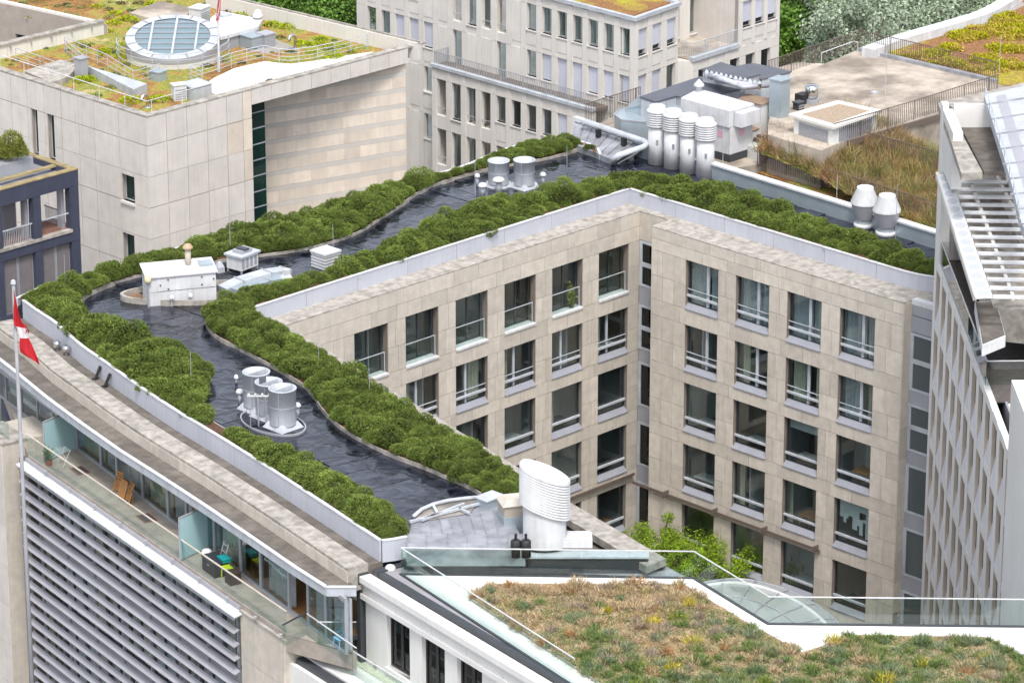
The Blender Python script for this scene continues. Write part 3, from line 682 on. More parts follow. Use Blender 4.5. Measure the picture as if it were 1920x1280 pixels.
p=F.P(2.55,1.15,A[2]+H); MB().lathe(p,[(.16,-.05),(.16,.18),(.05,.3)],10).build('vent_cap',M['white'],T)
# oval pit curb around the housing
c=U(415,555,ZM); MB().lathe((c[0],c[1],ZM+.02),[(5.05,0),(5.05,.32),(4.87,.32),(4.87,.0)],56,sx=1,sy=.30,rot=R(-38),cap=False).build('oval_curb',M['ledge'],MAIN)
MB().lathe((c[0],c[1],ZM+.06),[(4.86,0),(.01,0)],56,sx=1,sy=.30,rot=R(-38),cap=False).build('pit_floor',mat('rust_pit',(.16,.11,.08),.8,.3,2,spot=(.25,.13,.06),spot_amt=.7),MAIN)
# pipe light on stand
p=U(279,578,ZM); T=thing('roof_lamp','small cream roof lamp on a thin post at the corner of the white housing','lamp',p)
MB().tube([p,(p[0],p[1],p[2]+1.35)],.045).build('post',M['grey_metal'],T); MB().lathe((p[0],p[1],p[2]+1.32),[(.12,0),(.17,.12),(.17,.36),(.1,.4)],12).build('lamp_head',mat('cream_plastic',(.62,.58,.36),.5),T,True)
# ducts behind housing
def duct(label,pts,wd,h,z,nm='air_duct',mt='light_metal'):
    a=U(*pts[0],z); T=thing(nm,label,'duct',a)
    P=[U(x,y,z+(dz if dz else 0)) for x,y,dz in [(q+(0,))[:3] for q in pts]]
    for i,(p,q) in enumerate(zip(P,P[1:])):
        m=MB(); m.beam(p,q,wd,h); o=m.build('duct_section',M[mt],T)
        m=MB(); d=(Vector(q)-Vector(p)).normalized(); m.beam(Vector(q)-d*.04,Vector(q)+d*.04,wd+.08,h+.08); m.build('flange',M['alu'],o)
    return T
duct('white faceted air duct lying between the plant housing and the courtyard hedge',[(418,545),(450,530,.2),(500,515,.2),(535,510)],.8,.4,ZM+.4,mt='light_metal')
duct('low grey air duct with slanted top in front of the white duct',[(440,551),(500,532),(540,524)],.7,.5,ZM+.4,mt='galv')
c=U(537,522,ZM+.6); T=tag(MB().lathe(c,[(.34,-.4),(.34,0),(.2,.22),(.2,.5)],4,rot=R(45)).build('hopper',M['white']),'small white funnel shaped duct hood on the low grey duct','duct hood')
# rooftop unit on legs
c=U(455,508,ZM); T=thing('air_handler','boxy white rooftop air handler with grille and open top, behind the ducts','air handler',c); F=Fac(c[0],c[1],8)
MB().fbox(F,-.65,-.5,c[2]+.25,.65,.5,c[2]+.95).build('casing',M['white'],T); MB().fbox(F,-.75,-.6,c[2]+.95,.75,.6,c[2]+1.05).build('lid',M['light_metal'],T)
for k in range(4): MB().fbox(F,-.6+.32*k,-.51,c[2]+.35,-.42+.32*k,-.501,c[2]+.85).build('grille',M['grey_metal'],T)
MB().fbox(F,-.4,-.35,c[2]+1.05,.4,.3,c[2]+1.22).build('fan_box',M['alu'],T); MB().fbox(F,-.25,-.4,c[2]+1.22,.1,.2,c[2]+1.3).build('fan_guard',M['dark'],T)
for x in (-.6,.6):
    for y in (-.45,.45): MB().fbox(F,x-.04,y-.04,c[2],x+.04,y+.04,c[2]+.25).build('leg',M['grey_metal'],T)
c=U(412,512,ZM); tag(MB().lathe(c,[(.28,0),(.28,.35),(.12,.6)],4,rot=.5).build('filter_box',M['light_metal']),'small grey cap box behind the white plant housing','vent box')
# lightning rods
for i,(lb,x,y,h) in enumerate([('thin lightning rod in the blurred hedge at the left tip',123,545,1.9),('lightning rod in the broad hedge left of the drum vents',359,733,1.95),('lightning rod in front of the back hedge by the air handler',432,478,2.9),('lightning rod beside the white box vent',625,490,2.0),('lightning rod standing in the courtyard hedge near its upper end',598,690,1.3),('lightning rod in the courtyard hedge beside the loggia windows',693,751,1.6),('lightning rod between the back pair of vents and the metal roof',1063,313,1.2),('lightning rod left of the back pair of drum vents',891,368,1.9),('lightning rod at the corner of the round bush bed',730,1003,.6),('lightning rod beside the right cone vent',1679,448,3.0),('lightning rod in the short hedge before the round bushes',470,800,1.0)]):
    p=U(x,y,ZS); tag(MB().tube([p,(p[0],p[1],p[2]+h)],[.018,.012],5).build('lightning_rod',M['alu']),lb,'lightning rod','thin lightning rods on the roof')
# ---------------- standing seam roof and skylight at the near end ----------------
zc=ZM+.35
def seamroof(parent,poly,n0,nseam,z,mt,nm='zinc_pan'):
    pass
Q=[U2(x,y,zc) for x,y in [(762,1030),(772,985),(800,968),(880,940),(950,950),(975,1000),(985,1030)]]
MB().prism(Q,ZM-.4,zc-.02).build('zinc_roof_base',M['zinc'],MAIN)
# fan of curved upper sheets plus long lower sheets
def pan(P,up=.0):
    m=MB(); m.poly(*[U(x,y,zc+up) for x,y in P]); o=m.build('zinc_sheet',M['zinc'],MAIN)
    for (a,b) in ((0,1),): 
        p,q=U(*P[0],zc+up+.02),U(*P[1],zc+up+.02); MB().beam(p,q,.035,.06).build('seam',M['zinc'],o)
ux=[(768+i*(186/9),1000-0) for i in range(10)]; top=[(773,981),(788,975),(806,972),(824,970),(842,968),(860,966),(880,963),(900,959),(925,955),(950,950)]
for i in range(9): pan([top[i],ux[i],ux[i+1],top[i+1]])
for (ya,yb) in ((1000,1008.5),(1008.5,1017.5),(1017.5,1027)):
    xs=[765,800,838,876,914,952,985]
    for a,b in zip(xs,xs[1:]): pan([(a,ya),(a-1,yb),(b,yb),(b+1,ya)])
# segmental skylight
arc=[(775,968),(790,955),(812,945),(840,938),(872,934),(905,931)]
T=thing('arched_skylight','flat arched skylight frame half open on the near roof end','skylight',U(830,958,zc))
MB().tube([U(x,y,zc+.15) for x,y in arc],.09,6).build('curved_frame',M['light_metal'],T,True)
for a,b in [((768,978),(905,942)),((790,975),(870,944)),((820,962),(812,947)),((860,952),(880,962))]: MB().beam(U(*a,zc+.12),U(*b,zc+.12),.12,.1).build('bar',M['light_metal'],T)
MB().poly(*[U(x,y,zc+.03) for x,y in arc+[(880,962),(790,977)]]).build('pane',mat('dusty_skylight',(.20,.18,.16),.3,.3,2,spot=(.34,.31,.28),spot_amt=.8),T)
c=U(918,945,zc); F=Fac(c[0],c[1],0); T=thing('galvanised_box','galvanised box beside the arched skylight','roof unit',c); MB().fbox(F,-.5,-.35,c[2]-.2,.5,.35,c[2]+.35).build('casing',M['galv'],T); MB().fbox(F,-.55,-.4,c[2]+.35,.55,.4,c[2]+.40).build('lid',M['light_metal'],T)
# brown-hooded unit left of the big vent
c=U(962,990,ZM); T=thing('hooded_unit','grey roof unit with beige hood touching the big oval vent','roof unit',c); F=Fac(c[0],c[1],-30)
MB().fbox(F,-.55,-.55,c[2],.55,.55,c[2]+.75).build('base_box',M['galv'],T); MB().fbox(F,-.52,-.52,c[2]+.75,.52,.52,c[2]+1.25).build('upper_box',mat('beige_sheet',(.38,.34,.28),.5,.1,2),T)
m=MB(); P=[F.P(x,y,c[2]+1.25) for x,y in ((-.6,-.6),(.6,-.6),(.6,.6),(-.6,.6))]; Q=[F.P(x,y,c[2]+1.48) for x,y in ((-.35,-.35),(.35,-.35),(.35,.35),(-.35,.35))]
for i in range(4): m.poly(P[i],P[(i+1)%4],Q[(i+1)%4],Q[i])
m.poly(*Q); m.build('hood',mat('beige_hood',(.50,.46,.40),.5,.1,2),T)
# big oval louvred vent with slanting top
c=U(1021,1021,ZM); T=thing('oval_vent','huge white oval louvred ventilation tower with slanting flat top','ventilation tower',c)
ang=R(-45); rx,ry=1.02,.72; n=44
def ell(s_,z,tilt=0,mbv=None):
    out=[]
    for k in range(n):
        a=2*math.pi*k/n; x,y=rx*s_*math.cos(a),ry*s_*math.sin(a)
        out.append((c[0]+x*math.cos(ang)-y*math.sin(ang),c[1]+x*math.sin(ang)+y*math.cos(ang),c[2]+z+tilt*(-math.cos(a))))
    return out
def loft(rings,name,mt,parent,capt=False):
    m=MB()
    for r_ in rings: m.v+=r_
    for i in range(len(rings)-1):
        for k in range(n): m.f.append((i*n+k,i*n+(k+1)%n,(i+1)*n+(k+1)%n,(i+1)*n+k))
    if capt: m.f.append(tuple((len(rings)-1)*n+k for k in range(n)))
    return m.build(name,mt,parent)
loft([ell(.90,0),ell(.90,1.75,.42)],'shaft',M['white'],T).data.shade_smooth()
TL=.40; z=1.6
loft([ell(.93,z,TL),ell(.93,z+1.6,TL)],'louvre_core',M['grey_metal'],T)
for k in range(13):
    zz=z+.12*k; loft([ell(1.06,zz,TL),ell(1.06,zz+.05,TL),ell(.98,zz+.105,TL)],'slat',M['white'],T).data.shade_smooth()
loft([ell(1.06,z+1.56,TL),ell(1.06,z+1.75,TL),ell(1.0,z+1.80,TL)],'rim',M['white'],T).data.shade_smooth()
loft([ell(1.0,z+1.80,TL),ell(.97,z+1.80,TL),ell(.96,z+1.84,TL)],'cover',M['white'],T,True)
c2_=U(1075,1010,ZM+.2); F=Fac(c2_[0],c2_[1],-45); T=thing('vent_hatch','low white slatted hatch to the right of the big oval vent','roof hatch',c2_)
MB().fbox(F,-.8,-.5,c2_[2]-.2,.8,.5,c2_[2]+.12).build('base',M['white'],T)
for k in range(5): MB().fbox(F,-.72,-.42+.18*k,c2_[2]+.13,.72,-.31+.18*k,c2_[2]+.2).build('slat',M['white'],T)
for lb,x in (('left black pipe stub before the oval vent',967),('right black pipe stub before the oval vent',986)):
    c=U(x,1030,ZM+.3); T=thing('pipe_stub',lb,'vent pipe',c,group='black pipe stubs'); MB().lathe(c,[(.22,-.3),(.22,.4),(.16,.45)],14).build('canister',M['black'],T,True); MB().lathe(c,[(.06,.44),(.06,.72)],10).build('spout',M['black'],T)
# soft dark gutter beyond the vent
MB().prism([(-30.9,-24.0),(-32.4,-32.4),(-38.6,-26.6),(-39.0,-24.9)],21.5,22.1).build('end_gutter',M['darkledge'],MAIN)
# ---------------- lower terrace side of the left arm ----------------
g1=offs(OUTL,-.02); 
def band(d0,d1,z0,z1,mt,nm):
    a=offs(OUTL,-d0); b=offs(OUTL,-d1); return MB().prism(a+b[::-1],z0,z1).build(nm,mt,MAIN)
band(.0,.70,21.6,22.53,M['darkledge'],'walkway')
# parapet in separate coping stones
q=offs(OUTL,-1.2); q=resample(q,1.9)
for a,b in zip(q,q[1:]):
    a,b=Vector(a),Vector(b); e=(b-a).normalized()*.012; MB().ribbon([tuple(a+e),tuple(b-e)],.51,21.5,22.60).build('coping_stone',M['ledge'],MAIN)
    nrm=Vector((-e.y,e.x)).normalized(); m=MB(); o1=-nrm*.50
    m.pp((a.x+o1.x+e.x*.5,a.y+o1.y+e.y*.5,21.4),tuple((b-a-e).to_3d()),tuple((-nrm*.035).to_3d()),(0,0,1.05)); m.build('parapet_face',M['stone'],MAIN)
a_=[q for q in offs(OUTL,-1.6)]; b_=[q for q in offs(OUTL,-2.82) if PX(q[0],q[1],21.95)[0]<600]+[U2(612,1101,21.95),U2(668,1101,21.95)]
MB().prism(a_+b_[::-1],21.6,21.95).build('terrace_roof',M['darkledge'],MAIN)
ed=offs(OUTL,-2.86); ed=[p for p in ed if PX(p[0],p[1],21.95)[0]<595]+[U2(612,1103,21.95),U2(668,1103,21.95)]
q=resample(ed[2:-1],4.0)+[ed[-1]]
for a,b in zip(q,q[1:]):
    MB().ribbon([a,b],.05,21.62,22.02).build('eaves_fascia',M['light_metal'],MAIN); MB().ribbon([a,b],.09,22.02,22.06).build('eaves_cap',M['white'],MAIN)
ZT=19.1
DA=U2(215,895,ZT); DB=U2(490,1105,ZT); FT=Fac.two(DA,DB)
u_of=lambda x: FT.px(x,895+(x-215)*.7636)[0]
TB=tag(thing('terrace_front','x','x',(DA[0],DA[1],ZT)),'glazed terrace storey under the grey eaves, with sliding doors','terrace front')
mx=[145,190,220,268,316,351,403,452,490,543,579,612,650]
us=[u_of(x) for x in mx]; ul=us[0]-9.5
for k,(a,b) in enumerate(zip(us,us[1:])):
    f=MB(); f.fbox(FT,a,-.05,ZT,a+.09,.08,21.7).fbox(FT,b-.07,-.05,ZT,b,.08,21.7).fbox(FT,a+.09,-.05,ZT,b-.07,.08,ZT+.12).fbox(FT,a+.09,-.05,21.5,b-.07,.08,21.7)
    o=f.build('sliding_door',M['grey_metal'],TB)
    if k!=9: MB().fbox(FT,a+.09,0,ZT+.12,b-.07,.012,21.5).build('pane',M['glass'],o)
    if k not in (7,9):
        cm=curtain_mesh(.1,b-a-.1,.05,2.45,.0,M['curtain'] if k%3 else M['curtain_c'],.05); cu=put(cm,'curtain',o,FT.P(a,.35,ZT),FT.t)
MB().fbox(FT,us[0]-.2,3.0,ZT,us[-2],3.1,21.6).build('back_wall',M['room'],TB); MB().fbox(FT,us[0]-.2,.1,ZT-.1,us[-2],3.0,ZT+.02).build('indoor_floor',M['wood'],TB)
# band windows further left
for k in range(5):
    a=us[0]-1.9*(k+1); b=a+1.86
    MB().fbox(FT,a,-.5,20.55,b,-.4,21.7).build('grey_panel',M['alu'],TB)
    f=MB(); f.fbox(FT,a,-.4,ZT,a+.07,-.3,20.55).fbox(FT,a+.07,-.4,20.45,b,-.3,20.55).fbox(FT,a+.07,-.4,ZT,b,-.3,ZT+.1); o=f.build('band_window',M['grey_metal'],TB); MB().fbox(FT,a+.07,-.36,ZT+.1,b,-.35,20.45).build('pane',M['glass'],o); MB().fbox(FT,a,.6,ZT,b,.7,21.6).build('back_wall',M['curtain'],TB)
# terrace slab, stone below
V0=U2(50,868,18.75); V1=U2(445,1143,18.75); FV=Fac.two(V0,V1); LV=math.hypot(V1[0]-V0[0],V1[1]-V0[1])
uE=FV.px(532,1200)[0]
slab=[FV.P(-.1,-.05,0)[:2],FV.P(LV+3.6,-.05,0)[:2],FT.P(us[-1],.0,0)[:2],FT.P(ul,0,0)[:2],FV.P(-.1,-.05,0)[:2]]
MB().prism([FV.P(.0,.12,0)[:2],FV.P(uE,.12,0)[:2],U2(560,1195,ZT),U2(668,1225,ZT),FT.P(us[-1],.3,0)[:2],FT.P(ul,.3,0)[:2]],18.3,ZT).build('terrace_floor',mat('terrace_concrete',(.34,.30,.265),.8,.15,2,spot=(.22,.19,.16),spot_amt=.5),TB)
# glass balustrade
gp=resample([FV.P(-.3,.18,0)[:2],FV.P(uE-.05,.18,0)[:2]],1.25)
bal=thing('glass_balustrade','frameless glass balustrade with pale handrail above the grey louvres','balustrade',FV.P(2,.2,ZT))
for a,b in zip(gp,gp[1:]):
    a,b=Vector(a),Vector(b); e=(b-a).normalized()*.015; MB().ribbon([tuple(a+e),tuple(b-e)],.009,ZT-.2,ZT+1.0).build('glass_pane',M['glass_clear'],bal)
MB().ribbon(gp,.03,ZT+1.0,ZT+1.05).build('handrail',mat('beige_rail',(.55,.50,.44),.5),bal)
for a in gp[::2]: MB().lathe((a[0]-.25,a[1]+.1,ZT),[(.09,.0),(.09,.03),(.05,.05)],10).build('clamp',M['alu'],bal)
ret=[U2(530,1172,ZT+1),U2(575,1148,ZT+1)]; MB().ribbon(ret,.012,ZT,ZT+1.0).build('glass_pane',M['glass_clear'],bal); MB().ribbon(ret,.03,ZT+1,ZT+1.05).build('handrail',M['dark'],bal)
b2_=thing('glass_balustrade','short glass balustrade in front of the light blue chair','balustrade',U(600,1200,ZT))
for a,b in (((575,1150),(668,1215)),((595,1166),(668,1166))):
    r_=[U2(*a,ZT+1),U2(*b,ZT+1)]; MB().ribbon(r_,.012,ZT,ZT+1).build('glass_pane',M['glass_clear'],b2_); MB().ribbon(r_,.02,ZT+1,ZT+1.04).build('handrail',M['white'],b2_)
# louvres
LB=tag(thing('louvre_facade','x','x',FV.P(LV/2,0,0)),'facade of long horizontal grey metal sun louvres below the terrace','louvre facade')
for k in range(20):
    z=18.45-.655*k; m=MB(); o=Vector(FV.P(-.35+.03*k,-.32,z-.05)); ax=Vector(FV.P(LV+.2,-.32,z-.05))-o; dp=Vector(FV.P(-.35+.03*k,-.03,z+.07))-o; up=dp.cross(ax).normalized()*.05
    if up.z<0: up=-up
    m.pp(o,ax,dp,up); m.build('louvre_blade',M['alu'] if k else M['light_metal'],LB)
o=Vector(FV.P(-.35,-.42,18.62)); ax=Vector(FV.P(LV+.45,-.42,18.62))-o; dp=Vector(FV.P(-.35,.02,18.70))-o; MB().pp(o,ax,dp,(0,0,.06)).build('top_plate',M['white'],LB)
MB().fbox(FV,-.2,.02,18.60,LV+.1,.16,18.95).build('edge_beam',M['alu'],LB)
for k in range(8):
    u=.9+k*(LV-1.2)/7; m=MB(); m.fbox(FV,u-.03,.12,5,u+.05,.24,18.5)
    st=m.build('support_post',M['grey_metal'],LB)
    for j in range(0,20,4): MB().fbox(FV,u-.02,-.10,18.3-.655*j,u+.02,.12,18.36-.655*j).build('bracket',M['grey_metal'],st)
for j in range(4):
    zt=18.2-3.45*j
    for k in range(9):
        a=.05+k*LV/9; b=a+LV/9-.06; f=MB(); f.fbox(FV,a,.52,zt-2.7,a+.1,.62,zt).fbox(FV,b-.08,.52,zt-2.7,b,.62,zt).fbox(FV,a+.1,.52,zt-2.7,b-.08,.62,zt-2.6).fbox(FV,a+.1,.52,zt-.1,b-.08,.62,zt).fbox(FV,(a+b)/2-.05,.52,zt-2.6,(a+b)/2+.05,.62,zt-.1)
        o=f.build('window',M['dark'],LB); MB().fbox(FV,a+.1,.57,zt-2.6,b-.08,.58,zt-.1).build('pane',M['glass'],o)
        if (j*9+k)%3: put(curtain_mesh(.1,b-a-.1,.0,2.5,.25,M['curtain'] if k%2 else M['curtain_c'],.04),'curtain',o,FV.P(a,.6,zt-2.6),FV.t)
    MB().fbox(FV,0,.5,zt-3.45,LV,.6,zt-2.7).build('spandrel',M['grey_metal'],LB)
MB().fbox(FV,0,3,0,LV,3.1,18.2).build('back_wall',M['room'],LB)
# stone piers either side
WS=tag(thing('stone_pier','x','x',FV.P(LV+1,0,0)),'beige stone corner pier right of the grey louvres','pier')
for k in range(9):
    z1=18.72-k*2.1; z0=z1-2.1
    for a,b in ((LV+.25,LV+1.45),(LV+1.45,uE)): panel(WS,FV,a,b,z0,z1,M['stone'])
MB().fbox(FV,LV+.22,.05,0,uE-.01,1.5,18.74).build('core',M['stone'],WS)
MB().fbox(FV,LV+.2,-.03,18.74,uE+.04,1.55,18.86).build('coping',M['ledge'],WS)
WP=tag(thing('stone_pier','x','x',FV.P(-2,0,0)),'pale stone pier at the lower left edge, behind the flagpole','pier')
FW=Fac(*FV.P(-.5,-.7,0)[:2],math.degrees(FV.t))
for k in range(9):
    z1=19.4-k*2.1; z0=z1-2.1
    for a,b in ((-3.4,-2.0),(-2.0,-.75)): panel(WP,FW,a,b,z0,z1,M['stone_b'])
MB().fbox(FW,-3.4,.05,0,-.76,3,19.42).build('core',M['stone'],WP); MB().fbox(FW,-.75,.9,0,.2,3,18.6).build('recess',M['darkledge'],WP); MB().fbox(FW,-3.4,-.02,19.42,-.7,1.4,19.5).build('coping',M['ledge'],WP)
MB().fbox(FW,-3.4,.5,19.5,-.9,.52,20.5).build('balustrade_glass',M['glass_clear'],WP)
# screens
def screen(label,p0,p1,ztop):
    a=U2(*p0,ZT); b=U2(*p1,ZT); T=thing('glass_screen',label,'privacy screen',(a[0],a[1],ZT),group='frosted privacy screens on the terrace')
    MB().ribbon([a,b],.015,ZT+.08,ztop).build('frosted_pane',M['glass_frost'],T)
    m=MB(); m.ribbon([a,b],.03,ztop,ztop+.06); m.build('top_frame',M['grey_metal'],T)
    for p in (a,b): MB().lathe((p[0],p[1],ZT),[(.04,0),(.04,ztop-ZT+.06)],6).build('post',M['grey_metal'],T)
screen('frosted glass screen at the left end of the terrace',(84,868),(142,842),ZT+2.05)
screen('frosted glass screen beside the black and green storage boxes',(338,1052),(398,1025),ZT+2.05)
# things on the terrace
def at(px,py): return U(px,py,ZT+.01)
def chair(label,px,py,rz,tilt):
    p=at(px,py); T=thing('folding_chair',label,'chair',p,group='folded wooden chairs leaning on the terrace doors'); F=Fac(p[0],p[1],rz)
    for x in (-.22,.22):
        m=MB(); m.beam(F.P(x,-.28,p[2]),F.P(x,.08,p[2]+1.05),.05,.04); m.build('leg',M['wood'],T); m=MB(); m.beam(F.P(x*.85,-.05,p[2]),F.P(x*.85,-.10,p[2]+.75),.04,.04); m.build('leg',M['wood'],T)
    for k in range(4):
        z=.62+.11*k; m=MB(); m.beam(F.P(-.22,-.28+.36*z/1.05,p[2]+z),F.P(.22,-.28+.36*z/1.05,p[2]+z),.03,.085); m.build('back_slat',M['wood'],T)
    for k in range(5):
        z=.18+.085*k; m=MB(); m.beam(F.P(-.20,-.24+.3*z,p[2]+z),F.P(.20,-.24+.3*z,p[2]+z),.03,.07); m.build('seat_slat',M['wood'],T)
dg=math.degrees(FT.t)
chair('left folded wooden chair leaning on the terrace doors',226,922,dg+10,0); chair('right folded wooden chair leaning on the terrace doors',248,943,dg-5,0)
p=at(237,935); T=thing('folding_table','folded orange wooden table between the two wooden chairs','table',p); F=Fac(p[0],p[1],dg)
for k in range(5): m=MB(); m.beam(F.P(-.3+.14*k,-.3,p[2]+.05),F.P(-.3+.14*k,-.02,p[2]+.95),.12,.03); m.build('board',M['wood'],T)
m=MB(); m.beam(F.P(-.35,-.05,p[2]+.9),F.P(.35,-.05,p[2]+.9),.04,.05); m.build('batten',M['wood'],T)
mat_=mat('door_mat',(.05,.045,.05),.95,.2,12); fr=mat('mat_edge',(.22,.10,.06),.9)
for lb,px,py in (('dark door mat near the left frosted screen',150,882),('dark door mat to the right of the wooden chairs',275,971)):
    p=at(px,py); T=thing('door_mat',lb,'door mat',p,group='door mats on the terrace'); F=Fac(p[0],p[1],dg); MB().fbox(F,-.5,-.33,p[2],.5,.33,p[2]+.02).build('border',fr,T); MB().fbox(F,-.42,-.26,p[2]+.004,.42,.26,p[2]+.028).build('pile',mat_,T)
p=at(404,1072); F=Fac(p[0],p[1],dg)
T=thing('storage_box','large black lidded storage box on the terrace','storage box',p); MB().fbox(F,-.6,-.35,p[2],.6,.35,p[2]+.62).build('body',M['black'],T); m=MB(); m.fbox(F,-.63,-.38,p[2]+.62,.63,.38,p[2]+.70); m.build('lid',mat('charcoal_lid',(.03,.035,.045),.5),T); MB().fbox(F,-.1,-.36,p[2]+.4,.1,-.34,p[2]+.46).build('handle',M['grey_metal'],T)
p=at(421,1072); F=Fac(p[0],p[1],dg); T=thing('teal_tub','teal plastic tub on top of the storage boxes','tub',p); MB().fbox(F,-.05,-.3,p[2]+.66,.5,.1,p[2]+.80).build('body',mat('teal_plastic',(.01,.22,.23),.4),T); MB().fbox(F,-.08,-.33,p[2]+.80,.53,.13,p[2]+.83).build('rim',mat('teal_plastic_rim',(.01,.26,.27),.4),T)
p=at(427,1084); F=Fac(p[0],p[1],dg); gr=mat('lime_plastic',(.36,.50,.02),.4); T=thing('green_stool','lime green plastic step stool before the dark crate','stool',p)
MB().fbox(F,-.25,-.18,p[2]+.5,.25,.18,p[2]+.56).build('seat',gr,T); 
for x in (-.22,.22):
    for y in (-.15,.15): MB().beam(F.P(x*1.15,y*1.15,p[2]),F.P(x,y,p[2]+.5),.06,.05).build('leg',gr,T)
p=at(437,1092); F=Fac(p[0],p[1],dg); T=thing('planter_crate','dark brown square crate right of the lime stool','crate',p); bm=mat('brown_plastic',(.045,.03,.025),.6); m=MB(); m.fbox(F,-.27,-.27,p[2],.27,.27,p[2]+.5); m.build('body',bm,T); MB().fbox(F,-.3,-.3,p[2]+.5,.3,.3,p[2]+.55).build('rim',bm,T)
p=at(388,1060); T=tag(MB().lathe(p,[(.2,0),(.24,.1),(.26,.6),(.2,.75),(.12,.8)],12).build('laundry_sack',M['whitecloth'],None,True),'white sack standing behind the black storage box','sack')
p=at(422,1060); F=Fac(p[0],p[1],dg); T=thing('folding_ladder','white folding frame leaning on the doors behind the boxes','ladder',p)
for x in (-.22,.22): MB().beam(F.P(x,-.25,p[2]),F.P(x,.1,p[2]+1.1),.04,.04).build('rail',M['white'],T)
for k in range(4): MB().beam(F.P(-.22,-.25+.09*(k+.5),p[2]+.28*(k+.5)),F.P(.22,-.25+.09*(k+.5),p[2]+.28*(k+.5)),.03,.04).build('rung',M['white'],T)
p=at(640,1212); F=Fac(p[0],p[1],-100); lb_=mat('light_blue_plastic',(.20,.45,.68),.45); T=thing('blue_chair','light blue plastic chair behind the short glass balustrade','chair',p)
MB().fbox(F,-.25,-.25,p[2]+.40,.25,.25,p[2]+.45).build('seat',lb_,T); m=MB(); m.beam(F.P(0,.25,p[2]+.45),F.P(0,.33,p[2]+.95),.44,.04,up=(1,0,0)); m.build('backrest',lb_,T)
for x in (-.21,.21):
    for y in (-.21,.21): MB().beam(F.P(x*1.2,y*1.2,p[2]),F.P(x,y,p[2]+.4),.04,.04).build('leg',lb_,T)
    MB().beam(F.P(x*1.15,-.2,p[2]+.62),F.P(x*1.15,.26,p[2]+.66),.04,.04).build('armrest',lb_,T)
# drying rack + pot plant behind the left screen
p=at(120,872); T=thing('drying_rack','white wire drying rack in front of the left frosted screen','drying rack',p); F=Fac(p[0],p[1],dg)
for x in (-.3,.3):
    MB().beam(F.P(x,-.2,p[2]),F.P(x,.2,p[2]+.8),.02,.02).build('leg',M['white'],T); MB().beam(F.P(x,.2,p[2]),F.P(x,-.2,p[2]+.8),.02,.02).build('leg',M['white'],T)
for k in range(5): MB().beam(F.P(-.35,-.22+.11*k,p[2]+.8),F.P(.35,-.22+.11*k,p[2]+.8),.015,.015).build('wire',M['white'],T)
p=at(92,872); T=thing('potted_plant','small leafy plant in a red pot by the left screen','potted plant',p); MB().lathe(p,[(.12,0),(.17,.25),(.15,.25)],12).build('pot',mat('terracotta',(.40,.09,.05),.7),T)
r=np.random.default_rng(5); P=np.array(p)+[0,0,.25]+r.normal(size=(160,3))*[.1,.1,.2]+[0,0,.25]; put(tris_mesh('foliage',blades(P,r.normal(size=P.shape)+[0,0,.6],r.uniform(.1,.2,160),r.uniform(.05,.09,160),r),M['juniper'],np.tile([.14,.24,.05],(160,1))),'foliage',T)
# wall spotlights on the fascia
for i,(x,y,lb) in enumerate([(107,646,'upper silver floodlight on the pale fascia near the flag'),(124,655,'lower silver floodlight on the pale fascia near the flag')]):
    p=U(x,y,22.85); T=thing('floodlight',lb,'floodlight',p,group='silver floodlights'); MB().lathe(p,[(.10,-.18),(.17,-.1),(.2,.1),(.12,.2)],14).build('housing',M['chrome'],T,True); MB().box(p[0]-.03,p[1]-.03,p[2]-.35,p[0]+.03,p[1]+.03,p[2]-.15).build('bracket',M['grey_metal'],T)
for i,(x,y,lb) in enumerate([(179,702,'upper black angled lamp on the walkway'),(197,716,'lower black angled lamp on the walkway')]):
    p=U(x,y+8,22.55); T=thing('walkway_lamp',lb,'lamp',p,group='black angled walkway lamps'); MB().beam(p,(p[0]+.25,p[1]-.1,p[2]+.6),.16,.1).build('lamp_body',M['black'],T); MB().box(p[0]-.12,p[1]-.12,p[2]-.02,p[0]+.12,p[1]+.12,p[2]+.04).build('foot',M['black'],T)
# flag and pole
def on_d(px,py,D):
    d=ray(px,py); t=D/((d[0]+d[1])*S2); return Vector((CX+t*d[0],CY+t*d[1],CZ+t*d[2]))
DP=163; tp=on_d(25,534,DP)
FG=thing('flagpole','tall grey flagpole at the left edge carrying a limp red and white flag','flagpole',(tp.x,tp.y,0))
MB().tube([(tp.x,tp.y,0),(tp.x,tp.y,tp.z)],[.13,.075],12).build('pole',mat('dull_pole',(.25,.26,.28),.6),FG,True); MB().lathe((tp.x,tp.y,tp.z),[(.09,0),(.13,.06),(.1,.2),(.02,.26)],10).build('finial',M['light_metal'],FG)
FLG=thing('flag','limp red and white flag with a red leaf hanging from the flagpole','flag',tuple(on_d(27,620,DP)))
def cloth(pts,name,mt,dep):
    # pts: rows of (left px, right px) outlines -> wavy sheet
    m=MB(); nc=9
    for (a,b) in pts:
        for k in range(nc):
            t=k/(nc-1); p=on_d(a[0]+(b[0]-a[0])*t,a[1]+(b[1]-a[1])*t,DP-.1+dep*math.sin(t*7+a[1]*.07))
            m.v.append(tuple(p))
    for i in range(len(pts)-1):
        for k in range(nc-1): j=i*nc+k; m.f.append((j,j+1,j+nc+1,j+nc))
    return m.build(name,mt,FLG,True)
cloth([((25,540),(26,543)),((25,560),(31,565)),((25,580),(36,592)),((25,598),(42,605)),((26,608),(49,610)),((30,612),(50,616))],'red_bar',M['red'],.12)
cloth([((30,612),(50,616)),((34,620),(52,622)),((36,628),(53,630)),((37,634),(54,634))],'white_field',M['whitecloth'],.12)
cloth([((37,634),(54,634)),((36,648),(60,646)),((38,660),(66,660)),((50,668),(71,672)),((64,676),(74,682)),((71,681),(74,684))],'red_bar',M['red'],.12)
cloth([((44,612),(51,615)),((47,619),(55,621)),((46,625),(53,626))],'leaf',M['red'],-.14)
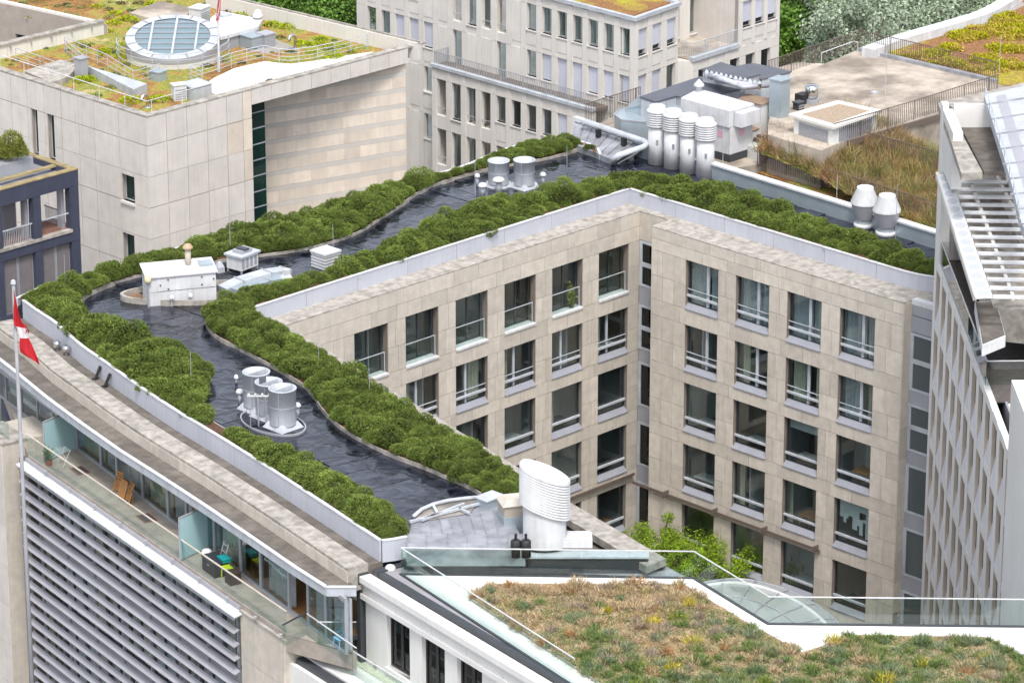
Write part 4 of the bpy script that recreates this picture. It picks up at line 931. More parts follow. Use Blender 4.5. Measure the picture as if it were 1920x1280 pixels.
# ---------------- generic roof furniture ----------------
def rail(label,pts,z,h=1.0,bars=2,step=1.5,mt='light_metal',r=.022,pick=0,name='railing',cat='railing',grp=None,closed=False):
    T=thing(name,label,cat,(pts[0][0],pts[0][1],z),group=grp)
    P=list(pts)+([pts[0]] if closed else [])
    for k in range(bars): 
        zz=z+h*(k+1)/bars; MB().tube([(p[0],p[1],zz) for p in P],r*(1.3 if k==bars-1 else .8),5).build('rail_bar',M[mt],T)
    for p in resample(P,step): MB().tube([(p[0],p[1],z),(p[0],p[1],z+h)],r,5).build('post',M[mt],T)
    if pick:
        for q in resample(P,pick): MB().beam((q[0],q[1],z+.06),(q[0],q[1],z+h-.03),.026,.026).build('baluster',M[mt],T)
    return T
def unitbox(name,label,cat,px,py,z,w,d,h,rz=0,mt='light_metal',lid=True,grille=True,grp=None):
    c=U(px,py,z); T=thing(name,label,cat,c,group=grp); F=Fac(c[0],c[1],rz)
    MB().fbox(F,-w/2,-d/2,z,w/2,d/2,z+h).build('casing',M[mt],T)
    if lid: MB().fbox(F,-w/2-.05,-d/2-.05,z+h,w/2+.05,d/2+.05,z+h+.06).build('lid',M[mt],T)
    if grille:
        for k in range(max(2,int(h/.16))): MB().fbox(F,-w/2+.06,-d/2-.015,z+.08+.14*k,w/2-.06,-d/2-.002,z+.15+.14*k).build('grille_slat',M['grey_metal'],T) if .15+.14*k<h else None
    return T
def gooseneck(label,px,py,z,h=.9,r=.1,rz=0,grp='bent silver vent pipes'):
    c=U(px,py,z); T=thing('gooseneck_pipe',label,'vent pipe',c,group=grp); F=Fac(c[0],c[1],rz); pts=[c,F.P(0,0,z+h)]
    pts+=[F.P(-.26+.26*math.cos(a),0,z+h+.26*math.sin(a)) for a in np.linspace(.3,math.pi,7)]+[F.P(-.52,0,z+h-.1)]
    MB().tube(pts,r,10).build('pipe',M['chrome'],T,True); MB().lathe(c,[(r*1.8,0),(r*1.3,.08)],10).build('collar',M['grey_metal'],T)
def sedum(name,cols,sc=1.2,patch=.35):
    m=bpy.data.materials.new(name); m.use_nodes=True; n=m.node_tree.nodes; l=m.node_tree.links; b=n['Principled BSDF']; b.inputs['Roughness'].default_value=.95; b.inputs['Specular IOR Level'].default_value=.1
    g=n.new('ShaderNodeNewGeometry'); a=n.new('ShaderNodeTexNoise'); a.inputs['Scale'].default_value=patch; a.inputs['Detail'].default_value=9; a.inputs['Roughness'].default_value=.68; l.new(g.outputs['Position'],a.inputs['Vector'])
    r=n.new('ShaderNodeValToRGB'); e=r.color_ramp.elements
    while len(e)<len(cols): e.new(.5)
    for k,(p,c) in enumerate(cols): e[k].position=p; e[k].color=(*c,1)
    l.new(a.outputs[0],r.inputs[0]); f=n.new('ShaderNodeTexNoise'); f.inputs['Scale'].default_value=9; f.inputs['Detail'].default_value=4; l.new(g.outputs['Position'],f.inputs['Vector'])
    mr=n.new('ShaderNodeMapRange'); mr.inputs[1].default_value=.3; mr.inputs[2].default_value=.7; mr.inputs[3].default_value=.6; mr.inputs[4].default_value=1.35; l.new(f.outputs[0],mr.inputs[0])
    v=n.new('ShaderNodeVectorMath'); v.operation='SCALE'; l.new(r.outputs[0],v.inputs[0]); l.new(mr.outputs[0],v.inputs['Scale']); l.new(v.outputs[0],b.inputs['Base Color'])
    bp=n.new('ShaderNodeBump'); bp.inputs['Distance'].default_value=.10; l.new(f.outputs[0],bp.inputs['Height']); l.new(bp.outputs[0],b.inputs['Normal']); return m
M['sedum_b']=sedum('mixed_sedum',[(.34,(.15,.10,.03)),(.43,(.28,.15,.06)),(.48,(.33,.20,.08)),(.52,(.30,.28,.06)),(.57,(.20,.22,.05)),(.66,(.46,.37,.18))])
M['sedum_r']=sedum('red_sedum',[(.28,(.24,.12,.05)),(.42,(.27,.14,.075)),(.52,(.25,.135,.06)),(.58,(.33,.25,.06)),(.64,(.34,.32,.03)),(.75,(.40,.34,.10))],patch=.26)
M['cush']=mat('sedum_cushion',(1,1,1),.9,.25,5,attr='Col',island=.25,spec=.1)
def cushions(label,pts,colf,parent=None,kind='stuff',name='sedum_cushions',cat=None):
    """low tufted mounds: pts=(x,y,z,r,h)"""
    r=np.random.default_rng(len(pts)+3); VV=[];CC=[]
    for x,y,z,rad,h in pts:
        k=int(60+rad*rad*420); d=unit(r.normal(size=(k,3))); d[:,2]=abs(d[:,2]); P=np.array([x,y,z])+d*[rad,rad,h]*r.uniform(.75,1.0,(k,1))
        VV.append(blades(P,d*.8+r.normal(size=d.shape)*.6+[0,0,.5],r.uniform(.08,.2,k)*min(1,.4+rad),r.uniform(.06,.13,k)*min(1,.5+rad),r)); c=np.array(colf(r)); CC.append(np.clip(c*r.uniform(.8,1.2,(k,1)),0,1))
    me=tris_mesh(name,np.concatenate(VV),M['cush'],np.concatenate(CC)); o=put(me,name,parent,kind=kind)
    if label: o['label']=label; o['category']=cat or 'ground cover'
    return o
def scatter(poly,n,zf,rlo,rhi,hf,rng):
    xs=[p[0] for p in poly]; ys=[p[1] for p in poly]; out=[]
    while len(out)<n:
        x,y=rng.uniform(min(xs),max(xs)),rng.uniform(min(ys),max(ys))
        if inside(x,y,poly): r_=rng.uniform(rlo,rhi); out.append((x,y,zf,r_,r_*hf))
    return out
# ---------------- pale stone building with the green roof (upper left) ----------------
ZB=22.0
BB=thing('stone_building','pale stone building with green roof, curved banded wall and oval skylight','building',(-4.85,33.7,0))
YB=33.75; XB=-4.85
FBl=Fac(XB,58,-90); FBr=Fac(XB,YB,0); UC=58-YB
wins=[]
for (x0,y0,x1,y1) in ((58,205,73,292),(88,213,104,302),(228,325,253,382),(230,435,254,520)):
    a=FBl.px(x0,y0); b=FBl.px(x1,y1); w_=b[0]-a[0]; zt=a[1]; zb_=FBl.px(x0,y1-.32*(x1-x0))[1]; wins.append((a[0],b[0],zb_,zt))
wall(BB,FBl,8,UC-.06,0,ZB-.02,wins,M['mortar_b'],'wall',th=.5,d0=.06)
ue=FBr.px(472,190)[0]
wall(BB,FBr,.06,ue-.02,0,ZB-.02,[],M['mortar_b'],'wall',th=.5,d0=.06)
vj=[FBl.px(x,134+.32*x+20)[0] for x in (-12,20,50,82,114,146,176,222)]; vj=[8]+vj+[UC]
zr=[ZB]; z=20.25
while z>2: zr+=[z]; z-=1.92
def cladb(F,us_,ops,mt,mt2=None,zmin=2):
    for i,(za,zb_) in enumerate(zip(zr,zr[1:])):
        g=.035 if i%2==0 else .012
        for k,(a,b) in enumerate(zip(us_,us_[1:])):
            hit=[o for o in ops if o[0]<b-.05 and o[1]>a+.05 and o[2]<za-.05 and o[3]>zb_+.05]
            p=PX(*F.P((a+b)/2,0,(za+zb_)/2))
            if p[1]>520 or p[0]<-40: continue
            mt_=mt if random.random()>.14 else (mt2 or mt)
            if not hit: MB().fbox(F,a+.02,0 if (k+i)%5 else .01,zb_+g,b-.02,.06,za-.012).build('stone_panel',mt_,BB)
            else:
                o=hit[0]
                for (p0,p1,q0,q1) in ((a,o[0],zb_,za),(o[1],b,zb_,za),(max(a,o[0]),min(b,o[1]),zb_,o[2]),(max(a,o[0]),min(b,o[1]),o[3],za)):
                    q0,q1=max(q0,zb_),min(q1,za)
                    if p1-p0>.08 and q1-q0>.08: MB().fbox(F,max(p0,a)+.02,0,q0+.012,min(p1,b)-.02,.06,q1-.012).build('stone_panel',mt_,BB)
cladb(FBl,vj,wins,M['stone_b'])
vr=[0]+[FBr.px(x,222-.3*(x-275)+20)[0] for x in (312,350,388,425,455)]+[ue]
cladb(FBr,vr,[],M['stone_b'],M['stone_warm'])
for a,b,z0,z1 in wins:
    f=MB(); f.fbox(FBl,a,.28,z0,a+.06,.36,z1).fbox(FBl,b-.06,.28,z0,b,.36,z1).fbox(FBl,a+.06,.28,z0,b-.06,.36,z0+.08).fbox(FBl,a+.06,.28,z1-.06,b-.06,.36,z1)
    if z1-z0>3: f.fbox(FBl,a+.06,.27,z0+(z1-z0)*.36,b-.06,.37,z0+(z1-z0)*.36+.12)
    o=f.build('window',M['light_metal'],BB); MB().fbox(FBl,a+.06,.31,z0+.08,b-.06,.32,z1-.06).build('pane',M['glass_green'],o); MB().fbox(FBl,a-.05,-.12,z0-.16,b+.05,.28,z0).build('sill',M['stone_c'],o); MB().fbox(FBl,a,.5,z0,b,.56,z1).build('blind',M['grey_metal'],o)
# roof slab edge / copings
zc_=ZB
MB().fbox(FBr,.0,.0,ZB,ue+14.5,.55,ZB+.10).build('coping',M['ledge'],BB)
MB().fbox(FBl,0,.0,ZB,UC-.56,.55,ZB+.097).build('coping',M['ledge'],BB)
for k in range(8):
    a=ue+k*1.62; MB().fbox(FBr,a+.01,.0,ZB-.92,min(a+1.6,ue+13.2),.10,ZB-.005).build('slab_edge_panel',M['stone_b'],BB)
XR=XB+ue+13.2
MB().prism([(XB+ue,YB+.1),(XR,YB+.1),(XR,YB+9),(XB+ue,YB+9)],ZB-.95,ZB-.75).build('soffit',M['stone_b'],BB)
# curved banded wall under the slab
Mx=(XR-.3,YB+.25); dr=Vector((.961,-.2757))
P0=Vector(Mx)-dr*11.3; path=[Vector(Mx)-dr*t for t in (0,2.2,4.4,6.6,8.8,10.2,11.3)]
cen=P0+Vector((.2757,.961))*2.9
for k in range(1,8):
    a=math.atan2(-.961,-.2757)-k*R(13); path.append(cen+Vector((math.cos(a),math.sin(a)))*2.9)
path=[tuple(p) for p in path][::-1]
pz=[(ZB-.76-1.02*i,ZB-.76-1.02*i-1.02) for i in range(14)]
ps=resample(path,1.15)
for i,(z1,z0) in enumerate(pz):
    if i>10: break
    for k,(a,b) in enumerate(zip(ps,ps[1:])):
        MB().ribbon([a,b],.10,z0+.30,z1-.006).build('stone_block',M['stone_warm'],BB)
    MB().ribbon(resample(path,2.3),.105,z0,z0+.29).build('stone_band',M['stone_band'],BB)
MB().ribbon(path,.09,0,ZB-.76-11.3).build('wall',M['stone_warm'],BB)
# green glass strip
e0=ps[0]; gz=[ZB-.8-1.0*k for k in range(14)]
FG_=Fac(XB+ue+.02,YB+.75,0); gw=e0[0]-(XB+ue)+1.6
for k,(za,zb_) in enumerate(zip(gz,gz[1:])):
    o=MB().fbox(FG_,0,0,zb_,gw,.06,zb_+.07).build('glazing_bar',M['grey_metal'],BB); MB().fbox(FG_,0,.02,zb_+.07,gw,.03,za).build('pane',M['glass_green'],o)
MB().fbox(FG_,0,.5,0,gw,.55,ZB-.8).build('backing',M['dark'],BB)
# roof deck
ZD=21.42
court=[U2(-80,112.8,ZB),U2(196,48,ZB),U2(-80,-12,ZB)]
deck=[(XB+.5,YB+.5),(XR,YB+.5),(XR-.5,YB+30),(XB+18,YB+60),(XB+.5,YB+60),court[2],court[1],court[0],(XB+.5,court[0][1]-.3)]
MB().prism(deck,21.12,ZD).build('green_roof',M['sedum_b'],BB)
# court walls and parapet
def cwall(a,b,z0,z1,mt,nm,th=.35,hooks=False):
    F=Fac.two(a,b); L=math.hypot(b[0]-a[0],b[1]-a[1]); n=max(1,int(L/3.2))
    for k in range(n): MB().fbox(F,L*k/n+.01,0,z0,L*(k+1)/n-.01,th,z1-.12).build(nm,mt,BB)
    MB().fbox(F,-.05,-.10,z1-.12,L+.05,th+.10,z1).build('coping',M['ledge'],BB)
    if hooks:
        for k in range(int(L/1.6)): 
            u=.8+1.6*k; o=MB(); o.fbox(F,u,-.14,z1-.30,u+.06,-.0,z1-.24).fbox(F,u,-.14,z1-.50,u+.06,-.08,z1-.30); o.build('rope_hook',M['grey_metal'],BB)
cwall(court[0],court[1],ZD-.2,ZB+.35,M['stone_c'],'parapet',hooks=True)
MB().prism([court[1],(court[1][0]+.3,court[1][1]+.3),(court[2][0]+.3,court[2][1]+.3),court[2]],20.9,ZB+.12).build('parapet',M['stone_c'],BB)
F=Fac.two(court[2],court[1]); L=math.hypot(court[2][0]-court[1][0],court[2][1]-court[1][1])
w1=F.px(30,63); w2=F.px(50,80)
wall(BB,F,0,L,8,ZB,[(w1[0],w2[0],w2[1]+.1,w1[1])],M['mortar_b'],'court_wall',th=.3,d0=-.06)
for k in range(5):
    for j in range(5):
        a,b=L*k/5,L*(k+1)/5; z1=ZB-.05-2.2*j
        if not(a<w2[0] and b>w1[0] and z1-2.2<w1[1] and z1>w2[1]): MB().fbox(F,a+.02,.24,z1-2.2,b-.02,.30,z1-.03).build('stone_panel',M['stone_b'],BB)
MB().fbox(F,w1[0],.2,w2[1]+.1,w2[0],.22,w1[1]).build('window',M['glass_green'],BB)
# far right parapet with rope hooks
cwall(U2(782,82,ZB+.3),U2(385,-12,ZB+.3),ZD-.2,ZB+.45,M['stone_c'],'parapet',hooks=True,th=-.35)
MB().prism([U2(x,y,ZD+.02) for x,y in [(735,92),(380,8),(400,4),(765,90)]],ZD-.2,ZD+.03).build('metal_flashing',M['zinc'],BB)
# white roof sheet
ws=[U2(x,y,ZD+.06) for x,y in [(378,163),(400,147),(440,128),(497,115),(520,118),(545,120),(585,115),(640,106),(700,97),(640,120),(500,150),(440,172),(405,178)]]
MB().prism(ws,ZD-.1,ZD+.06).build('white_roof_sheet',M['whitewall'],BB)
r=np.random.default_rng(31)
cush=[]
for x,y,s in [(452,30,1),(478,38,1),(512,48,1.1),(538,52,1.1),(574,86,1),(600,84,1.1),(616,87,.8),(640,88,.8),(625,108,1),(602,75,1),(213,45,1),(240,37,1),(215,27,.9),(250,56,.8),(228,88,.9),(228,108,1.2),(195,95,.8),(195,100,1),(180,15,1),(285,10,1),(245,190,1.2),(298,188,1.3),(560,80,.7),(205,60,.6),(155,152,1.2),(162,150,1),(585,100,.8),(660,98,.8)]:
    p=U(x,y,ZD); cush.append((p[0],p[1],ZD,s*r.uniform(.42,.62),s*.2))
cushions(None,cush,lambda q:[.30,.36,.015],BB,name='yellow_sedum')
cushions(None,[q for q in scatter(deck,420,ZD,.12,.4,.35,r) if not inside(q[0],q[1],ws)],lambda q:q.uniform(0,1)*np.array([.28,.22,.08])+q.uniform(0,1)*np.array([.06,.14,.03])+.03,BB,name='sedum_tufts')
# railings
rail('white edge railing round the near corner of the green roof',[U2(0,128,ZB),U2(276,216,ZB),U2(420,176,ZB)],ZB+.1,h=.75,bars=1,step=2.4,mt='white')
rail('curved silver railing between the green roof and the white roof sheet',[U2(*p,ZD) for p in [(378,163),(355,152),(400,140),(440,126),(495,113),(520,119),(545,121),(585,116),(640,105),(690,92)]],ZD,h=.95,bars=4,step=1.3)
rail('silver railing round the sunken roof corner',[U2(*p,ZD) for p in [(30,116),(112,145),(158,131),(122,100)]],ZD,h=.9,bars=3,step=1.3)
rail('silver railing along the long flat rooflight',[U2(*p,ZD) for p in [(122,97),(200,130),(252,162),(300,148)]],ZD,h=.95,bars=3,step=1.3)
# oval skylight drum, tilted top
c=U(325,107,ZD); SK=thing('oval_skylight','tilted oval glass skylight drum on the green roof, ringed by a railing','skylight',c); rr_=2.9; n=48; tl=.21
def sring(rad,z,tilt): return [(c[0]+rad*math.cos(2*math.pi*k/n),c[1]+rad*math.sin(2*math.pi*k/n),c[2]+z+tilt*rad*(math.cos(2*math.pi*k/n)+math.sin(2*math.pi*k/n))*S2) for k in range(n)]
loft([sring(2.9,0,0),sring(2.9,.55,.06)],'lower_drum',M['stone_c'],SK).data.shade_smooth()
loft([sring(2.95,.55,.06),sring(2.95,1.3,tl)],'upper_drum',M['alu'],SK).data.shade_smooth()
loft([sring(2.95,1.3,tl),sring(2.35,1.35,tl)],'rim',M['light_metal'],SK)
for k in range(0,n,3):
    a=2*math.pi*k/n; pf=lambda rad:(c[0]+rad*math.cos(a),c[1]+rad*math.sin(a),c[2]+1.39+tl*rad*(math.cos(a)+math.sin(a))*S2); MB().beam(pf(2.38),pf(2.93),.04,.04).build('rim_seam',M['alu'],SK)
m=MB(); m.v=sring(2.35,1.29,tl); m.f=[tuple(range(n))]; m.build('pane',M['glass_sky'],SK)
def onsk(a,b): # a along right, b along away
    x,y=(a+b)*S2,(b-a)*S2; return (c[0]+x,c[1]+y,c[2]+1.35+tl*b)
for a in (-1.35,.12,1.5):
    h=math.sqrt(2.33**2-a*a); MB().beam(onsk(a,-h),onsk(a,h),.13,.08).build('glazing_bar',M['light_metal'],SK)
for b in (-1.65,-.95,-.25,.45,1.15,1.8):
    h=math.sqrt(2.33**2-b*b); MB().beam(onsk(-h,b-.0),onsk(h,b+.0),.07,.06).build('glazing_bar',M['grey_metal'],SK)
pts=[(c[0]+3.5*math.cos(a),c[1]+3.5*math.sin(a)) for a in np.linspace(R(130),R(330),30)]
rail('curved silver safety railing round the oval skylight',pts,ZD,h=1.15,bars=3,step=1.6)
# roof units of this building
unitbox('ac_unit','white air conditioner with dark fan grille near the green roof corner','ac unit',336,187,ZD,.8,.55,.95,-20,'white')
unitbox('steel_cabinet','grey sheet cabinet on the white roof sheet behind the near edge','cabinet',366,180,ZD,1.5,1.3,.75,0,'light_metal',grille=False)
unitbox('roof_hatch','small grey glazed roof hatch below the oval skylight','roof hatch',297,150,ZD,.75,.75,.55,10,'galv',grille=False)
unitbox('vent_box','wide grey vent box with flat lid on the gravel patch','roof vent',474,88,ZD,1.15,1.15,.75,0,'galv')
unitbox('vent_box','narrow grey vent box right of the wide one on the gravel patch','roof vent',499,86,ZD,.85,.85,.8,0,'alu')
unitbox('ac_unit','white air handler standing behind the oval skylight','ac unit',375,45,ZD,1.1,.9,1.1,15,'white')
MB().prism([U2(x,y,ZD+.02) for x,y in [(425,78),(490,62),(555,90),(500,100),(470,96)]],ZD-.1,ZD+.02).build('gravel_patch',M['gravelgrey'],BB)
c_=U(484,64,ZD); T=thing('flue','grey chimney flue with white cone cap beside the white penthouse','flue',c_); MB().lathe(c_,[(.2,0),(.2,1.15)],14).build('pipe',M['alu'],T,True); MB().lathe(c_,[(.34,1.1),(.34,1.2),(.16,1.55),(.05,1.62)],14).build('cap',M['white'],T,True)
gooseneck('bent silver pipe near the right edge of the green roof',554,94,ZD,.75,rz=0); gooseneck('bent silver pipe at the near corner of the green roof',277,202,ZD,.6,rz=10)
# white penthouse box and concrete slab
pz=[U2(x,y,ZD+1.0) for x,y in [(398,35),(414,22),(488,37),(481,50),(414,68),(396,62)]]
T=thing('penthouse','low white penthouse box with grey sides behind the oval skylight','penthouse',(pz[0][0],pz[0][1],ZD)); MB().prism(pz,ZD,ZD+.78).build('walls',M['grey_metal'],T); MB().prism(offs(pz,.12,True),ZD+.78,ZD+1.0).build('roof',M['white'],T); 
p=U(419,30,ZD+1.0); MB().box(p[0]-.4,p[1]-.4,ZD+1.0,p[0]+.4,p[1]+.4,ZD+1.14).build('hatch',M['light_metal'],T)
MB().prism([U2(x,y,ZD+.25) for x,y in [(243,24),(300,2),(360,15),(350,30),(300,40)]],ZD-.1,ZD+.25).build('roof_slab',M['concrete'],BB)
MB().prism([U2(x,y,ZD+.35) for x,y in [(45,133),(113,112),(150,122),(124,146),(95,155)]],ZD-.1,ZD+.35).build('roof_slab',M['ledge'],BB)
MB().prism([U2(x,y,ZD+.5) for x,y in [(160,122),(172,126),(276,157),(250,168)]],ZD-.1,ZD+.5).build('rooflight_box',M['light_metal'],BB)
unitbox('stair_head','grey metal cabinet at the sunken roof corner','cabinet',153,146,ZD,.6,.6,1.25,0,'alu',grille=False)
# flag on this roof
p=U(411,135,ZD); T=thing('flagpole','white flagpole behind the oval skylight','flagpole',p); MB().tube([p,(p[0],p[1],ZD+7)],[.07,.05],8).build('pole',M['white'],T)
FL2=thing('flag','furled red and white flag on the green roof flagpole','flag',(p[0],p[1],ZD+4)); DD=((p[0]-CX)+(p[1]-CY))*S2-.05
def cl2(pts,nm,mt):
    m=MB(); nc=7
    for a,b in pts:
        for k in range(nc): t=k/(nc-1); m.v.append(tuple(on_d(a[0]+(b[0]-a[0])*t,a[1]+(b[1]-a[1])*t,DD+.08*math.sin(t*8+a[1]*.2))))
    for i in range(len(pts)-1):
        for k in range(nc-1): j=i*nc+k; m.f.append((j,j+1,j+nc+1,j+nc))
    m.build(nm,mt,FL2,True)
cl2([((409,-25),(414,-25)),((408,0),(414,0)),((407,20),(413,25)),((405,38),(409,46))],'red_bar',M['red']); cl2([((411,-20),(415,-20)),((410,10),(414,12)),((408,30),(412,40))],'white_field',M['whitecloth'])
# ---------------- navy building at the left edge ----------------
ZN=20.0
NB=thing('navy_building','dark navy framed building with balconies at the left edge','building',(-14,34,0)); FN_=Fac(-20,33.8,0); uR=FN_.px(146,318)[0]
def nu(x,y): return FN_.px(x,y)[0]
c0,c1_,c2__,c3_=nu(2,380),nu(62,370),nu(76,360),nu(131,350)
fz=[ZN,ZN-.95,ZN-3.55,ZN-4.25,ZN-7.6]
m=MB(); m.fbox(FN_,-2,0,fz[1],uR,.5,fz[0]); m.build('beam',M['navy'],NB); MB().fbox(FN_,-2,0,fz[3],uR,.5,fz[2]).build('beam',M['navy'],NB); MB().fbox(FN_,-2,0,fz[4]-.6,uR,.5,fz[4]).build('beam',M['navy'],NB)
for a,b in ((-2,c0-1.6),(c0-.35,c0+.02),(c1_,c2__),(c3_,uR)):
    for zt,zb_ in ((fz[1],fz[2]),(fz[3],fz[4]),(fz[4]-.6,0)): MB().fbox(FN_,a,.02,zb_,b,.48,zt).build('column',M['navy'],NB)
moss=mat('mossy_coping',(.30,.24,.12),.9,.25,4,spot=(.16,.13,.08),spot_amt=.6,spot_scale=2)
MB().fbox(FN_,-2,-.03,ZN,uR+.03,.42,ZN+.07).build('coping',moss,NB); MB().fbox(FN_,uR-.39,.42,ZN,uR+.03,6,ZN+.07).build('coping',moss,NB); MB().fbox(FN_,-2,1.5,ZN-.1,uR-.39,1.85,ZN+.0).build('coping',moss,NB)
MB().fbox(FN_,-2,.5,ZN-.9,uR-.1,6,ZN-.35).build('roof',M['zinc'],NB); MB().fbox(FN_,uR-.4,.5,ZN-.95,uR,6,ZN).build('parapet',M['navy'],NB)
for k in range(4): MB().fbox(FN_,-1.5+1.7*k,.6,ZN-.2,-.0+1.7*k,1.4,ZN-.12).build('rooflight',M['light_metal'],NB)
# balcony storey
brn=mat('balcony_tiles',(.20,.10,.075),.8,.2,4)
MB().fbox(FN_,-2,.3,fz[2]-.05,uR-.05,2.6,fz[2]+.03).build('balcony_floor',brn,NB); MB().fbox(FN_,-2,-.06,fz[2]-.12,c3_+.05,.3,fz[2]+.05).build('balcony_sill',M['ledge'],NB)
MB().fbox(FN_,-2,2.0,fz[2],c1_+.25,2.1,fz[1]).build('rear_wall',M['alu'],NB)
for a,b in ((c0,c1_),):
    T=MB().fbox(FN_,a,.2,fz[2]+.95,b,.26,fz[2]+1.02).build('balcony_rail',M['light_metal'],NB)
    for k in range(18): u=a+(b-a)*k/18; MB().fbox(FN_,u,.21,fz[2]+.05,u+.025,.25,fz[2]+.95).build('baluster',M['light_metal'],T)
T=MB().fbox(FN_,c3_-.1,.5,fz[2]+.95,c3_-.03,2.4,fz[2]+1.02).build('balcony_rail',M['light_metal'],NB)
for k in range(17): MB().fbox(FN_,c3_-.09,.5+.11*k,fz[2]+.05,c3_-.06,.525+.11*k,fz[2]+.95).build('baluster',M['light_metal'],T)
MB().fbox(FN_,c2__,.2,fz[2]+.95,c3_,.26,fz[2]+1.02).build('balcony_rail',M['light_metal'],NB)
for u in (c1_-.25,c2__+.02,c3_-.3): MB().fbox(FN_,u,.5,fz[2],u+.22,.9,fz[1]).build('jamb',M['alu'],NB)
# shuttered windows below
for a,b in ((c0,c1_),(c2__,c3_)):
    for k in range(2):
        u0=a+(b-a)*k/2; o=MB().fbox(FN_,u0+.02,.25,fz[4],a+(b-a)*(k+1)/2-.02,.3,fz[3]).build('window',M['grey_metal'],NB)
        MB().fbox(FN_,u0+.1,.22,fz[4]+.1,a+(b-a)*(k+1)/2-.1,.245,fz[3]-.1).build('shutter',mat('taupe_shutter',(.17,.155,.16),.6),o)
    MB().fbox(FN_,a,.3,0,b,.35,fz[4]-.6).build('wall',M['grey_metal'],NB)
# roof shrub in a planter
p=U(30,300,ZN+.3); T=thing('planter','long grey roof planter box on the navy building','planter',(p[0],p[1],ZN-.3)); MB().fbox(FN_,-2,2.6,ZN-.3,uR-1.2,4.6,ZN+.45).build('trough',M['grey_metal'],T)
T2=thing('roof_shrub','loose yellow green shrub in the navy building roof planter','shrub',(p[0],p[1],ZN+.45)); r=np.random.default_rng(9)
for k in range(12):
    me,cm=random.choice(BUSH); q=FN_.P(-.9+random.uniform(0,uR-.6),3.4+random.uniform(-.5,1.2),ZN+.6+random.uniform(0,.9)); s=random.uniform(.6,1.0); o=put(me,'foliage_clump',T2,q,random.random()*6,scale=(s,s,s*.9))
M['shrub']=mat('yellow_green_leaves',(.22,.24,.05),.7,.3,3,island=.4,trans=.2)
for o in T2.children: o.data=o.data.copy() if False else o.data; o.material_slots[0].link='OBJECT'; o.material_slots[0].material=M['shrub']
# ---------------- cream office building at the back ----------------
CB=thing('cream_building','cream office building with tall narrow windows, blinds and terraces at the back','building',(31.5,35,0))
C0=U2(1191,34,22); FC=Fac(C0[0],60,-90); UCC=60-C0[1]
WDC,HTC=.90,1.78; COLS=[21.50+1.405*k for k in range(-13,7)]
ROWS=[21.13,17.97,14.83,11.5]
def cwin(F,u,zb,w,h,kind,par=CB,rv=.26):
    f=MB(); f.fbox(F,u,rv,zb,u+.05,rv+.07,zb+h).fbox(F,u+w-.05,rv,zb,u+w,rv+.07,zb+h).fbox(F,u+.05,rv,zb,u+w-.05,rv+.07,zb+.05).fbox(F,u+.05,rv,zb+h-.05,u+w-.05,rv+.07,zb+h)
    o=f.build('window',M['grey_metal'],par); MB().fbox(F,u+.05,rv+.03,zb+.05,u+w-.05,rv+.04,zb+h-.05).build('pane',M['glass_dark'] if kind!='clear' else M['glass'],o)
    MB().fbox(F,u-.03,-.05,zb-.07,u+w+.03,rv,zb).build('sill',M['stone_c'],o)
    if kind=='blind': MB().fbox(F,u+.02,rv-.08,zb+.02,u+w-.02,rv-.05,zb+h).build('blind',M['blind'],o)
    if kind=='half': MB().fbox(F,u+.02,rv-.08,zb+.35,u+w-.02,rv-.05,zb+h).build('blind',M['blind'],o)
    if kind=='curtain': MB().fbox(F,u+.06,rv+.2,zb,u+w*.5,rv+.22,zb+h).build('curtain',M['curtain'],o)
    MB().fbox(F,u-.1,rv+.9,zb-.2,u+w+.1,rv+.95,zb+h+.2).build('interior',M['room'],o)
    return o
def cface(F,u0,u1,cols,rows,spec,par=CB,z0=0,z1=21.75,wd=WDC,ht=HTC):
    ops=[]
    for j,zt in enumerate(rows):
        for k,u in enumerate(cols):
            kd=spec(j,k)
            if kd in ('wall',): continue
            h=2.55 if kd in ('door','doorblind','loggia') else ht
            ops.append((u,u+wd,zt-h,zt,kd))
    wall(par,F,u0,u1,z0,z1,ops,M['stone_c'],'wall',th=.3,d0=.04)
    for (a,b,za,zb_,kd) in ops:
        if kd=='loggia':
            MB().fbox(F,a,1.0,za,b,1.05,zb_).build('loggia_back',M['stone_warm'],par); MB().fbox(F,a,.34,za-.05,b,1.0,za).build('loggia_floor',M['ledge'],par); MB().fbox(F,a,.1,za+.55,b,.13,za+.58).build('rail',M['light_metal'],par)
        else: cwin(F,a,za,b-a,zb_-za,{'door':'clear','doorblind':'blind'}.get(kd,kd),par)
    # raised pier and spandrel panels
    e=[u0]+[x for u in cols for x in (u,u+wd)]+[u1]
    zz=sorted(set([z0,z1]+[x for zt in rows for x in (zt,)]),reverse=True)
    for i,(za,zb_) in enumerate(zip(zz,zz[1:])):
        for k in range(0,len(e)-1,2):
            a,b=e[k],e[k+1]
            if b-a<.1: continue
            MB().fbox(F,a+.02,0,zb_+.015,b-.02,.04,za-.015).build('pier_panel',M['stone_c'],par)
    for j,zt in enumerate(rows):
        for k,u in enumerate(cols):
            kd=spec(j,k); h=2.55 if kd in ('door','doorblind','loggia') else ht; nz=rows[j+1] if j+1<len(rows) else z0
            top=zt-h-.07 if kd!='wall' else zt
            if kd!='wall' and h>2: continue
            if top-(nz+.35)>.25: MB().fbox(F,u+.02,.012,nz+.38,u+wd-.02,.04,top-.01).build('spandrel_panel',M['stone_c'],par)
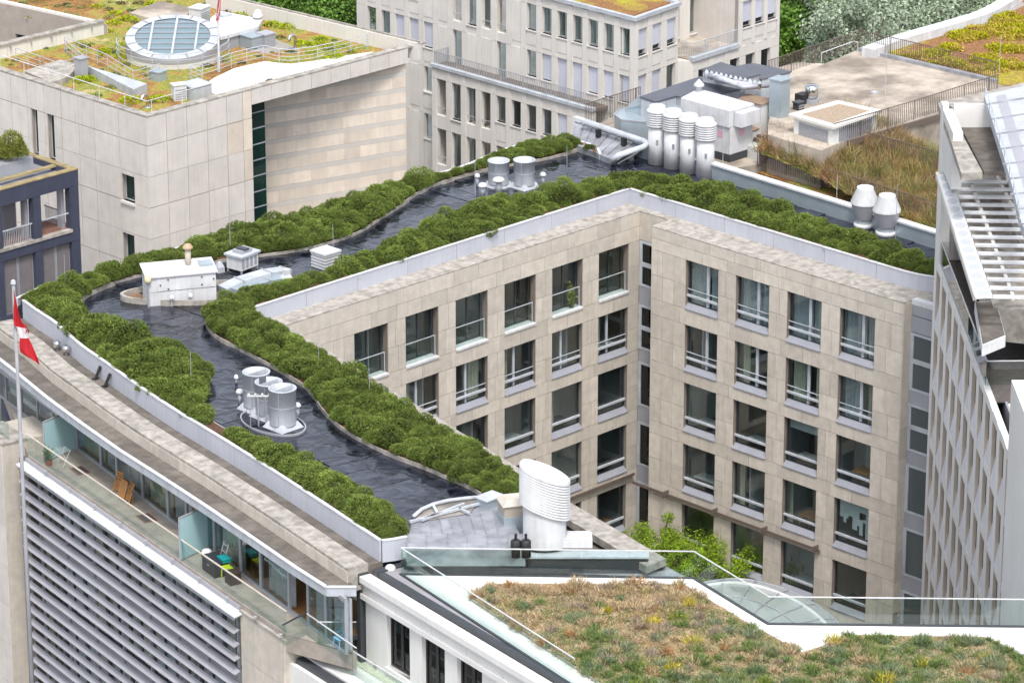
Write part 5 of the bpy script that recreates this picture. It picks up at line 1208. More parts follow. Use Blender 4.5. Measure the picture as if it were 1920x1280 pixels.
def specC(j,k):
    kk=k-13
    if j==0: return 'clear' if kk>=0 else {-1:'wall',-2:'loggia',-3:'loggia',-4:'door',-5:'loggia',-6:'wall',-7:'wall'}.get(kk,'blind')
    if j==1:
        if kk>=0: return ['clear','blind','doorblind','doorblind','blind','blind','blind'][kk]
        return {-1:'wall',-2:'door',-3:'wall',-4:'wall',-5:'door',-6:'wall',-7:'blind',-8:'blind',-9:'blind'}.get(kk,'clear')
    return {-7:'clear'}.get(kk,'wall')
cface(FC,5.0,UCC,COLS[2:],ROWS,lambda j,k:specC(j,k+2))
# lower projecting volume with terrace on top
FD=Fac(C0[0]-1.5,60,-90)
lc=[14.46+1.42*k for k in range(10)]
cface(FD,14.0,29.0,lc,[14.83,11.36,8.0],lambda j,k:['loggia','door','loggia','loggia','clear','curtain','clear','clear','blind','blind'][k] if j<2 else 'clear',z1=15.6)
MB().fbox(FD,13.95,-.12,15.6,29.1,.25,15.82).build('terrace_edge',M['light_metal'],CB); MB().fbox(FD,14,.25,15.45,29,1.55,15.66).build('terrace_floor',M['darkledge'],CB)
MB().fbox(FD,13.98,.04,0,14.3,1.5,15.6).build('side_wall',M['stone_c'],CB)
rail('grey picket railing along the terrace of the cream building',[FD.P(14.2,.1,0)[:2],FD.P(28.9,.1,0)[:2]],15.66,h=1.0,bars=1,step=2.1,mt='grey_metal',pick=.16)
rail('grey side railing at the left end of the cream building terrace',[FD.P(14.2,.15,0)[:2],FD.P(14.2,1.4,0)[:2]],15.66,h=1.0,bars=1,step=1.2,mt='grey_metal',pick=.16)
# right-hand face
FE=Fac(C0[0],C0[1],6.9)
cface(FE,.02,4.78,[.36,1.95,3.54],[21.1,18.0,14.9],lambda j,k:'half' if j==0 else ('blind' if k<2 else 'clear'),wd=1.0)
# roof of the main block
rt=[C0,FE.P(4.78,0,0)[:2],FE.P(6.5,8,0)[:2],FC.P(5,9,0)[:2],FC.P(5,0,0)[:2]]
MB().prism(offs(rt,.5,True) if False else rt,21.70,21.80).build('roof_slab',M['stone_c'],CB)
MB().ribbon(rt,.14,21.8,22.05,True).build('roof_edge',M['light_metal'],CB); cc=(sum(p[0] for p in rt)/5,sum(p[1] for p in rt)/5)
rin=[(p[0]+(cc[0]-p[0])*.06,p[1]+(cc[1]-p[1])*.06) for p in rt]; MB().prism(rin,21.8,21.9).build('green_roof',M['sedum_r'],CB)
# recessed terrace part to the right
a=U2(1300,113,18.2); b=U2(1412,78,18.2); FH=Fac.two(a,b); LH_=math.hypot(b[0]-a[0],b[1]-a[1]); uX=FH.px(1460,90)[0]; u1=FH.px(1384,90)[0]
cface(FH,-.0,uX,[.55+1.62*k for k in range(12) if .55+1.62*k<uX-1],[17.4,14.2,11],lambda j,k:'clear' if k%2 else 'curtain',z1=18.1,wd=1.0)
MB().fbox(FH,-.1,-.1,18.1,u1,.3,18.38).build('terrace_edge',M['light_metal'],CB); MB().fbox(FH,.0,.3,17.9,u1,4.2,18.2).build('terrace_floor',M['concrete'],CB)
MB().prism([FE.P(4.78,0,0)[:2],a,FH.P(.1,.4,0)[:2],FH.P(.1,4.2,0)[:2]],0,18.1).build('return_wall',M['stone_c'],CB)
cface(Fac(*FH.P(u1,0,0)[:2],math.degrees(FH.t)),0,uX-u1,[.45,1.75,3.05],[21.1],lambda j,k:'half',z0=18.1,z1=21.75,wd=.95)
MB().fbox(FH,u1,.05,18.1,u1+.3,4.2,21.75).build('side_wall',M['stone_b'],CB)
FI=Fac(*FH.P(-.5,3.6,0)[:2],math.degrees(FH.t))
cface(FI,0,u1+.5,[.35,2.3,4.4],[21.0],lambda j,k:'door',z0=18.1,z1=21.75,wd=1.05)
MB().prism([FI.P(0,-.1,0)[:2],FI.P(u1+.7,-.1,0)[:2],FH.P(u1,-.05,0)[:2],FH.P(uX,-.05,0)[:2],FH.P(uX,12,0)[:2],FI.P(0,12,0)[:2]],21.75,22.0).build('roof_slab',M['light_metal'],CB)
MB().fbox(FH,uX-.05,.05,0,uX+.1,10,21.75).build('end_wall',M['stone_c'],CB)
rail('pale picket railing round the recessed terrace of the cream building',[FE.P(4.9,-.1,0)[:2],FH.P(.1,.05,0)[:2],FH.P(u1-.1,.05,0)[:2]],18.38,h=.95,bars=1,step=2.0,mt='light_metal',pick=.16)
# ---------------- plant roof, concrete terrace and meadow behind the right wing ----------------
ZE=23.15; ZQ=25.0
PB=thing('plant_building','neighbouring building with plant deck, fenced concrete terrace and white wall','building',(15,3,0))
dk=[(8.2,8.2),(8.2,.9),(12.5,-.5),(14,2),(24,2),(30,9),(28,12),U2(1200,202,ZE),U2(1097,242,ZE)]
MB().prism(dk,10,ZE).build('plant_deck',M['concrete'],PB)
tq=[U2(x,y,ZQ) for x,y in [(1470,152),(1612,92),(1858,148),(1900,160),(1756,214),(1590,262),(1565,272),(1540,282),(1470,262),(1440,252),(1440,232)]]
MB().prism(tq,20,ZQ).build('concrete_terrace',M['concrete'],PB)
wq=[U2(x,y,ZQ-.05) for x,y in [(1590,262),(1756,214),(1900,172)]]
FQ=Fac.two(wq[0],wq[1]); Lq=math.hypot(wq[1][0]-wq[0][0],wq[1][1]-wq[0][1])
opq=[]
for (x0,x1,y0,y1) in ((1678,1697,284,318),(1735,1752,266,312),(1715,1722,275,315)):
    p=FQ.px(x0,y0); q=FQ.px(x1,y1); opq.append((p[0],q[0],q[1]-1.0,p[1]))
wall(PB,FQ,0,Lq+8,14,ZQ-.32,opq[:2],M['whitewall'],'white_wall',th=.3,d0=.0)
for o in opq[:2]: cwin(FQ,o[0],o[2],o[1]-o[0],o[3]-o[2],'plain',PB,.12)
MB().fbox(FQ,-.2,-.25,ZQ-.32,Lq+8,.2,ZQ-.02).build('terrace_edge',M['brownsteel'],PB)
sk=[U2(x,y,ZQ+.25) for x,y in [(1612,88),(1870,148)]]; MB().ribbon(sk,.15,ZQ-.2,ZQ+.2).build('terrace_kerb',M['zinc'],PB)
def fence(label,pts,z,h=1.15,pick=.14):
    return rail(label,pts,z,h=h,bars=1,step=2.2,mt='brownsteel',pick=pick,r=.02,name='picket_fence',cat='fence')
fence('brown picket fence along the back left edge of the concrete terrace',[U2(1440,150,ZQ),U2(1612,92,ZQ)],ZQ)
fence('brown picket fence along the back right edge of the concrete terrace, before the red roof',[U2(1614,92,ZQ),U2(1866,152,ZQ)],ZQ)
fence('brown picket fence along the front edge of the concrete terrace above the white wall',[U2(1562,270,ZQ),U2(1700,230,ZQ),U2(1870,176,ZQ)],ZQ,pick=.16)
ZW=22.9
fence('brown picket fence in front of the meadow, just behind the white capped parapet',[U2(1420,312,ZW+.2),U2(1757,418,ZW+.2)],ZW+.2,1.1)
fence('brown picket fence at the back of the meadow, before the white wall',[U2(1562,268,ZW+1.0),U2(1757,322,ZW+1.0)],ZW+1.0,1.15)
fence('short brown picket fence beside the white generator cabinet',[U2(1420,312,ZW+.2),U2(1450,302,ZW+.2)],ZW+.2,1.1)
fence('brown picket fence left of the galvanised ducts, below the cream building',[U2(1097,238,ZE),U2(1200,205,ZE)],ZE,1.35)
# meadow mound
mp=[U2(x,y,ZW) for x,y in [(1422,320),(1500,296),(1545,280),(1600,276),(1800,340),(1800,452),(1757,434)]]
MB().prism(mp,ZW-1.5,ZW-.1).build('meadow_bed',M['sedum_b'],PB)
M['meadow']=mat('meadow_plants',(1,1,1),.85,.2,2,attr='Col',island=.3,spec=.1,trans=.2)
def meadow(name,poly,zf,n,rng,pal,clump=(.12,.5),hgt=(.15,.5),parent=None,dens=60,patch=False,palf=None):
    xs=[p[0] for p in poly]; ys=[p[1] for p in poly]; VV=[];CC=[]; c=0; pal=[np.array(p[:3]) for p in pal]
    while c<n:
        x,y=rng.uniform(min(xs),max(xs)),rng.uniform(min(ys),max(ys))
        if not inside(x,y,poly): continue
        if patch and rng.random()>.22+.78*(.5+.5*math.sin(x*1.15+2*math.sin(y*.8))*math.cos(y*1.35+x*.5)): continue
        c+=1; z=zf(x,y); rad=rng.uniform(*clump)*(1 if rng.random()<.75 else 1.6); h=rng.uniform(*hgt)*(.5+rad); k=int(dens*(.3+rad*2))
        a=rng.uniform(0,6.28,k); q=np.sqrt(rng.random(k))*rad; P=np.stack([x+q*np.cos(a),y+q*np.sin(a),np.full(k,z)+rng.random(k)*h*.55*(1-q/rad*.6)],1)
        D=np.stack([np.cos(a)*q/rad*.8,np.sin(a)*q/rad*.8,np.ones(k)*.9],1)+rng.normal(size=(k,3))*.45
        VV.append(blades(P,D,rng.uniform(.35,.9,k)*h,rng.uniform(.02,.05,k),rng)); col=pal[rng.integers(len(pal))] if palf is None else np.array(palf(x,y,rng)); CC.append(np.clip(col*rng.uniform(.7,1.3,(k,1))+rng.normal(size=(k,3))*.008,.005,1))
    o=put(tris_mesh(name,np.concatenate(VV),M['meadow'],np.concatenate(CC)),name,parent,kind='stuff'); return o
r=np.random.default_rng(77)
cmx=U2(1560,285,ZW)
def zmound(x,y): d=math.hypot(x-cmx[0],y-cmx[1]); return ZW+max(0,2.0-.17*d)
mg=MB(); g_=[]
palM=[(.42,.31,.14),(.46,.36,.17),(.22,.24,.07),(.13,.17,.05),(.34,.20,.12),(.32,.21,.16),(.34,.29,.12),(.36,.19,.09),(.26,.28,.07),(.38,.27,.15)]
# mound ground
P=resample(mp,1.0,True); cx_=sum(p[0] for p in mp)/len(mp); cy_=sum(p[1] for p in mp)/len(mp)
m=MB()
for (p,q) in zip(P,P[1:]+P[:1]):
    for t0,t1 in ((0,.34),(.34,.67),(.67,1)):
        f=lambda p,t:(p[0]+(cx_-p[0])*t,p[1]+(cy_-p[1])*t); a=f(p,t0); b=f(q,t0); c=f(q,t1); d=f(p,t1); m.poly(*[(v[0],v[1],zmound(*v)-.02) for v in ((a,b,c,d) if t1<1 else (a,b,c))])
m.build('meadow_ground',M['sedum_b'],PB)
o=meadow('meadow_plants',mp,zmound,1500,r,palM,(.15,.45),(.6,1.2)); o['label']='wild dry grass meadow with rust and green tufts behind the picket fence'; o['category']='meadow'
# mushrooms
def mushroom(label,px,py):
    c=U(px,py,ZE-.1); T=thing('mushroom_vent',label,'roof vent',c,group='tall white ribbed vent stacks')
    MB().lathe(c,[(.49,0),(.49,2.25)],26).build('stack',M['white'],T,True)
    for k in range(6): MB().lathe(c,[(.50,2.2+.13*k),(.60,2.21+.13*k),(.60,2.26+.13*k),(.51,2.33+.13*k)],26,cap=False).build('rib',M['white'],T,True)
    MB().lathe(c,[(.5,2.95),(.60,2.98),(.60,3.06),(.52,3.14),(.46,3.16),(.46,3.3),(.38,3.36)],26).build('cap',M['white'],T,True)
    for z in (.7,): 
        d=Vector((-S2,-S2,0)); MB().box(c[0]+d.x*.5-.05,c[1]+d.y*.5-.05,c[2]+1.25,c[0]+d.x*.5+.05,c[1]+d.y*.5+.05,c[2]+1.5).build('test_port',M['grey_metal'],T)
for lb,x,y in (('leftmost tall white ribbed vent stack',1231,306),('second tall white ribbed vent stack from the left',1261,314),('third tall white ribbed vent stack from the left',1291,323),('rightmost tall white ribbed vent stack, before the generator cabinet',1322,332)): mushroom(lb,x,y)
# generator cabinet
c=U(1368,305,ZE); T=thing('generator_cabinet','large white generator cabinet with peaked lid and side box on a dark base','generator cabinet',c)
X0,Y0=c[0],c[1]; bx=lambda x0,y0,z0,x1,y1,z1,nm,mt:MB().box(X0+x0,Y0+y0,ZE+z0,X0+x1,Y0+y1,ZE+z1).build(nm,mt,T)
bx(0,0,0,1.85,3.5,.45,'base',M['dark']); bx(0,0,.45,1.85,3.5,2.0,'lower_casing',M['white']); bx(-.12,.0,2.03,1.95,3.62,3.0,'upper_casing',M['white'])
m=MB(); q=[(X0-.12,Y0,ZE+3.0),(X0+1.95,Y0,ZE+3.0),(X0+1.95,Y0+3.62,ZE+3.0),(X0-.12,Y0+3.62,ZE+3.0)]; r1,r2=(X0+.9,Y0+.3,ZE+3.3),(X0+.9,Y0+3.4,ZE+3.3)
m.poly(q[0],q[1],r1).poly(q[1],q[2],r2,r1).poly(q[2],q[3],r2).poly(q[3],q[0],r1,r2); m.build('lid',M['white'],T)
bx(.3,-.55,2.05,1.8,-.02,2.85,'intake_box',M['white']); bx(.25,-.02,2.0,1.86,.0,2.9,'seal',M['grey_metal'])
bx(-.02,1.9,1.35,-.001,2.3,1.7,'hatch',M['grey_metal'])
for k,y in enumerate((.05,1.75)): bx(-.012,y,.5,-.001,y+.015,2.0,'door_seam',M['grey_metal'])
MB().lathe((X0+.9,Y0+3.2,ZE+3.3),[(.16,0),(.16,.25),(.3,.27),(.3,.36),(.08,.6),(.03,.66)],12).build('cowl',M['white'],T,True)
pk=mat('pink_sticker',(.62,.36,.44),.5)
for x,y in ((-.006,.8),):
    MB().box(X0-.014,Y0+.55,ZE+1.3,X0-.003,Y0+.95,ZE+1.7).build('sticker',pk,T)
MB().box(X0+.75,Y0-.014,ZE+1.35,X0+1.15,Y0-.003,ZE+1.75).build('sticker',pk,T)
# chillers with dark tops
def slab(label,px,z,h,name='chiller',cat='chiller',top='darktop',side='alu',pan=True):
    P=[U2(x,y,z) for x,y in px]; T=thing(name,label,cat,(P[0][0],P[0][1],ZE)); MB().prism(P,z-h,z-.06).build('casing',M[side],T); MB().prism(offs(P,-.06,True),z-.06,z).build('top_plate',M[top],T)
    if pan:
        for a,b in zip(P,P[1:]+P[:1]):
            L=math.hypot(b[0]-a[0],b[1]-a[1])
            if L<1.2: continue
            F=Fac.two(a,b); n=int(L/.8)
            for s in (0,):
                for k in range(n): 
                    for dd in (-.03,):
                        MB().fbox(F,L*k/n+.03,dd,z-h+.1,L*(k+1)/n-.03,.0,z-.15).build('panel',M['light_metal'],T)
    return T
slab('long low chiller with dark flat top behind the generator cabinet',[(1202,181),(1313,144),(1395,165),(1296,187),(1268,179),(1229,190)][::-1],25.6,2.3)
slab('dark topped chiller behind the silver pipework',[(1318,131),(1351,117),(1424,139),(1397,146)][::-1],26.3,1.4)
slab('dark topped chiller nearest the concrete terrace',[(1382,124),(1413,119),(1482,134),(1427,148)][::-1],26.0,1.6)
slab('tall grey steel cabinet right of the pipework',[(1443,147),(1460,141),(1482,147),(1465,152)][::-1],27.2,3.2,name='tall_cabinet',cat='cabinet',top='galv',side='galv',pan=False)
c=U(1474,156,26.9); T=tag(MB().box(c[0]-.12,c[1]-.03,c[2]-.1,c[0]+.12,c[1]+.0,c[2]+.1).build('warning_sign',mat('red_sign',(.6,.06,.05),.5)),'tiny red warning sign on the tall grey cabinet','sign')
r_=random.Random(4)
T=thing('pipework','tangle of insulated silver pipes and valves on the chillers','pipework',U(1370,150,26))
for k in range(9):
    x0=1322+k*4; y0=139+k*1.6; z=26.1+.12*(k%3); MB().tube([U(x0,y0,z),U(x0+18,y0+3,z+.2*(k%2)),U(x0+40,y0+12,z),U(1400+k*5,160,z-.1)],.11+.03*(k%3),8).build('pipe',M['light_metal'] if k%2 else M['alu'],T,True)
for k in range(12): c=U(1325+k*9,141+k*1.9,26.3); MB().lathe(c,[(.08,-.2),(.13,0),(.13,.16),(.05,.3)],8).build('valve',M['chrome'] if k%3 else M['light_metal'],T)
for k in range(8): c=U(1420+3.2*k,168-.4*k,25.6); MB().tube([(c[0],c[1],c[2]-1.2),c],.06,6).build('pipe',M['light_metal'],T)
# galvanised ducts
def ductbox(label,px,z0,z1,slope=None,nm='galvanised_duct'):
    P=[U2(x,y,z1) for x,y in px]; T=thing(nm,label,'duct',(P[0][0],P[0][1],z0)); MB().prism(P,z0,z1).build('duct_body',M['galv'],T)
    for k in range(len(P)):
        a,b=P[k],P[(k+1)%len(P)]; MB().ribbon([a,b],.035,z1-.02,z1+.04).build('flange',M['alu'],T)
    return T
ductbox('big galvanised duct elbow left of the vent stacks',[(1152,215),(1163,205),(1190,200),(1225,212),(1262,222),(1240,236),(1215,230),(1165,225)],ZE,ZE+1.3)
T=thing('sloped_duct','sloped galvanised duct rising to the long chiller','duct',U(1200,200,ZE)); m=MB()
q=[U(1172,204,ZE+1.45),U(1197,181,25.5),U(1228,191,25.5),U(1208,211,ZE+1.45)]; lo=[(p[0],p[1],p[2]-1.25) for p in q]; m.poly(*q).poly(*lo[::-1])
for i in range(4): m.poly(lo[i],lo[(i+1)%4],q[(i+1)%4],q[i])
m.build('duct_body',M['galv'],T); MB().beam(q[1],q[2],.07,.1).build('flange',M['alu'],T)
ductbox('rounded galvanised duct bend behind the vent stacks',[(1240,202),(1245,194),(1262,184),(1300,190),(1335,200),(1310,215),(1275,208)],ZE,ZE+1.9)
ductbox('grey ribbed duct between generator cabinet and the brown topped white wall',[(1355,195),(1380,188),(1420,197),(1397,206)],ZE+.9,ZE+2.1)
# white low walls with brown tops
def capwall(label,px,z0,z1,top=True):
    P=[U2(x,y,z1) for x,y in px]; T=thing('capped_wall',label,'wall',(P[0][0],P[0][1],z0)); MB().prism(P,z0,z1-.06).build('wall_body',M['whitewall'],T); MB().prism(offs(P,.06,True),z1-.06,z1).build('brown_cap',mat('brown_cap',(.24,.17,.12),.7,.15,2),T)
capwall('white block with brown flat cap beside the tall cabinet',[(1386,185),(1402,177),(1450,186),(1428,196)],ZE,ZE+2.6)
capwall('small white stepped block with brown cap before the tall cabinet',[(1448,197),(1455,193),(1468,196),(1460,200)],ZE,ZE+1.9)
capwall('low white block with brown ledge right of the generator cabinet',[(1398,240),(1440,224),(1447,230),(1402,249)],ZE,ZE+1.2)
T=thing('flat_rooflight','flat white framed rooflight below the brown ledge','rooflight',U(1418,272,ZE+.6)); P=[U2(x,y,ZE+.7) for x,y in [(1398,270),(1415,260),(1452,272),(1425,284)]]; MB().prism(P,ZE,ZE+.62).build('curb',M['whitewall'],T); MB().prism(P,ZE+.62,ZE+.7).build('frame',M['white'],T); cq=(sum(p[0] for p in P)/4,sum(p[1] for p in P)/4); MB().prism([(p[0]+(cq[0]-p[0])*.16,p[1]+(cq[1]-p[1])*.16) for p in P],ZE+.7,ZE+.72).build('pane',mat('milky_pane',(.50,.54,.50),.3),T)
# timbers / brown rails
T=thing('brown_rails','pair of long brown steel rails lying before the louvred box','steel rails',U(1480,275,ZE+.8))
for a,b in (((1421,256),(1535,281)),((1415,262),(1505,285))): MB().beam(U(*a,ZE+.8),U(*b,ZE+.8),.25,.25).build('rail',M['brownsteel'],T)
# louvred box with gravel lid
P=[U2(x,y,ZQ+1.1) for x,y in [(1489,214),(1572,191),(1644,207),(1562,235)]]; T=thing('louvred_box','white box with gravel lid and dark louvres at the edge of the concrete terrace','plant box',(P[0][0],P[0][1],ZQ))
MB().prism(P,ZQ-.05,ZQ+.95).build('walls',M['whitewall'],T); MB().ribbon(P,.22,ZQ+.95,ZQ+1.1,True).build('rim',M['stone_c'],T); MB().prism(P,ZQ+.95,ZQ+1.05).build('gravel_lid',M['gravel'],T)
for a,b in ((P[0],P[3]),(P[3],P[2])):
    F=Fac.two(a,b); L=math.hypot(b[0]-a[0],b[1]-a[1])
    for k in range(7): MB().fbox(F,L*.14,-.05,ZQ+.02+.105*k,L*.88,-.002,ZQ+.09+.105*k).build('louvre_slat',M['grey_metal'],T)
# steel barrel vent
c=U(1521,192,ZQ); T=thing('steel_barrel','shiny stainless barrel vent on the concrete terrace','roof vent',c); MB().lathe(c,[(.45,0),(.45,.25)],16).build('base',M['grey_metal'],T); MB().lathe(c,[(.38,.25),(.38,.95),(.3,1.02),(.02,1.05)],20).build('barrel',M['chrome'],T,True)
c=U(1505,193,ZQ); T=tag(MB().box(c[0]-.35,c[1]-.3,ZQ,c[0]+.3,c[1]+.3,ZQ+.55).build('black_cover',M['black']),'small black cover beside the stainless barrel vent','cover')
MB().prism([U2(x,y,ZQ+.02) for x,y in [(1632,172),(1640,169),(1648,172),(1640,175)]],ZQ-.02,ZQ+.015).build('terrace_drain',M['light_metal'],PB)
rail('white pipe rail bent over the back of the concrete terrace',[U2(1540,118,ZQ),U2(1600,96,ZQ),U2(1608,98,ZQ)],ZQ,h=.6,bars=1,step=4,mt='white')
for i,(lb,x,y,h) in enumerate([('tall lightning rod in the middle of the concrete terrace',1659,200,4.0),('tall lightning rod at the back corner of the concrete terrace',1638,72,1.6),('tall lightning rod before the right fence of the terrace',1873,148,2.6),('lightning rod in front of the generator cabinet',1355,318,3.8),('lightning rod beside the meadow fence',1455,303,3.0),('lightning rod in front of the meadow',1568,396,2.0)]):
    p=U(x,y,ZQ-.3 if y<250 else ZM); tag(MB().tube([p,(p[0],p[1],p[2]+h)],[.022,.014],5).build('lightning_rod',M['light_metal']),lb,'lightning rod','thin lightning rods on the roof')
# red sedum roof, upper right
ZR2=25.05
RD=thing('sedum_roof_building','building with red and yellow sedum roof and white curved rim, upper right','building',U(1800,90,0))
rim=[U2(x,y,ZR2+.5) for x,y in [(1628,91),(1660,79),(1700,65),(1790,40),(1850,22),(1900,-8),(1960,-60)]]
rp=[U2(x,y,ZR2) for x,y in [(1625,98),(1650,92),(1700,72),(1790,48),(1850,32),(1910,0),(1990,-50),(2050,60),(2050,190),(1880,158)]]
MB().prism(rp,5,ZR2).build('sedum_roof',M['sedum_r'],RD); 
for a,b in zip(smoothpl(rim,2),smoothpl(rim,2)[1:]): MB().ribbon([a,b],.45,ZR2-3,ZR2+.5).build('rim_panel',M['white'],RD)
gr_=[U2(x,y,ZR2+.02) for x,y in [(1630,98),(1655,91),(1700,73),(1790,49),(1850,33),(1910,2),(1925,8),(1860,42),(1800,58),(1700,86),(1650,102)]]; MB().prism(gr_,ZR2-.1,ZR2+.02).build('gravel_margin',M['gravelgrey'],RD)
r=np.random.default_rng(8); cs=[]
for x,y,s in [(1797,66,1.2),(1810,72,1.6),(1822,68,1.5),(1795,72,1.2),(1850,57,1.5),(1870,52,1.3),(1890,60,1.7),(1880,40,1.6),(1905,36,1.6),(1915,52,1.5),(1870,42,1.0),(1880,92,1.5),(1900,94,1.3),(1790,95,1.5),(1760,100,1.2),(1772,116,1.0),(1792,120,1.2),(1850,114,1.4),(1868,112,1.2),(1895,118,1.3),(1905,126,1.3),(1915,70,1.4),(1885,68,1.0),(1720,104,.9),(1745,110,.9),(1835,128,.9),(1870,133,.9)]:
    p=U(x,y,ZR2)
    for q in range(3): cs.append((p[0]+r.normal()*.35,p[1]+r.normal()*.35,ZR2,s*r.uniform(.35,.6),s*.16))
cushions(None,cs,lambda q:[.34,.33,.015] if q.random()<.5 else [.40,.32,.05],RD,name='yellow_sedum')

for lb,x,y,w_,d_,h_,mt in (('small white switch box beside the long chiller',1255,236,.7,.5,.9,'white'),('grey junction box left of the generator cabinet',1283,262,.6,.5,.8,'galv'),('low silver filter box behind the generator cabinet',1345,178,1.2,.8,.7,'light_metal'),('flat grey plenum box before the long chiller',1310,212,1.6,.9,.6,'galv'),('white condenser box before the tall cabinet',1425,215,.9,.6,.9,'white'),('small dark pump housing near the stainless barrel',1497,205,.5,.4,.4,'dark')): unitbox('plant_box',lb,'plant box',x,y,ZE if x<1450 else ZQ,w_,d_,h_,0,mt,grp='small plant boxes on the deck')
T=thing('deck_pipes','run of thin silver pipes across the plant deck behind the vent stacks','pipework',U(1290,235,ZE))
for k in range(5): MB().tube([U(1225+6*k,258+3*k,ZE+.35),U(1270+8*k,243+3*k,ZE+.35),U(1275+8*k,236+3*k,ZE+1.1)],.06,6).build('pipe',M['light_metal'] if k%2 else M['alu'],T)
# ---------------- white lattice tower on the right ----------------
pc=on_d(1750,600,178); FB=Fac(pc.x,pc.y,-134.0)
TW=thing('lattice_tower','tall white building with deep window grid, loggia and slatted pergola at the right edge','building',(pc.x,pc.y,0))
ZL=26.3; WB=2.25; FLH=3.1; uP=FB.px(1893,1000)[0]; NB_=int(uP/WB)+1
tan=mat('tan_reveal',(.44,.38,.32),.75,.08,1,streak=.08); lil=mat('pale_sill',(.55,.56,.62),.5,.05)
for i in range(NB_+1):
    u=i*WB; o=MB().fbox(FB,u-.40,0,0,u+.40,.30,ZL if u>.3 else 34.2).build('fin',M['whitewall'],TW); MB().fbox(FB,u+.402,.012,0,u+.412,.3,ZL-.01).build('tan_reveal',tan,o)
nz=9
for j in range(nz+1):
    z=ZL-.0-FLH*j
    if z<0: break
    for i in range(NB_):
        u=i*WB; MB().fbox(FB,u+.42,.02,z-.42,u+WB-.40,.3,z).build('floor_band',M['whitewall'],TW)
        if j<nz and z-FLH>0:
            zb=z-FLH; o=MB().fbox(FB,u+.42,.20,zb+.9,u+WB-.40,.26,z-.42).build('window',M['dark'],TW)
            m=MB(); m.poly(FB.P(u+.43,.03,zb+.01),FB.P(u+WB-.41,.03,zb+.01),FB.P(u+WB-.41,.2,zb+.9),FB.P(u+.43,.2,zb+.9)); m.build('sloped_sill',lil,o)
            MB().fbox(FB,u+.46,.17,zb+.95,u+WB-.45,.19,z-.45).build('pane',M['glass_dark'],o)
MB().fbox(FB,0,.7,0,NB_*WB,.8,ZL).build('rear_wall',M['grey_metal'],TW)
MB().fbox(FB,0.1,.8,0,NB_*WB,9,ZL-.1).build('core',M['whitewall'],TW)
# far gable side so that the corner is solid
MB().fbox(FB,-.05,.56,0,.2,9,34.2).build('gable_wall',M['whitewall'],TW)
# loggia
MB().fbox(FB,.3,.3,ZL-.05,19.5,3.0,ZL+.03).build('loggia_floor',mat('dark_decking',(.10,.085,.08),.8,.2,3),TW)
MB().fbox(FB,.3,3.0,ZL,19.5,3.1,31).build('loggia_back',M['stone_b'],TW)
for k in range(5): MB().fbox(FB,2+3.3*k,2.95,ZL+.1,3.6+3.3*k,2.99,ZL+2.6).build('loggia_window',M['dark'],TW)
gp=[FB.P(.4+1.9*k,.12,0)[:2] for k in range(10)]
lb_=thing('loggia_balustrade','long mirror-like glass balustrade on the loggia of the white tower','balustrade',FB.P(8,.1,ZL))
for a,b in zip(gp,gp[1:]): MB().ribbon([a,b],.012,ZL+.02,ZL+1.15).build('glass_pane',glass('mirror_glass',(.5,.55,.56),6) if 'mirror_glass' not in bpy.data.materials else bpy.data.materials['mirror_glass'],lb_)
MB().ribbon(gp,.025,ZL+1.15,ZL+1.19).build('handrail',M['light_metal'],lb_)
MB().ribbon([gp[-1],FB.P(17.5,2.9,0)[:2]],.012,ZL,ZL+1.15).build('glass_pane',M['glass_clear'],lb_); MB().ribbon([gp[-1],FB.P(17.5,2.9,0)[:2]],.03,ZL+1.15,ZL+1.19).build('handrail',M['white'],lb_)
# upper corner wall with window slot, top ledges
MB().fbox(FB,.22,.02,31.2,4.2,.5,34.0).build('upper_wall',M['whitewall'],TW); MB().fbox(FB,.22,.02,ZL,.9,.5,31.2).build('upper_wall',M['whitewall'],TW)
ZP=31.0
sl=[U2(x,y,ZP-1.5) for x,y in [(1828,558),(1868,556),(1886,622),(1842,640)]]
MB().prism(sl,ZP-2.2,ZP-1.7).build('planter_slab',M['white'],TW); MB().prism([(p[0]*.94+sum(q[0] for q in sl)/4*.06,p[1]*.94+sum(q[1] for q in sl)/4*.06) for p in sl],ZP-1.7,ZP-1.66).build('planter_soil',M['darkledge'],TW)
# roof ledge: stone coping, recess, metal roof
ZK=33.6
def rpoly(px,z0,z1,nm,mt): return MB().prism([U2(x,y,z1) for x,y in px],z0,z1).build(nm,mt,TW)
rpoly([(1759,194),(1771,190),(1790,225),(1842,322),(1803,326),(1780,255)],ZK-.35,ZK,'roof_coping',M['ledge'])
rpoly([(1770,189),(1900,160),(1935,150),(1935,170),(1790,205)],ZK-.35,ZK-.01,'roof_coping',M['ledge'])
rpoly([(1782,200),(1850,178),(1890,322),(1845,322)],ZK-.75,ZK-.55,'roof_recess',M['darkledge'])
rpoly([(1845,178),(1935,158),(1935,450),(1916,420),(1893,330),(1868,250)],ZK+.45,ZK+.9,'metal_roof',M['light_metal'])
for k in range(9): 
    a=U(1852+7*k,196+28*k,ZK+.93); b=U(1945,180+30*k,ZK+.93); MB().beam(a,b,.06,.08).build('roof_seam',M['zinc'],TW)
rpoly([(1868,180),(1885,176),(1935,330),(1935,400)],ZK+.9,ZK+.92,'roof_walkway',M['alu'])
rail('thin silver railing along the metal roof of the white tower',[U2(1846,182,ZK+.9),U2(1866,245,ZK+.9),U2(1890,320,ZK+.9),U2(1912,410,ZK+.9)],ZK+.9,h=.5,bars=1,step=2.5,mt='light_metal')
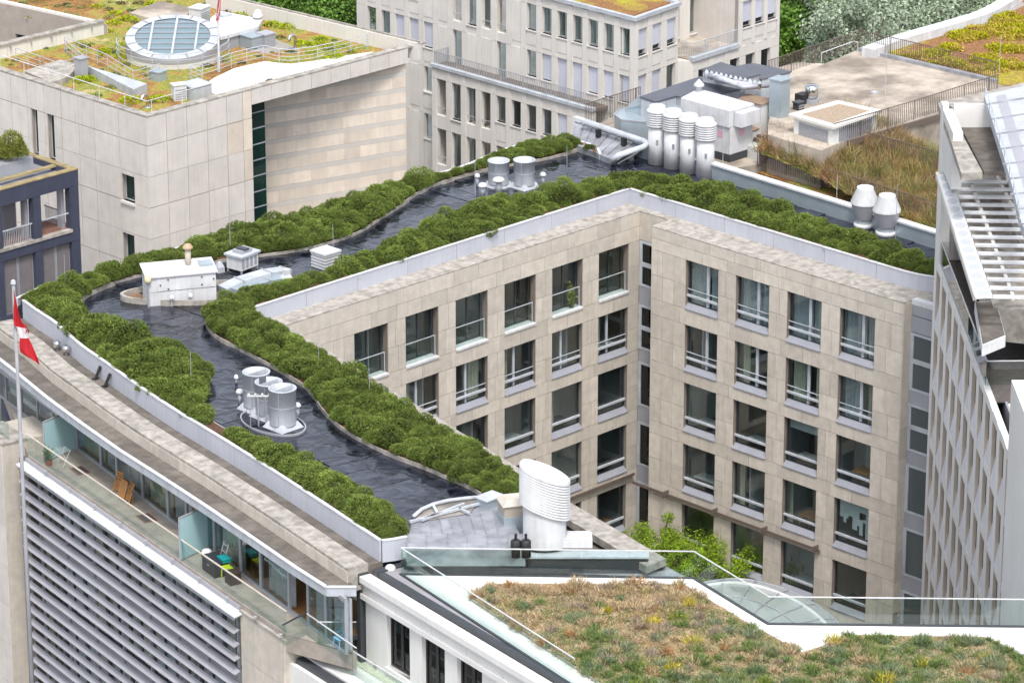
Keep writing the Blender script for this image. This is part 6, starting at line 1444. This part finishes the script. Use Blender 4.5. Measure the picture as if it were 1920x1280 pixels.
# pergola panels and slats
PG=thing('pergola','white slatted roof pergola with a row of perforated panels','pergola',U(1800,450,ZP)); pf=mat('perforated_oval',(.42,.44,.47),.6,.1,30)
A0,A1=(1757,328),(1828,558); B0,B1=(1781,326),(1862,556); n=15
lp=lambda p,q,t:(p[0]+(q[0]-p[0])*t,p[1]+(q[1]-p[1])*t)
def tq_(t): return t*.92+.08*t*t
for k in range(n):
    t0,t1=tq_(k/n),tq_((k+1)/n); q=[U(*lp(A0,A1,t0),ZP),U(*lp(B0,B1,t0),ZP),U(*lp(B0,B1,t1),ZP),U(*lp(A0,A1,t1),ZP)]; c=sum((Vector(p) for p in q),Vector())/4
    m=MB(); qq=[tuple(Vector(p)*.97+c*.03) for p in q]; lo=[(p[0],p[1],p[2]-.08) for p in qq]; m.poly(*qq[::-1]).poly(*lo)
    for i in range(4): m.poly(lo[i],lo[(i+1)%4],qq[(i+1)%4],qq[i])
    o=m.build('perforated_panel',M['white'],PG)
    ex=(Vector(q[1])+Vector(q[2])-Vector(q[0])-Vector(q[3]))/2*.36; ey=(Vector(q[2])+Vector(q[3])-Vector(q[0])-Vector(q[1]))/2*.36
    m=MB(); m.poly(*[tuple(c+ex*math.cos(a)+ey*math.sin(a)+Vector((0,0,.006))) for a in np.linspace(0,2*math.pi,20)[:-1]]); m.build('perforation',pf,o)
    a=U(*lp(B0,B1,t1),ZP-.05); b=U(1960,lp(B0,B1,t1)[1]+2,ZP-.05); MB().beam(a,b,.28,.1).build('slat',M['white'],PG)
for x0,x1 in ((1815,1900),(1868,1985)): MB().beam(U(x0,330,ZP-.25),U(x1,560,ZP-.25),.16,.2).build('beam',M['stone_c'],PG)
MB().beam(U(*A0,ZP-.2),U(*A1,ZP-.2),.15,.3).build('edge_beam',M['stone_c'],PG); 
rpoly([(1775,322),(1810,322),(1960,322),(1960,585),(1862,575),(1845,520)],ZP-3.2,ZP-1.6,'lower_roof',M['ledge'])
# near white pillar
MB().fbox(FB,uP+.4,-.3,0,uP+7,.6,30.3).build('near_pillar',M['whitewall'],TW); MB().fbox(FB,uP+.1,-.05,0,uP+.38,.2,30.0).build('shadow_joint',M['dark'],TW)

# ---------------- near roof with meadow, bottom right ----------------
ZG=22.3
GB=thing('white_building','white rendered building with black windows and planted roof in the foreground','building',U(900,1200,0))
FGW=Fac.two(U2(686,1086,22.0),U2(989,1268,22.0)); LG=40
# wall with window openings
ops=[]
for (x0,x1) in ((721,764),(787,830),(853,900)):
    a,zt=FGW.px(x0,1136+(x0-720)*.66); b=FGW.px(x1,1136+(x1-720)*.66)[0]; ops.append((a,b,zt-2.75,zt))
u0_=FGW.px(682,1140)[0]
wall(GB,FGW,u0_,LG,0,22.0,ops,M['whitewall'],'wall',th=.35,d0=.1)
for a,b,z0,z1 in ops:
    f=MB(); f.fbox(FGW,a,.3,z0,a+.10,.42,z1).fbox(FGW,b-.08,.3,z0,b,.42,z1).fbox(FGW,(a+b)/2-.1,.3,z0,(a+b)/2+.1,.42,z1).fbox(FGW,a+.1,.3,z1-.08,b-.08,.42,z1).fbox(FGW,a+.1,.3,z0,b-.08,.42,z0+.1)
    o=f.build('window',M['black'],GB); MB().fbox(FGW,a+.1,.34,z0+.1,b-.08,.352,z1-.08).build('pane',M['glass_dark'],o); MB().fbox(FGW,a,.9,z0,b,.95,z1).build('dark_interior',M['dark'],o); MB().fbox(FGW,a-.02,-.03,z0-.12,b+.02,.3,z0).build('sill',M['whitewall'],o)
# cornice: stacked mouldings, in lengths
for k in range(12):
    a=u0_-.12+k*2.6; b=a+2.585
    MB().fbox(FGW,a,-.10,21.05,b,.15,21.28).build('cornice_block',M['whitewall'],GB); MB().fbox(FGW,a,.02,21.28,b,.3,21.85).build('cornice_block',M['whitewall'],GB); MB().fbox(FGW,a,-.20,21.85,b,.35,22.12).build('cornice_block',M['whitewall'],GB)
for u in (u0_+.4,): MB().fbox(FGW,u+.15,.07,18.0,u+.4,.1,18.3).build('outlet',M['grey_metal'],GB)
# black downpipe corner
MB().fbox(FGW,u0_-.38,-.1,10,u0_-.12,.25,22.0).build('downpipe',M['dark'],GB); MB().fbox(FGW,u0_-.48,-.25,21.75,u0_-.0,.5,22.25).build('hopper_head',M['dark'],GB)
# gutters and walkway
MB().fbox(FGW,u0_+.2,.38,21.9,LG,.66,22.34).build('black_gutter',M['dark'],GB); MB().fbox(FGW,u0_+.2,.35,21.9,u0_+.55,3.2,22.36).build('black_gutter',M['dark'],GB)
MB().fbox(FGW,u0_+.55,.66,21.8,LG,2.0,22.29).build('walkway',mat('grey_walkway',(.27,.26,.28),.8,.1,1.5),GB)
slabp=[U2(x,y,ZG) for x,y in [(752,1077),(1300,1084),(1440,1170),(2000,1176),(2000,1400),(1250,1400),(1077,1288)]]
MB().prism(slabp,20.5,ZG).build('roof_slab',M['whitewall'],GB)
MB().ribbon([slabp[-1],slabp[0],slabp[1],slabp[2],slabp[3]],.06,21.6,ZG+.06).build('edge_channel',M['dark'],GB)
# low dark roof monitor beyond the glass
q=[U2(x,y,22.85) for x,y in [(757,1044),(1215,1044)]]
F=Fac.two(q[0],q[1]); L=math.hypot(q[1][0]-q[0][0],q[1][1]-q[0][1]); MB().fbox(F,0,0,20,L,.6,22.80).build('roof_monitor',M['dark'],GB); MB().fbox(F,-.05,-.06,22.80,L+.05,.66,22.88).build('monitor_cap',M['light_metal'],GB)
MB().prism([U2(x,y,22.1) for x,y in [(757,1078),(1300,1084),(1395,1140),(1250,1062),(757,1062)]],20.6,22.1).build('gutter_floor',M['zinc'],GB)
MB().prism([U2(x,y,21.5) for x,y in [(757,1085),(1300,1090),(1215,1040),(985,1005),(757,1030)]],18,21.5).build('lower_deck',M['darkledge'],GB)
# glass balustrade
gb=thing('roof_balustrade','long glass balustrade with thin white rail round the near planted roof','balustrade',U(760,1075,ZG))
line=[slabp[0],slabp[1],slabp[2],slabp[3]]
for seg in (line,[slabp[0],slabp[-1]]):
    q=resample(seg,1.35) if len(seg)==2 else sum([resample(seg[i:i+2],1.9)[(0 if i==0 else 1):] for i in range(len(seg)-1)],[])
    for a,b in zip(q,q[1:]):
        a,b=Vector(a),Vector(b); e=(b-a).normalized()*.012; MB().ribbon([tuple(a+e),tuple(b-e)],.009,ZG-.15,ZG+1.22).build('glass_pane',M['glass_clear'],gb)
    MB().ribbon(q,.022,ZG+1.22,ZG+1.26).build('handrail',M['white'],gb)
# meadow
mp2=[U2(x,y,ZG+.05) for x,y in [(879,1122),(912,1095),(1280,1096),(1390,1163),(1506,1226),(1545,1212),(1585,1192),(1850,1196),(1895,1216),(1960,1260),(1960,1400),(1310,1400),(1128,1285)]]
MB().prism(mp2,ZG-.3,ZG+.09).build('planting_edge',M['ledge'],GB)
M['drysoil']=sedum('dry_substrate',[(.30,(.22,.15,.09)),(.42,(.33,.24,.145)),(.5,(.37,.28,.175)),(.58,(.23,.21,.105)),(.66,(.17,.19,.10)),(.74,(.32,.20,.11))],patch=.8)
cgx=sum(p[0] for p in mp2)/len(mp2); cgy=sum(p[1] for p in mp2)/len(mp2); inn=[(p[0]+(cgx-p[0])*.012,p[1]+(cgy-p[1])*.012) for p in mp2]
MB().prism(inn,ZG,ZG+.13).build('substrate',M['drysoil'],GB)
r=np.random.default_rng(21)
vis=[p for p in [U2(x,y,ZG+.1) for x,y in [(882,1121),(914,1096),(1280,1097),(1390,1165),(1506,1226),(1585,1193),(1850,1197),(1930,1234),(1930,1300),(1148,1300)]]]
pal=[(.42,.32,.19),(.46,.36,.21),(.20,.24,.09),(.17,.22,.08),(.22,.27,.16),(.25,.28,.19),(.36,.20,.09),(.30,.23,.18),(.32,.27,.21),(.40,.31,.18),(.18,.24,.14),(.32,.29,.13)]
zf=lambda x,y: ZG+.12
GRN=[(.17,.23,.075),(.15,.21,.07),(.20,.26,.14),(.24,.28,.17),(.19,.25,.09),(.14,.20,.10)]; DRY=[(.46,.36,.22),(.50,.39,.24),(.40,.31,.20),(.36,.28,.20),(.42,.25,.12),(.44,.34,.20),(.40,.34,.17),(.34,.28,.22)]
def palG(x,y,q):
    a,b=PX(x,y,ZG); t=min(1,max(0,(b-1125)/130))*.55+min(1,max(0,(a-1350)/350))*.25+.12+.22*math.sin(x*.9+1.7*math.sin(y*.6))
    L_=GRN if q.random()<t else DRY
    i=int((.5+.5*math.sin(x*1.3+y*.7+2*math.sin(y*1.1-x*.4)))*len(L_)+q.normal()*1.2)%len(L_); return L_[i]
for nm,n_,cl,hg,pl_,lab,dn in (('short_dry_plants',5200,(.08,.26),(.08,.24),pal,'low dry herbs and straw covering the near planted roof',30),('tall_meadow_clumps',420,(.12,.26),(.32,.62),[(.15,.20,.085),(.20,.24,.15),(.32,.27,.21),(.33,.18,.08),(.22,.27,.15),(.27,.22,.17),(.16,.23,.07),(.22,.26,.17)],'bushy grey green and rust clumps standing out on the near planted roof',150),('yellow_flowers',14,(.12,.25),(.5,.9),[(.42,.36,.02),(.46,.40,.05),(.2,.26,.03)],'yellow flowering tufts dotted over the near planted roof',90)):
    o=meadow(nm,vis,zf,n_,r,pl_,cl,hg,dens=dn,patch=nm!='short_dry_plants',palf=None if nm=='yellow_flowers' else palG); o['label']=lab; o['category']='meadow'
# white soil stones / lamp ball
c=U(732,1066,22.3); tag(MB().lathe(c,[(.02,-.14),(.2,-.1),(.24,.05),(.16,.16),(.02,.2)],12).build('ball_lamp',M['stone_c'],None,True),'small white ball lamp in the corner of the black gutter','lamp')
# lower balcony bottom-left of this building
FGB=Fac.two(U2(575,1222,18.2),U2(700,1300,18.2))
MB().fbox(FGB,-.3,.0,10,14,1.2,18.0).build('balcony_slab',M['whitewall'],GB); MB().fbox(FGB,-.2,-.4,17.6,14,-.05,17.95).build('black_gutter',M['dark'],GB); MB().fbox(FGB,-.5,-.6,10,14,-.4,17.7).build('balcony_parapet',M['whitewall'],GB)
MB().fbox(FGB,-.1,1.2,17.9,14,3.2,18.05).build('balcony_floor',mat('speckled_floor',(.50,.52,.42),.8,.3,12),GB)
b3=thing('balcony_glass','glass balustrade with white rail on the low balcony at the bottom edge','balustrade',FGB.P(1,.6,18)); 
for k in range(6): MB().fbox(FGB,.02+1.3*k,.55,18.0,1.29+1.3*k,.565,19.1).build('glass_pane',M['glass_clear'],b3)
MB().fbox(FGB,0,.53,19.1,9,.59,19.14).build('handrail',M['white'],b3)
# ---------------- courtyard: glass dome and trees ----------------
ZDm=9.0
arc=[U2(x,y,ZDm) for x,y in [(1285,1090),(1320,1078),(1380,1070),(1440,1080),(1500,1102),(1545,1130),(1578,1158),(1592,1185)]]
GD=thing('glass_dome','shallow curved glass roof with metal grid in the courtyard','glass roof',(arc[3][0],arc[3][1],0))
cenp=U2(1330,1260,ZDm); arc=smoothpl(arc,2)
def ringp(t,z): return [(p[0]+(cenp[0]-p[0])*t,p[1]+(cenp[1]-p[1])*t,z) for p in arc]
lev=[(0,ZDm-.4),(.12,ZDm),(.32,ZDm+.35),(.55,ZDm+.6),(.8,ZDm+.75),(.97,ZDm+.8)]
rings=[ringp(t,z) for t,z in lev]; dg_=glass('dome_glass',(.35,.42,.42),2.2,.05,frost=.65,fcol=(.50,.55,.55)); step=4
for i,(a,b) in enumerate(zip(rings,rings[1:])):
    for k in range(0,len(arc)-1,step):
        m=MB(); kk=min(k+step,len(arc)-1)
        for s in range(k,kk): m.poly(a[s],a[s+1],b[s+1],b[s])
        m.build('pane',dg_,GD)
        MB().tube([Vector(a[k])+Vector((0,0,.03)),Vector(b[k])+Vector((0,0,.03))],.07,5).build('rib',M['grey_metal'],GD)
    MB().tube([(p[0],p[1],p[2]+.03) for p in a],.055 if i!=1 else .11,6).build('ring',M['grey_metal'] if i!=1 else M['white'],GD,True)
M['leaf']=mat('bright_leaves',(1,1,1),.6,.2,1.5,attr='Col',island=.35,trans=.35,spec=.3)
M['bark']=mat('bark',(.12,.09,.07),.9,.3,6,bump=.02,bscale=12)
def tree(label,x,y,z0,ht,rad,nl,col,seed,leaf=.16,name='tree',cat='tree',clumps=26,flat=.8,grp=None,zb=.35):
    r=np.random.default_rng(seed); T=thing(name,label,cat,(x,y,z0),group=grp)
    tr=MB(); tr.tube([(x,y,z0),(x+.1,y,z0+ht*.3),(x+.15,y+.1,z0+ht*.75)],[.035*ht,.025*ht,.008*ht],8)
    cl=[]
    for k in range(clumps):
        d=unit(r.normal(size=3)); q=r.random()**.4; c=np.array([x,y,z0+ht*(zb+(1-zb)*.5)])+d*[rad,rad,ht*(1-zb)*.5*flat]*q; cl.append((c,r.uniform(.28,.45)*rad*r.uniform(.7,1.1)))
        tr.tube([(x+.1,y,z0+ht*.35),tuple((c+np.array([x,y,z0+ht*.4]))/2),tuple(c)],[.014*ht,.009*ht,.004*ht],5)
    tr.build('trunk',M['bark'],T,True)
    per=nl//clumps; V=[];C=[]
    for c,cr in cl:
        d=unit(r.normal(size=(per,3))); P=c+d*cr*(r.random((per,1))**.35); n_=unit(d*.5+r.normal(size=(per,3))*.7+[0,0,.5]); t=unit(np.cross(n_,r.normal(size=(per,3)))); b=np.cross(n_,t); s=(leaf*r.uniform(.6,1.3,(per,1)))
        V.append(np.stack([P-t*s*.5,P+b*s*.32,P+t*s*.5,P-b*s*.32],1)); cc=np.array(col)*r.uniform(.75,1.25); C.append(np.clip(cc*r.uniform(.75,1.3,(per,1)),0,1))
    put(tris_mesh('crown',np.concatenate(V),M['leaf'],np.concatenate(C),4),'crown',T); return T
lime=(.27,.40,.03)
for i,(px,py,h,rd,lb) in enumerate([(1232,1000,7.8,1.7,'bright green courtyard tree in the inner corner'),(1292,1018,7.3,1.8,'second bright green courtyard tree from the inner corner'),(1352,1040,6.9,1.7,'third bright green courtyard tree from the inner corner'),(1408,1060,6.5,1.5,'small bright green courtyard tree under the gutter channel'),(1470,1085,6.2,1.4,'last bright green courtyard tree beside the glass dome')]):
    q=U2(px,py,h-1.6); tree(lb,q[0],q[1],0,h,rd,11000,lime,40+i,.11,grp='bright green courtyard trees',clumps=34,zb=.25)
# trees beyond the back terraces and behind the upper left roof
gz=lambda px,py,z:U2(px,py,z)
for i,(px,py,zt,h,rd,col,lb,lf) in enumerate([(1505,75,11,12,3.6,(.15,.29,.04),'dense bright green tree right of the cream building',.30),(1490,45,12,13,3.6,(.14,.27,.04),'green tree close to the corner of the cream building',.30),(1530,30,13,13,3.6,(.13,.25,.04),'bright green tree at the top edge left of the silver trees',.30),(1500,-12,14,13,3.5,(.10,.12,.05),'darker olive tree behind the bright green one',.32),(1605,75,13,13,3.6,(.34,.41,.30),'silver green tree left of the back terrace corner',.30),(1640,45,13,14,4.2,(.38,.45,.33),'large silver green tree behind the terrace corner',.30),(1700,35,13,14,4.0,(.36,.43,.31),'silver green tree behind the white curved rim',.30),(1615,15,14,15,4.2,(.35,.42,.30),'tall silver green tree at the top edge',.30),(1680,-10,14,15,4.6,(.30,.37,.26),'shaded silver green tree at the top edge right',.30),(1770,5,13,14,4.2,(.34,.41,.29),'silver green tree nearest the sedum roof',.30),(1650,-40,14,15,5,(.28,.35,.24),'far silver green tree cut by the top edge',.3),(1830,-20,13,14,4.2,(.33,.40,.28),'rightmost silver green tree above the white rim',.3),
    (520,10,16,12,4,(.15,.28,.04),'green tree peeking over the far parapet of the stone building',.3),(590,5,16,12,3.6,(.13,.24,.04),'second green tree peeking over the far parapet',.3),(655,30,15,12,3.6,(.11,.20,.04),'green tree left of the cream building',.3)]):
    p=gz(px,py,zt-3.5); tree(lb,p[0],p[1],zt-h,h,rd,9000,col,70+i,lf,clumps=30,grp='trees behind the roofs')
# papers stuck in one window, desks behind others
pm=mat('white_paper',(.62,.66,.68),.8,.05)
for (i,j) in ((4,3),):
    a,b,z0,z1=[o[:4] for o in rop if o[4]==i and o[5]==j][0]; T=thing('window_papers','white paper sheets stuck inside a courtyard window, with dark gaps','paper sheets',FR.P(a,.4,z0))
    H=z1-z0; W=b-a
    for (u0,u1,v0,v1) in ((.05,.62,.78,.95),(.05,.3,.60,.78),(.42,.62,.52,.78),(.62,.97,.80,.95),(.80,.97,.30,.80),(.62,.72,.35,.66),(.16,.24,.5,.6),(.3,.42,.66,.78),(.72,.8,.62,.68),(.42,.56,.42,.52)): MB().fbox(FR,a+u0*W,.37,z0+v0*H,a+u1*W,.374,z0+v1*H).build('sheet',pm,T)
for lb,(i,j),u in (('orange wooden desk behind the rightmost third row window',(4,2),.55),('orange wooden desk behind a fourth row window',(3,3),.6),('white desk behind the leftmost fourth row window',(1,3),.2)):
    a,b,z0,z1=[o[:4] for o in rop if o[4]==i and o[5]==j][0]; T=thing('desk',lb,'desk',FR.P(a+1,.9,z0-.2)); mt=M['wood'] if 'orange' in lb else M['white']; t=MB().fbox(FR,a+u,.65,z0+.72,a+u+1.5,1.5,z0+.77); t.build('desk_top',mt,T)
    for x in (u+.05,u+1.42):
        for y in (.7,1.42): MB().fbox(FR,a+x,y,z0-.24,a+x+.04,y+.04,z0+.72).build('leg',M['grey_metal'],T)
# loggia plant
a,b,z0,z1=[o[:4] for o in lop if o[4]==5 and o[5]==0][0]; p=FL.P(b-.55,.32,z0+.06); T=thing('potted_plant','yellow green potted plant behind a loggia balustrade','potted plant',p); MB().lathe(p,[(.12,0),(.16,.28)],12).build('pot',M['dark'],T)
r=np.random.default_rng(6); P=np.array(p)+[0,0,.6]+r.normal(size=(300,3))*[.12,.08,.25]; put(tris_mesh('foliage',blades(P,r.normal(size=P.shape)+[0,0,.5],r.uniform(.1,.22,300),r.uniform(.05,.1,300),r),M['juniper'],np.tile([.22,.26,.06],(300,1))),'foliage',T)
# lean-to seamed roof, pipe at the end of the back wing
top=[(1078,222),(1215,268)]; bot=[(1072,273),(1150,305)]; n=8
T=MAIN
for k in range(n):
    t0,t1=k/n,(k+1)/n; q=[U(*lp(top[0],top[1],t0),23.85),U(*lp(top[0],top[1],t1),23.85),U(*lp(bot[0],bot[1],t1),23.25),U(*lp(bot[0],bot[1],t0),23.25)]
    o=MB().poly(*q).poly(*[(p[0],p[1],p[2]-.25) for p in q][::-1]).build('seamed_sheet',M['zinc'],MAIN); MB().beam(Vector(q[0])+Vector((0,0,.03)),Vector(q[3])+Vector((0,0,.03)),.05,.09).build('seam',M['zinc'],o)
MB().beam(U(*top[0],23.95),U(*top[1],23.95),.3,.25).build('ridge_cap',M['white'],MAIN); MB().beam(U(*bot[0],23.2),U(*bot[1],23.2),.2,.4).build('eaves_board',M['zinc'],MAIN)
T=thing('silver_pipe','large bent silver pipe lying over the sloped metal roof','pipe',U(1212,268,24.9)); MB().tube([U(1092,234,24.0),U(1098,228,24.2),U(1208,266,24.2),U(1213,271,24.15),U(1206,276,24.1),U(1158,292,23.8),U(1151,298,23.6),U(1150,306,23.2)],.17,12).build('pipe',M['light_metal'],T,True)
for x,y in ((1122,246),(1170,262)): c=U(x,y,24.0); MB().box(c[0]-.12,c[1]-.12,c[2]-.35,c[0]+.12,c[1]+.12,c[2]+.1).build('support',M['black'],T)
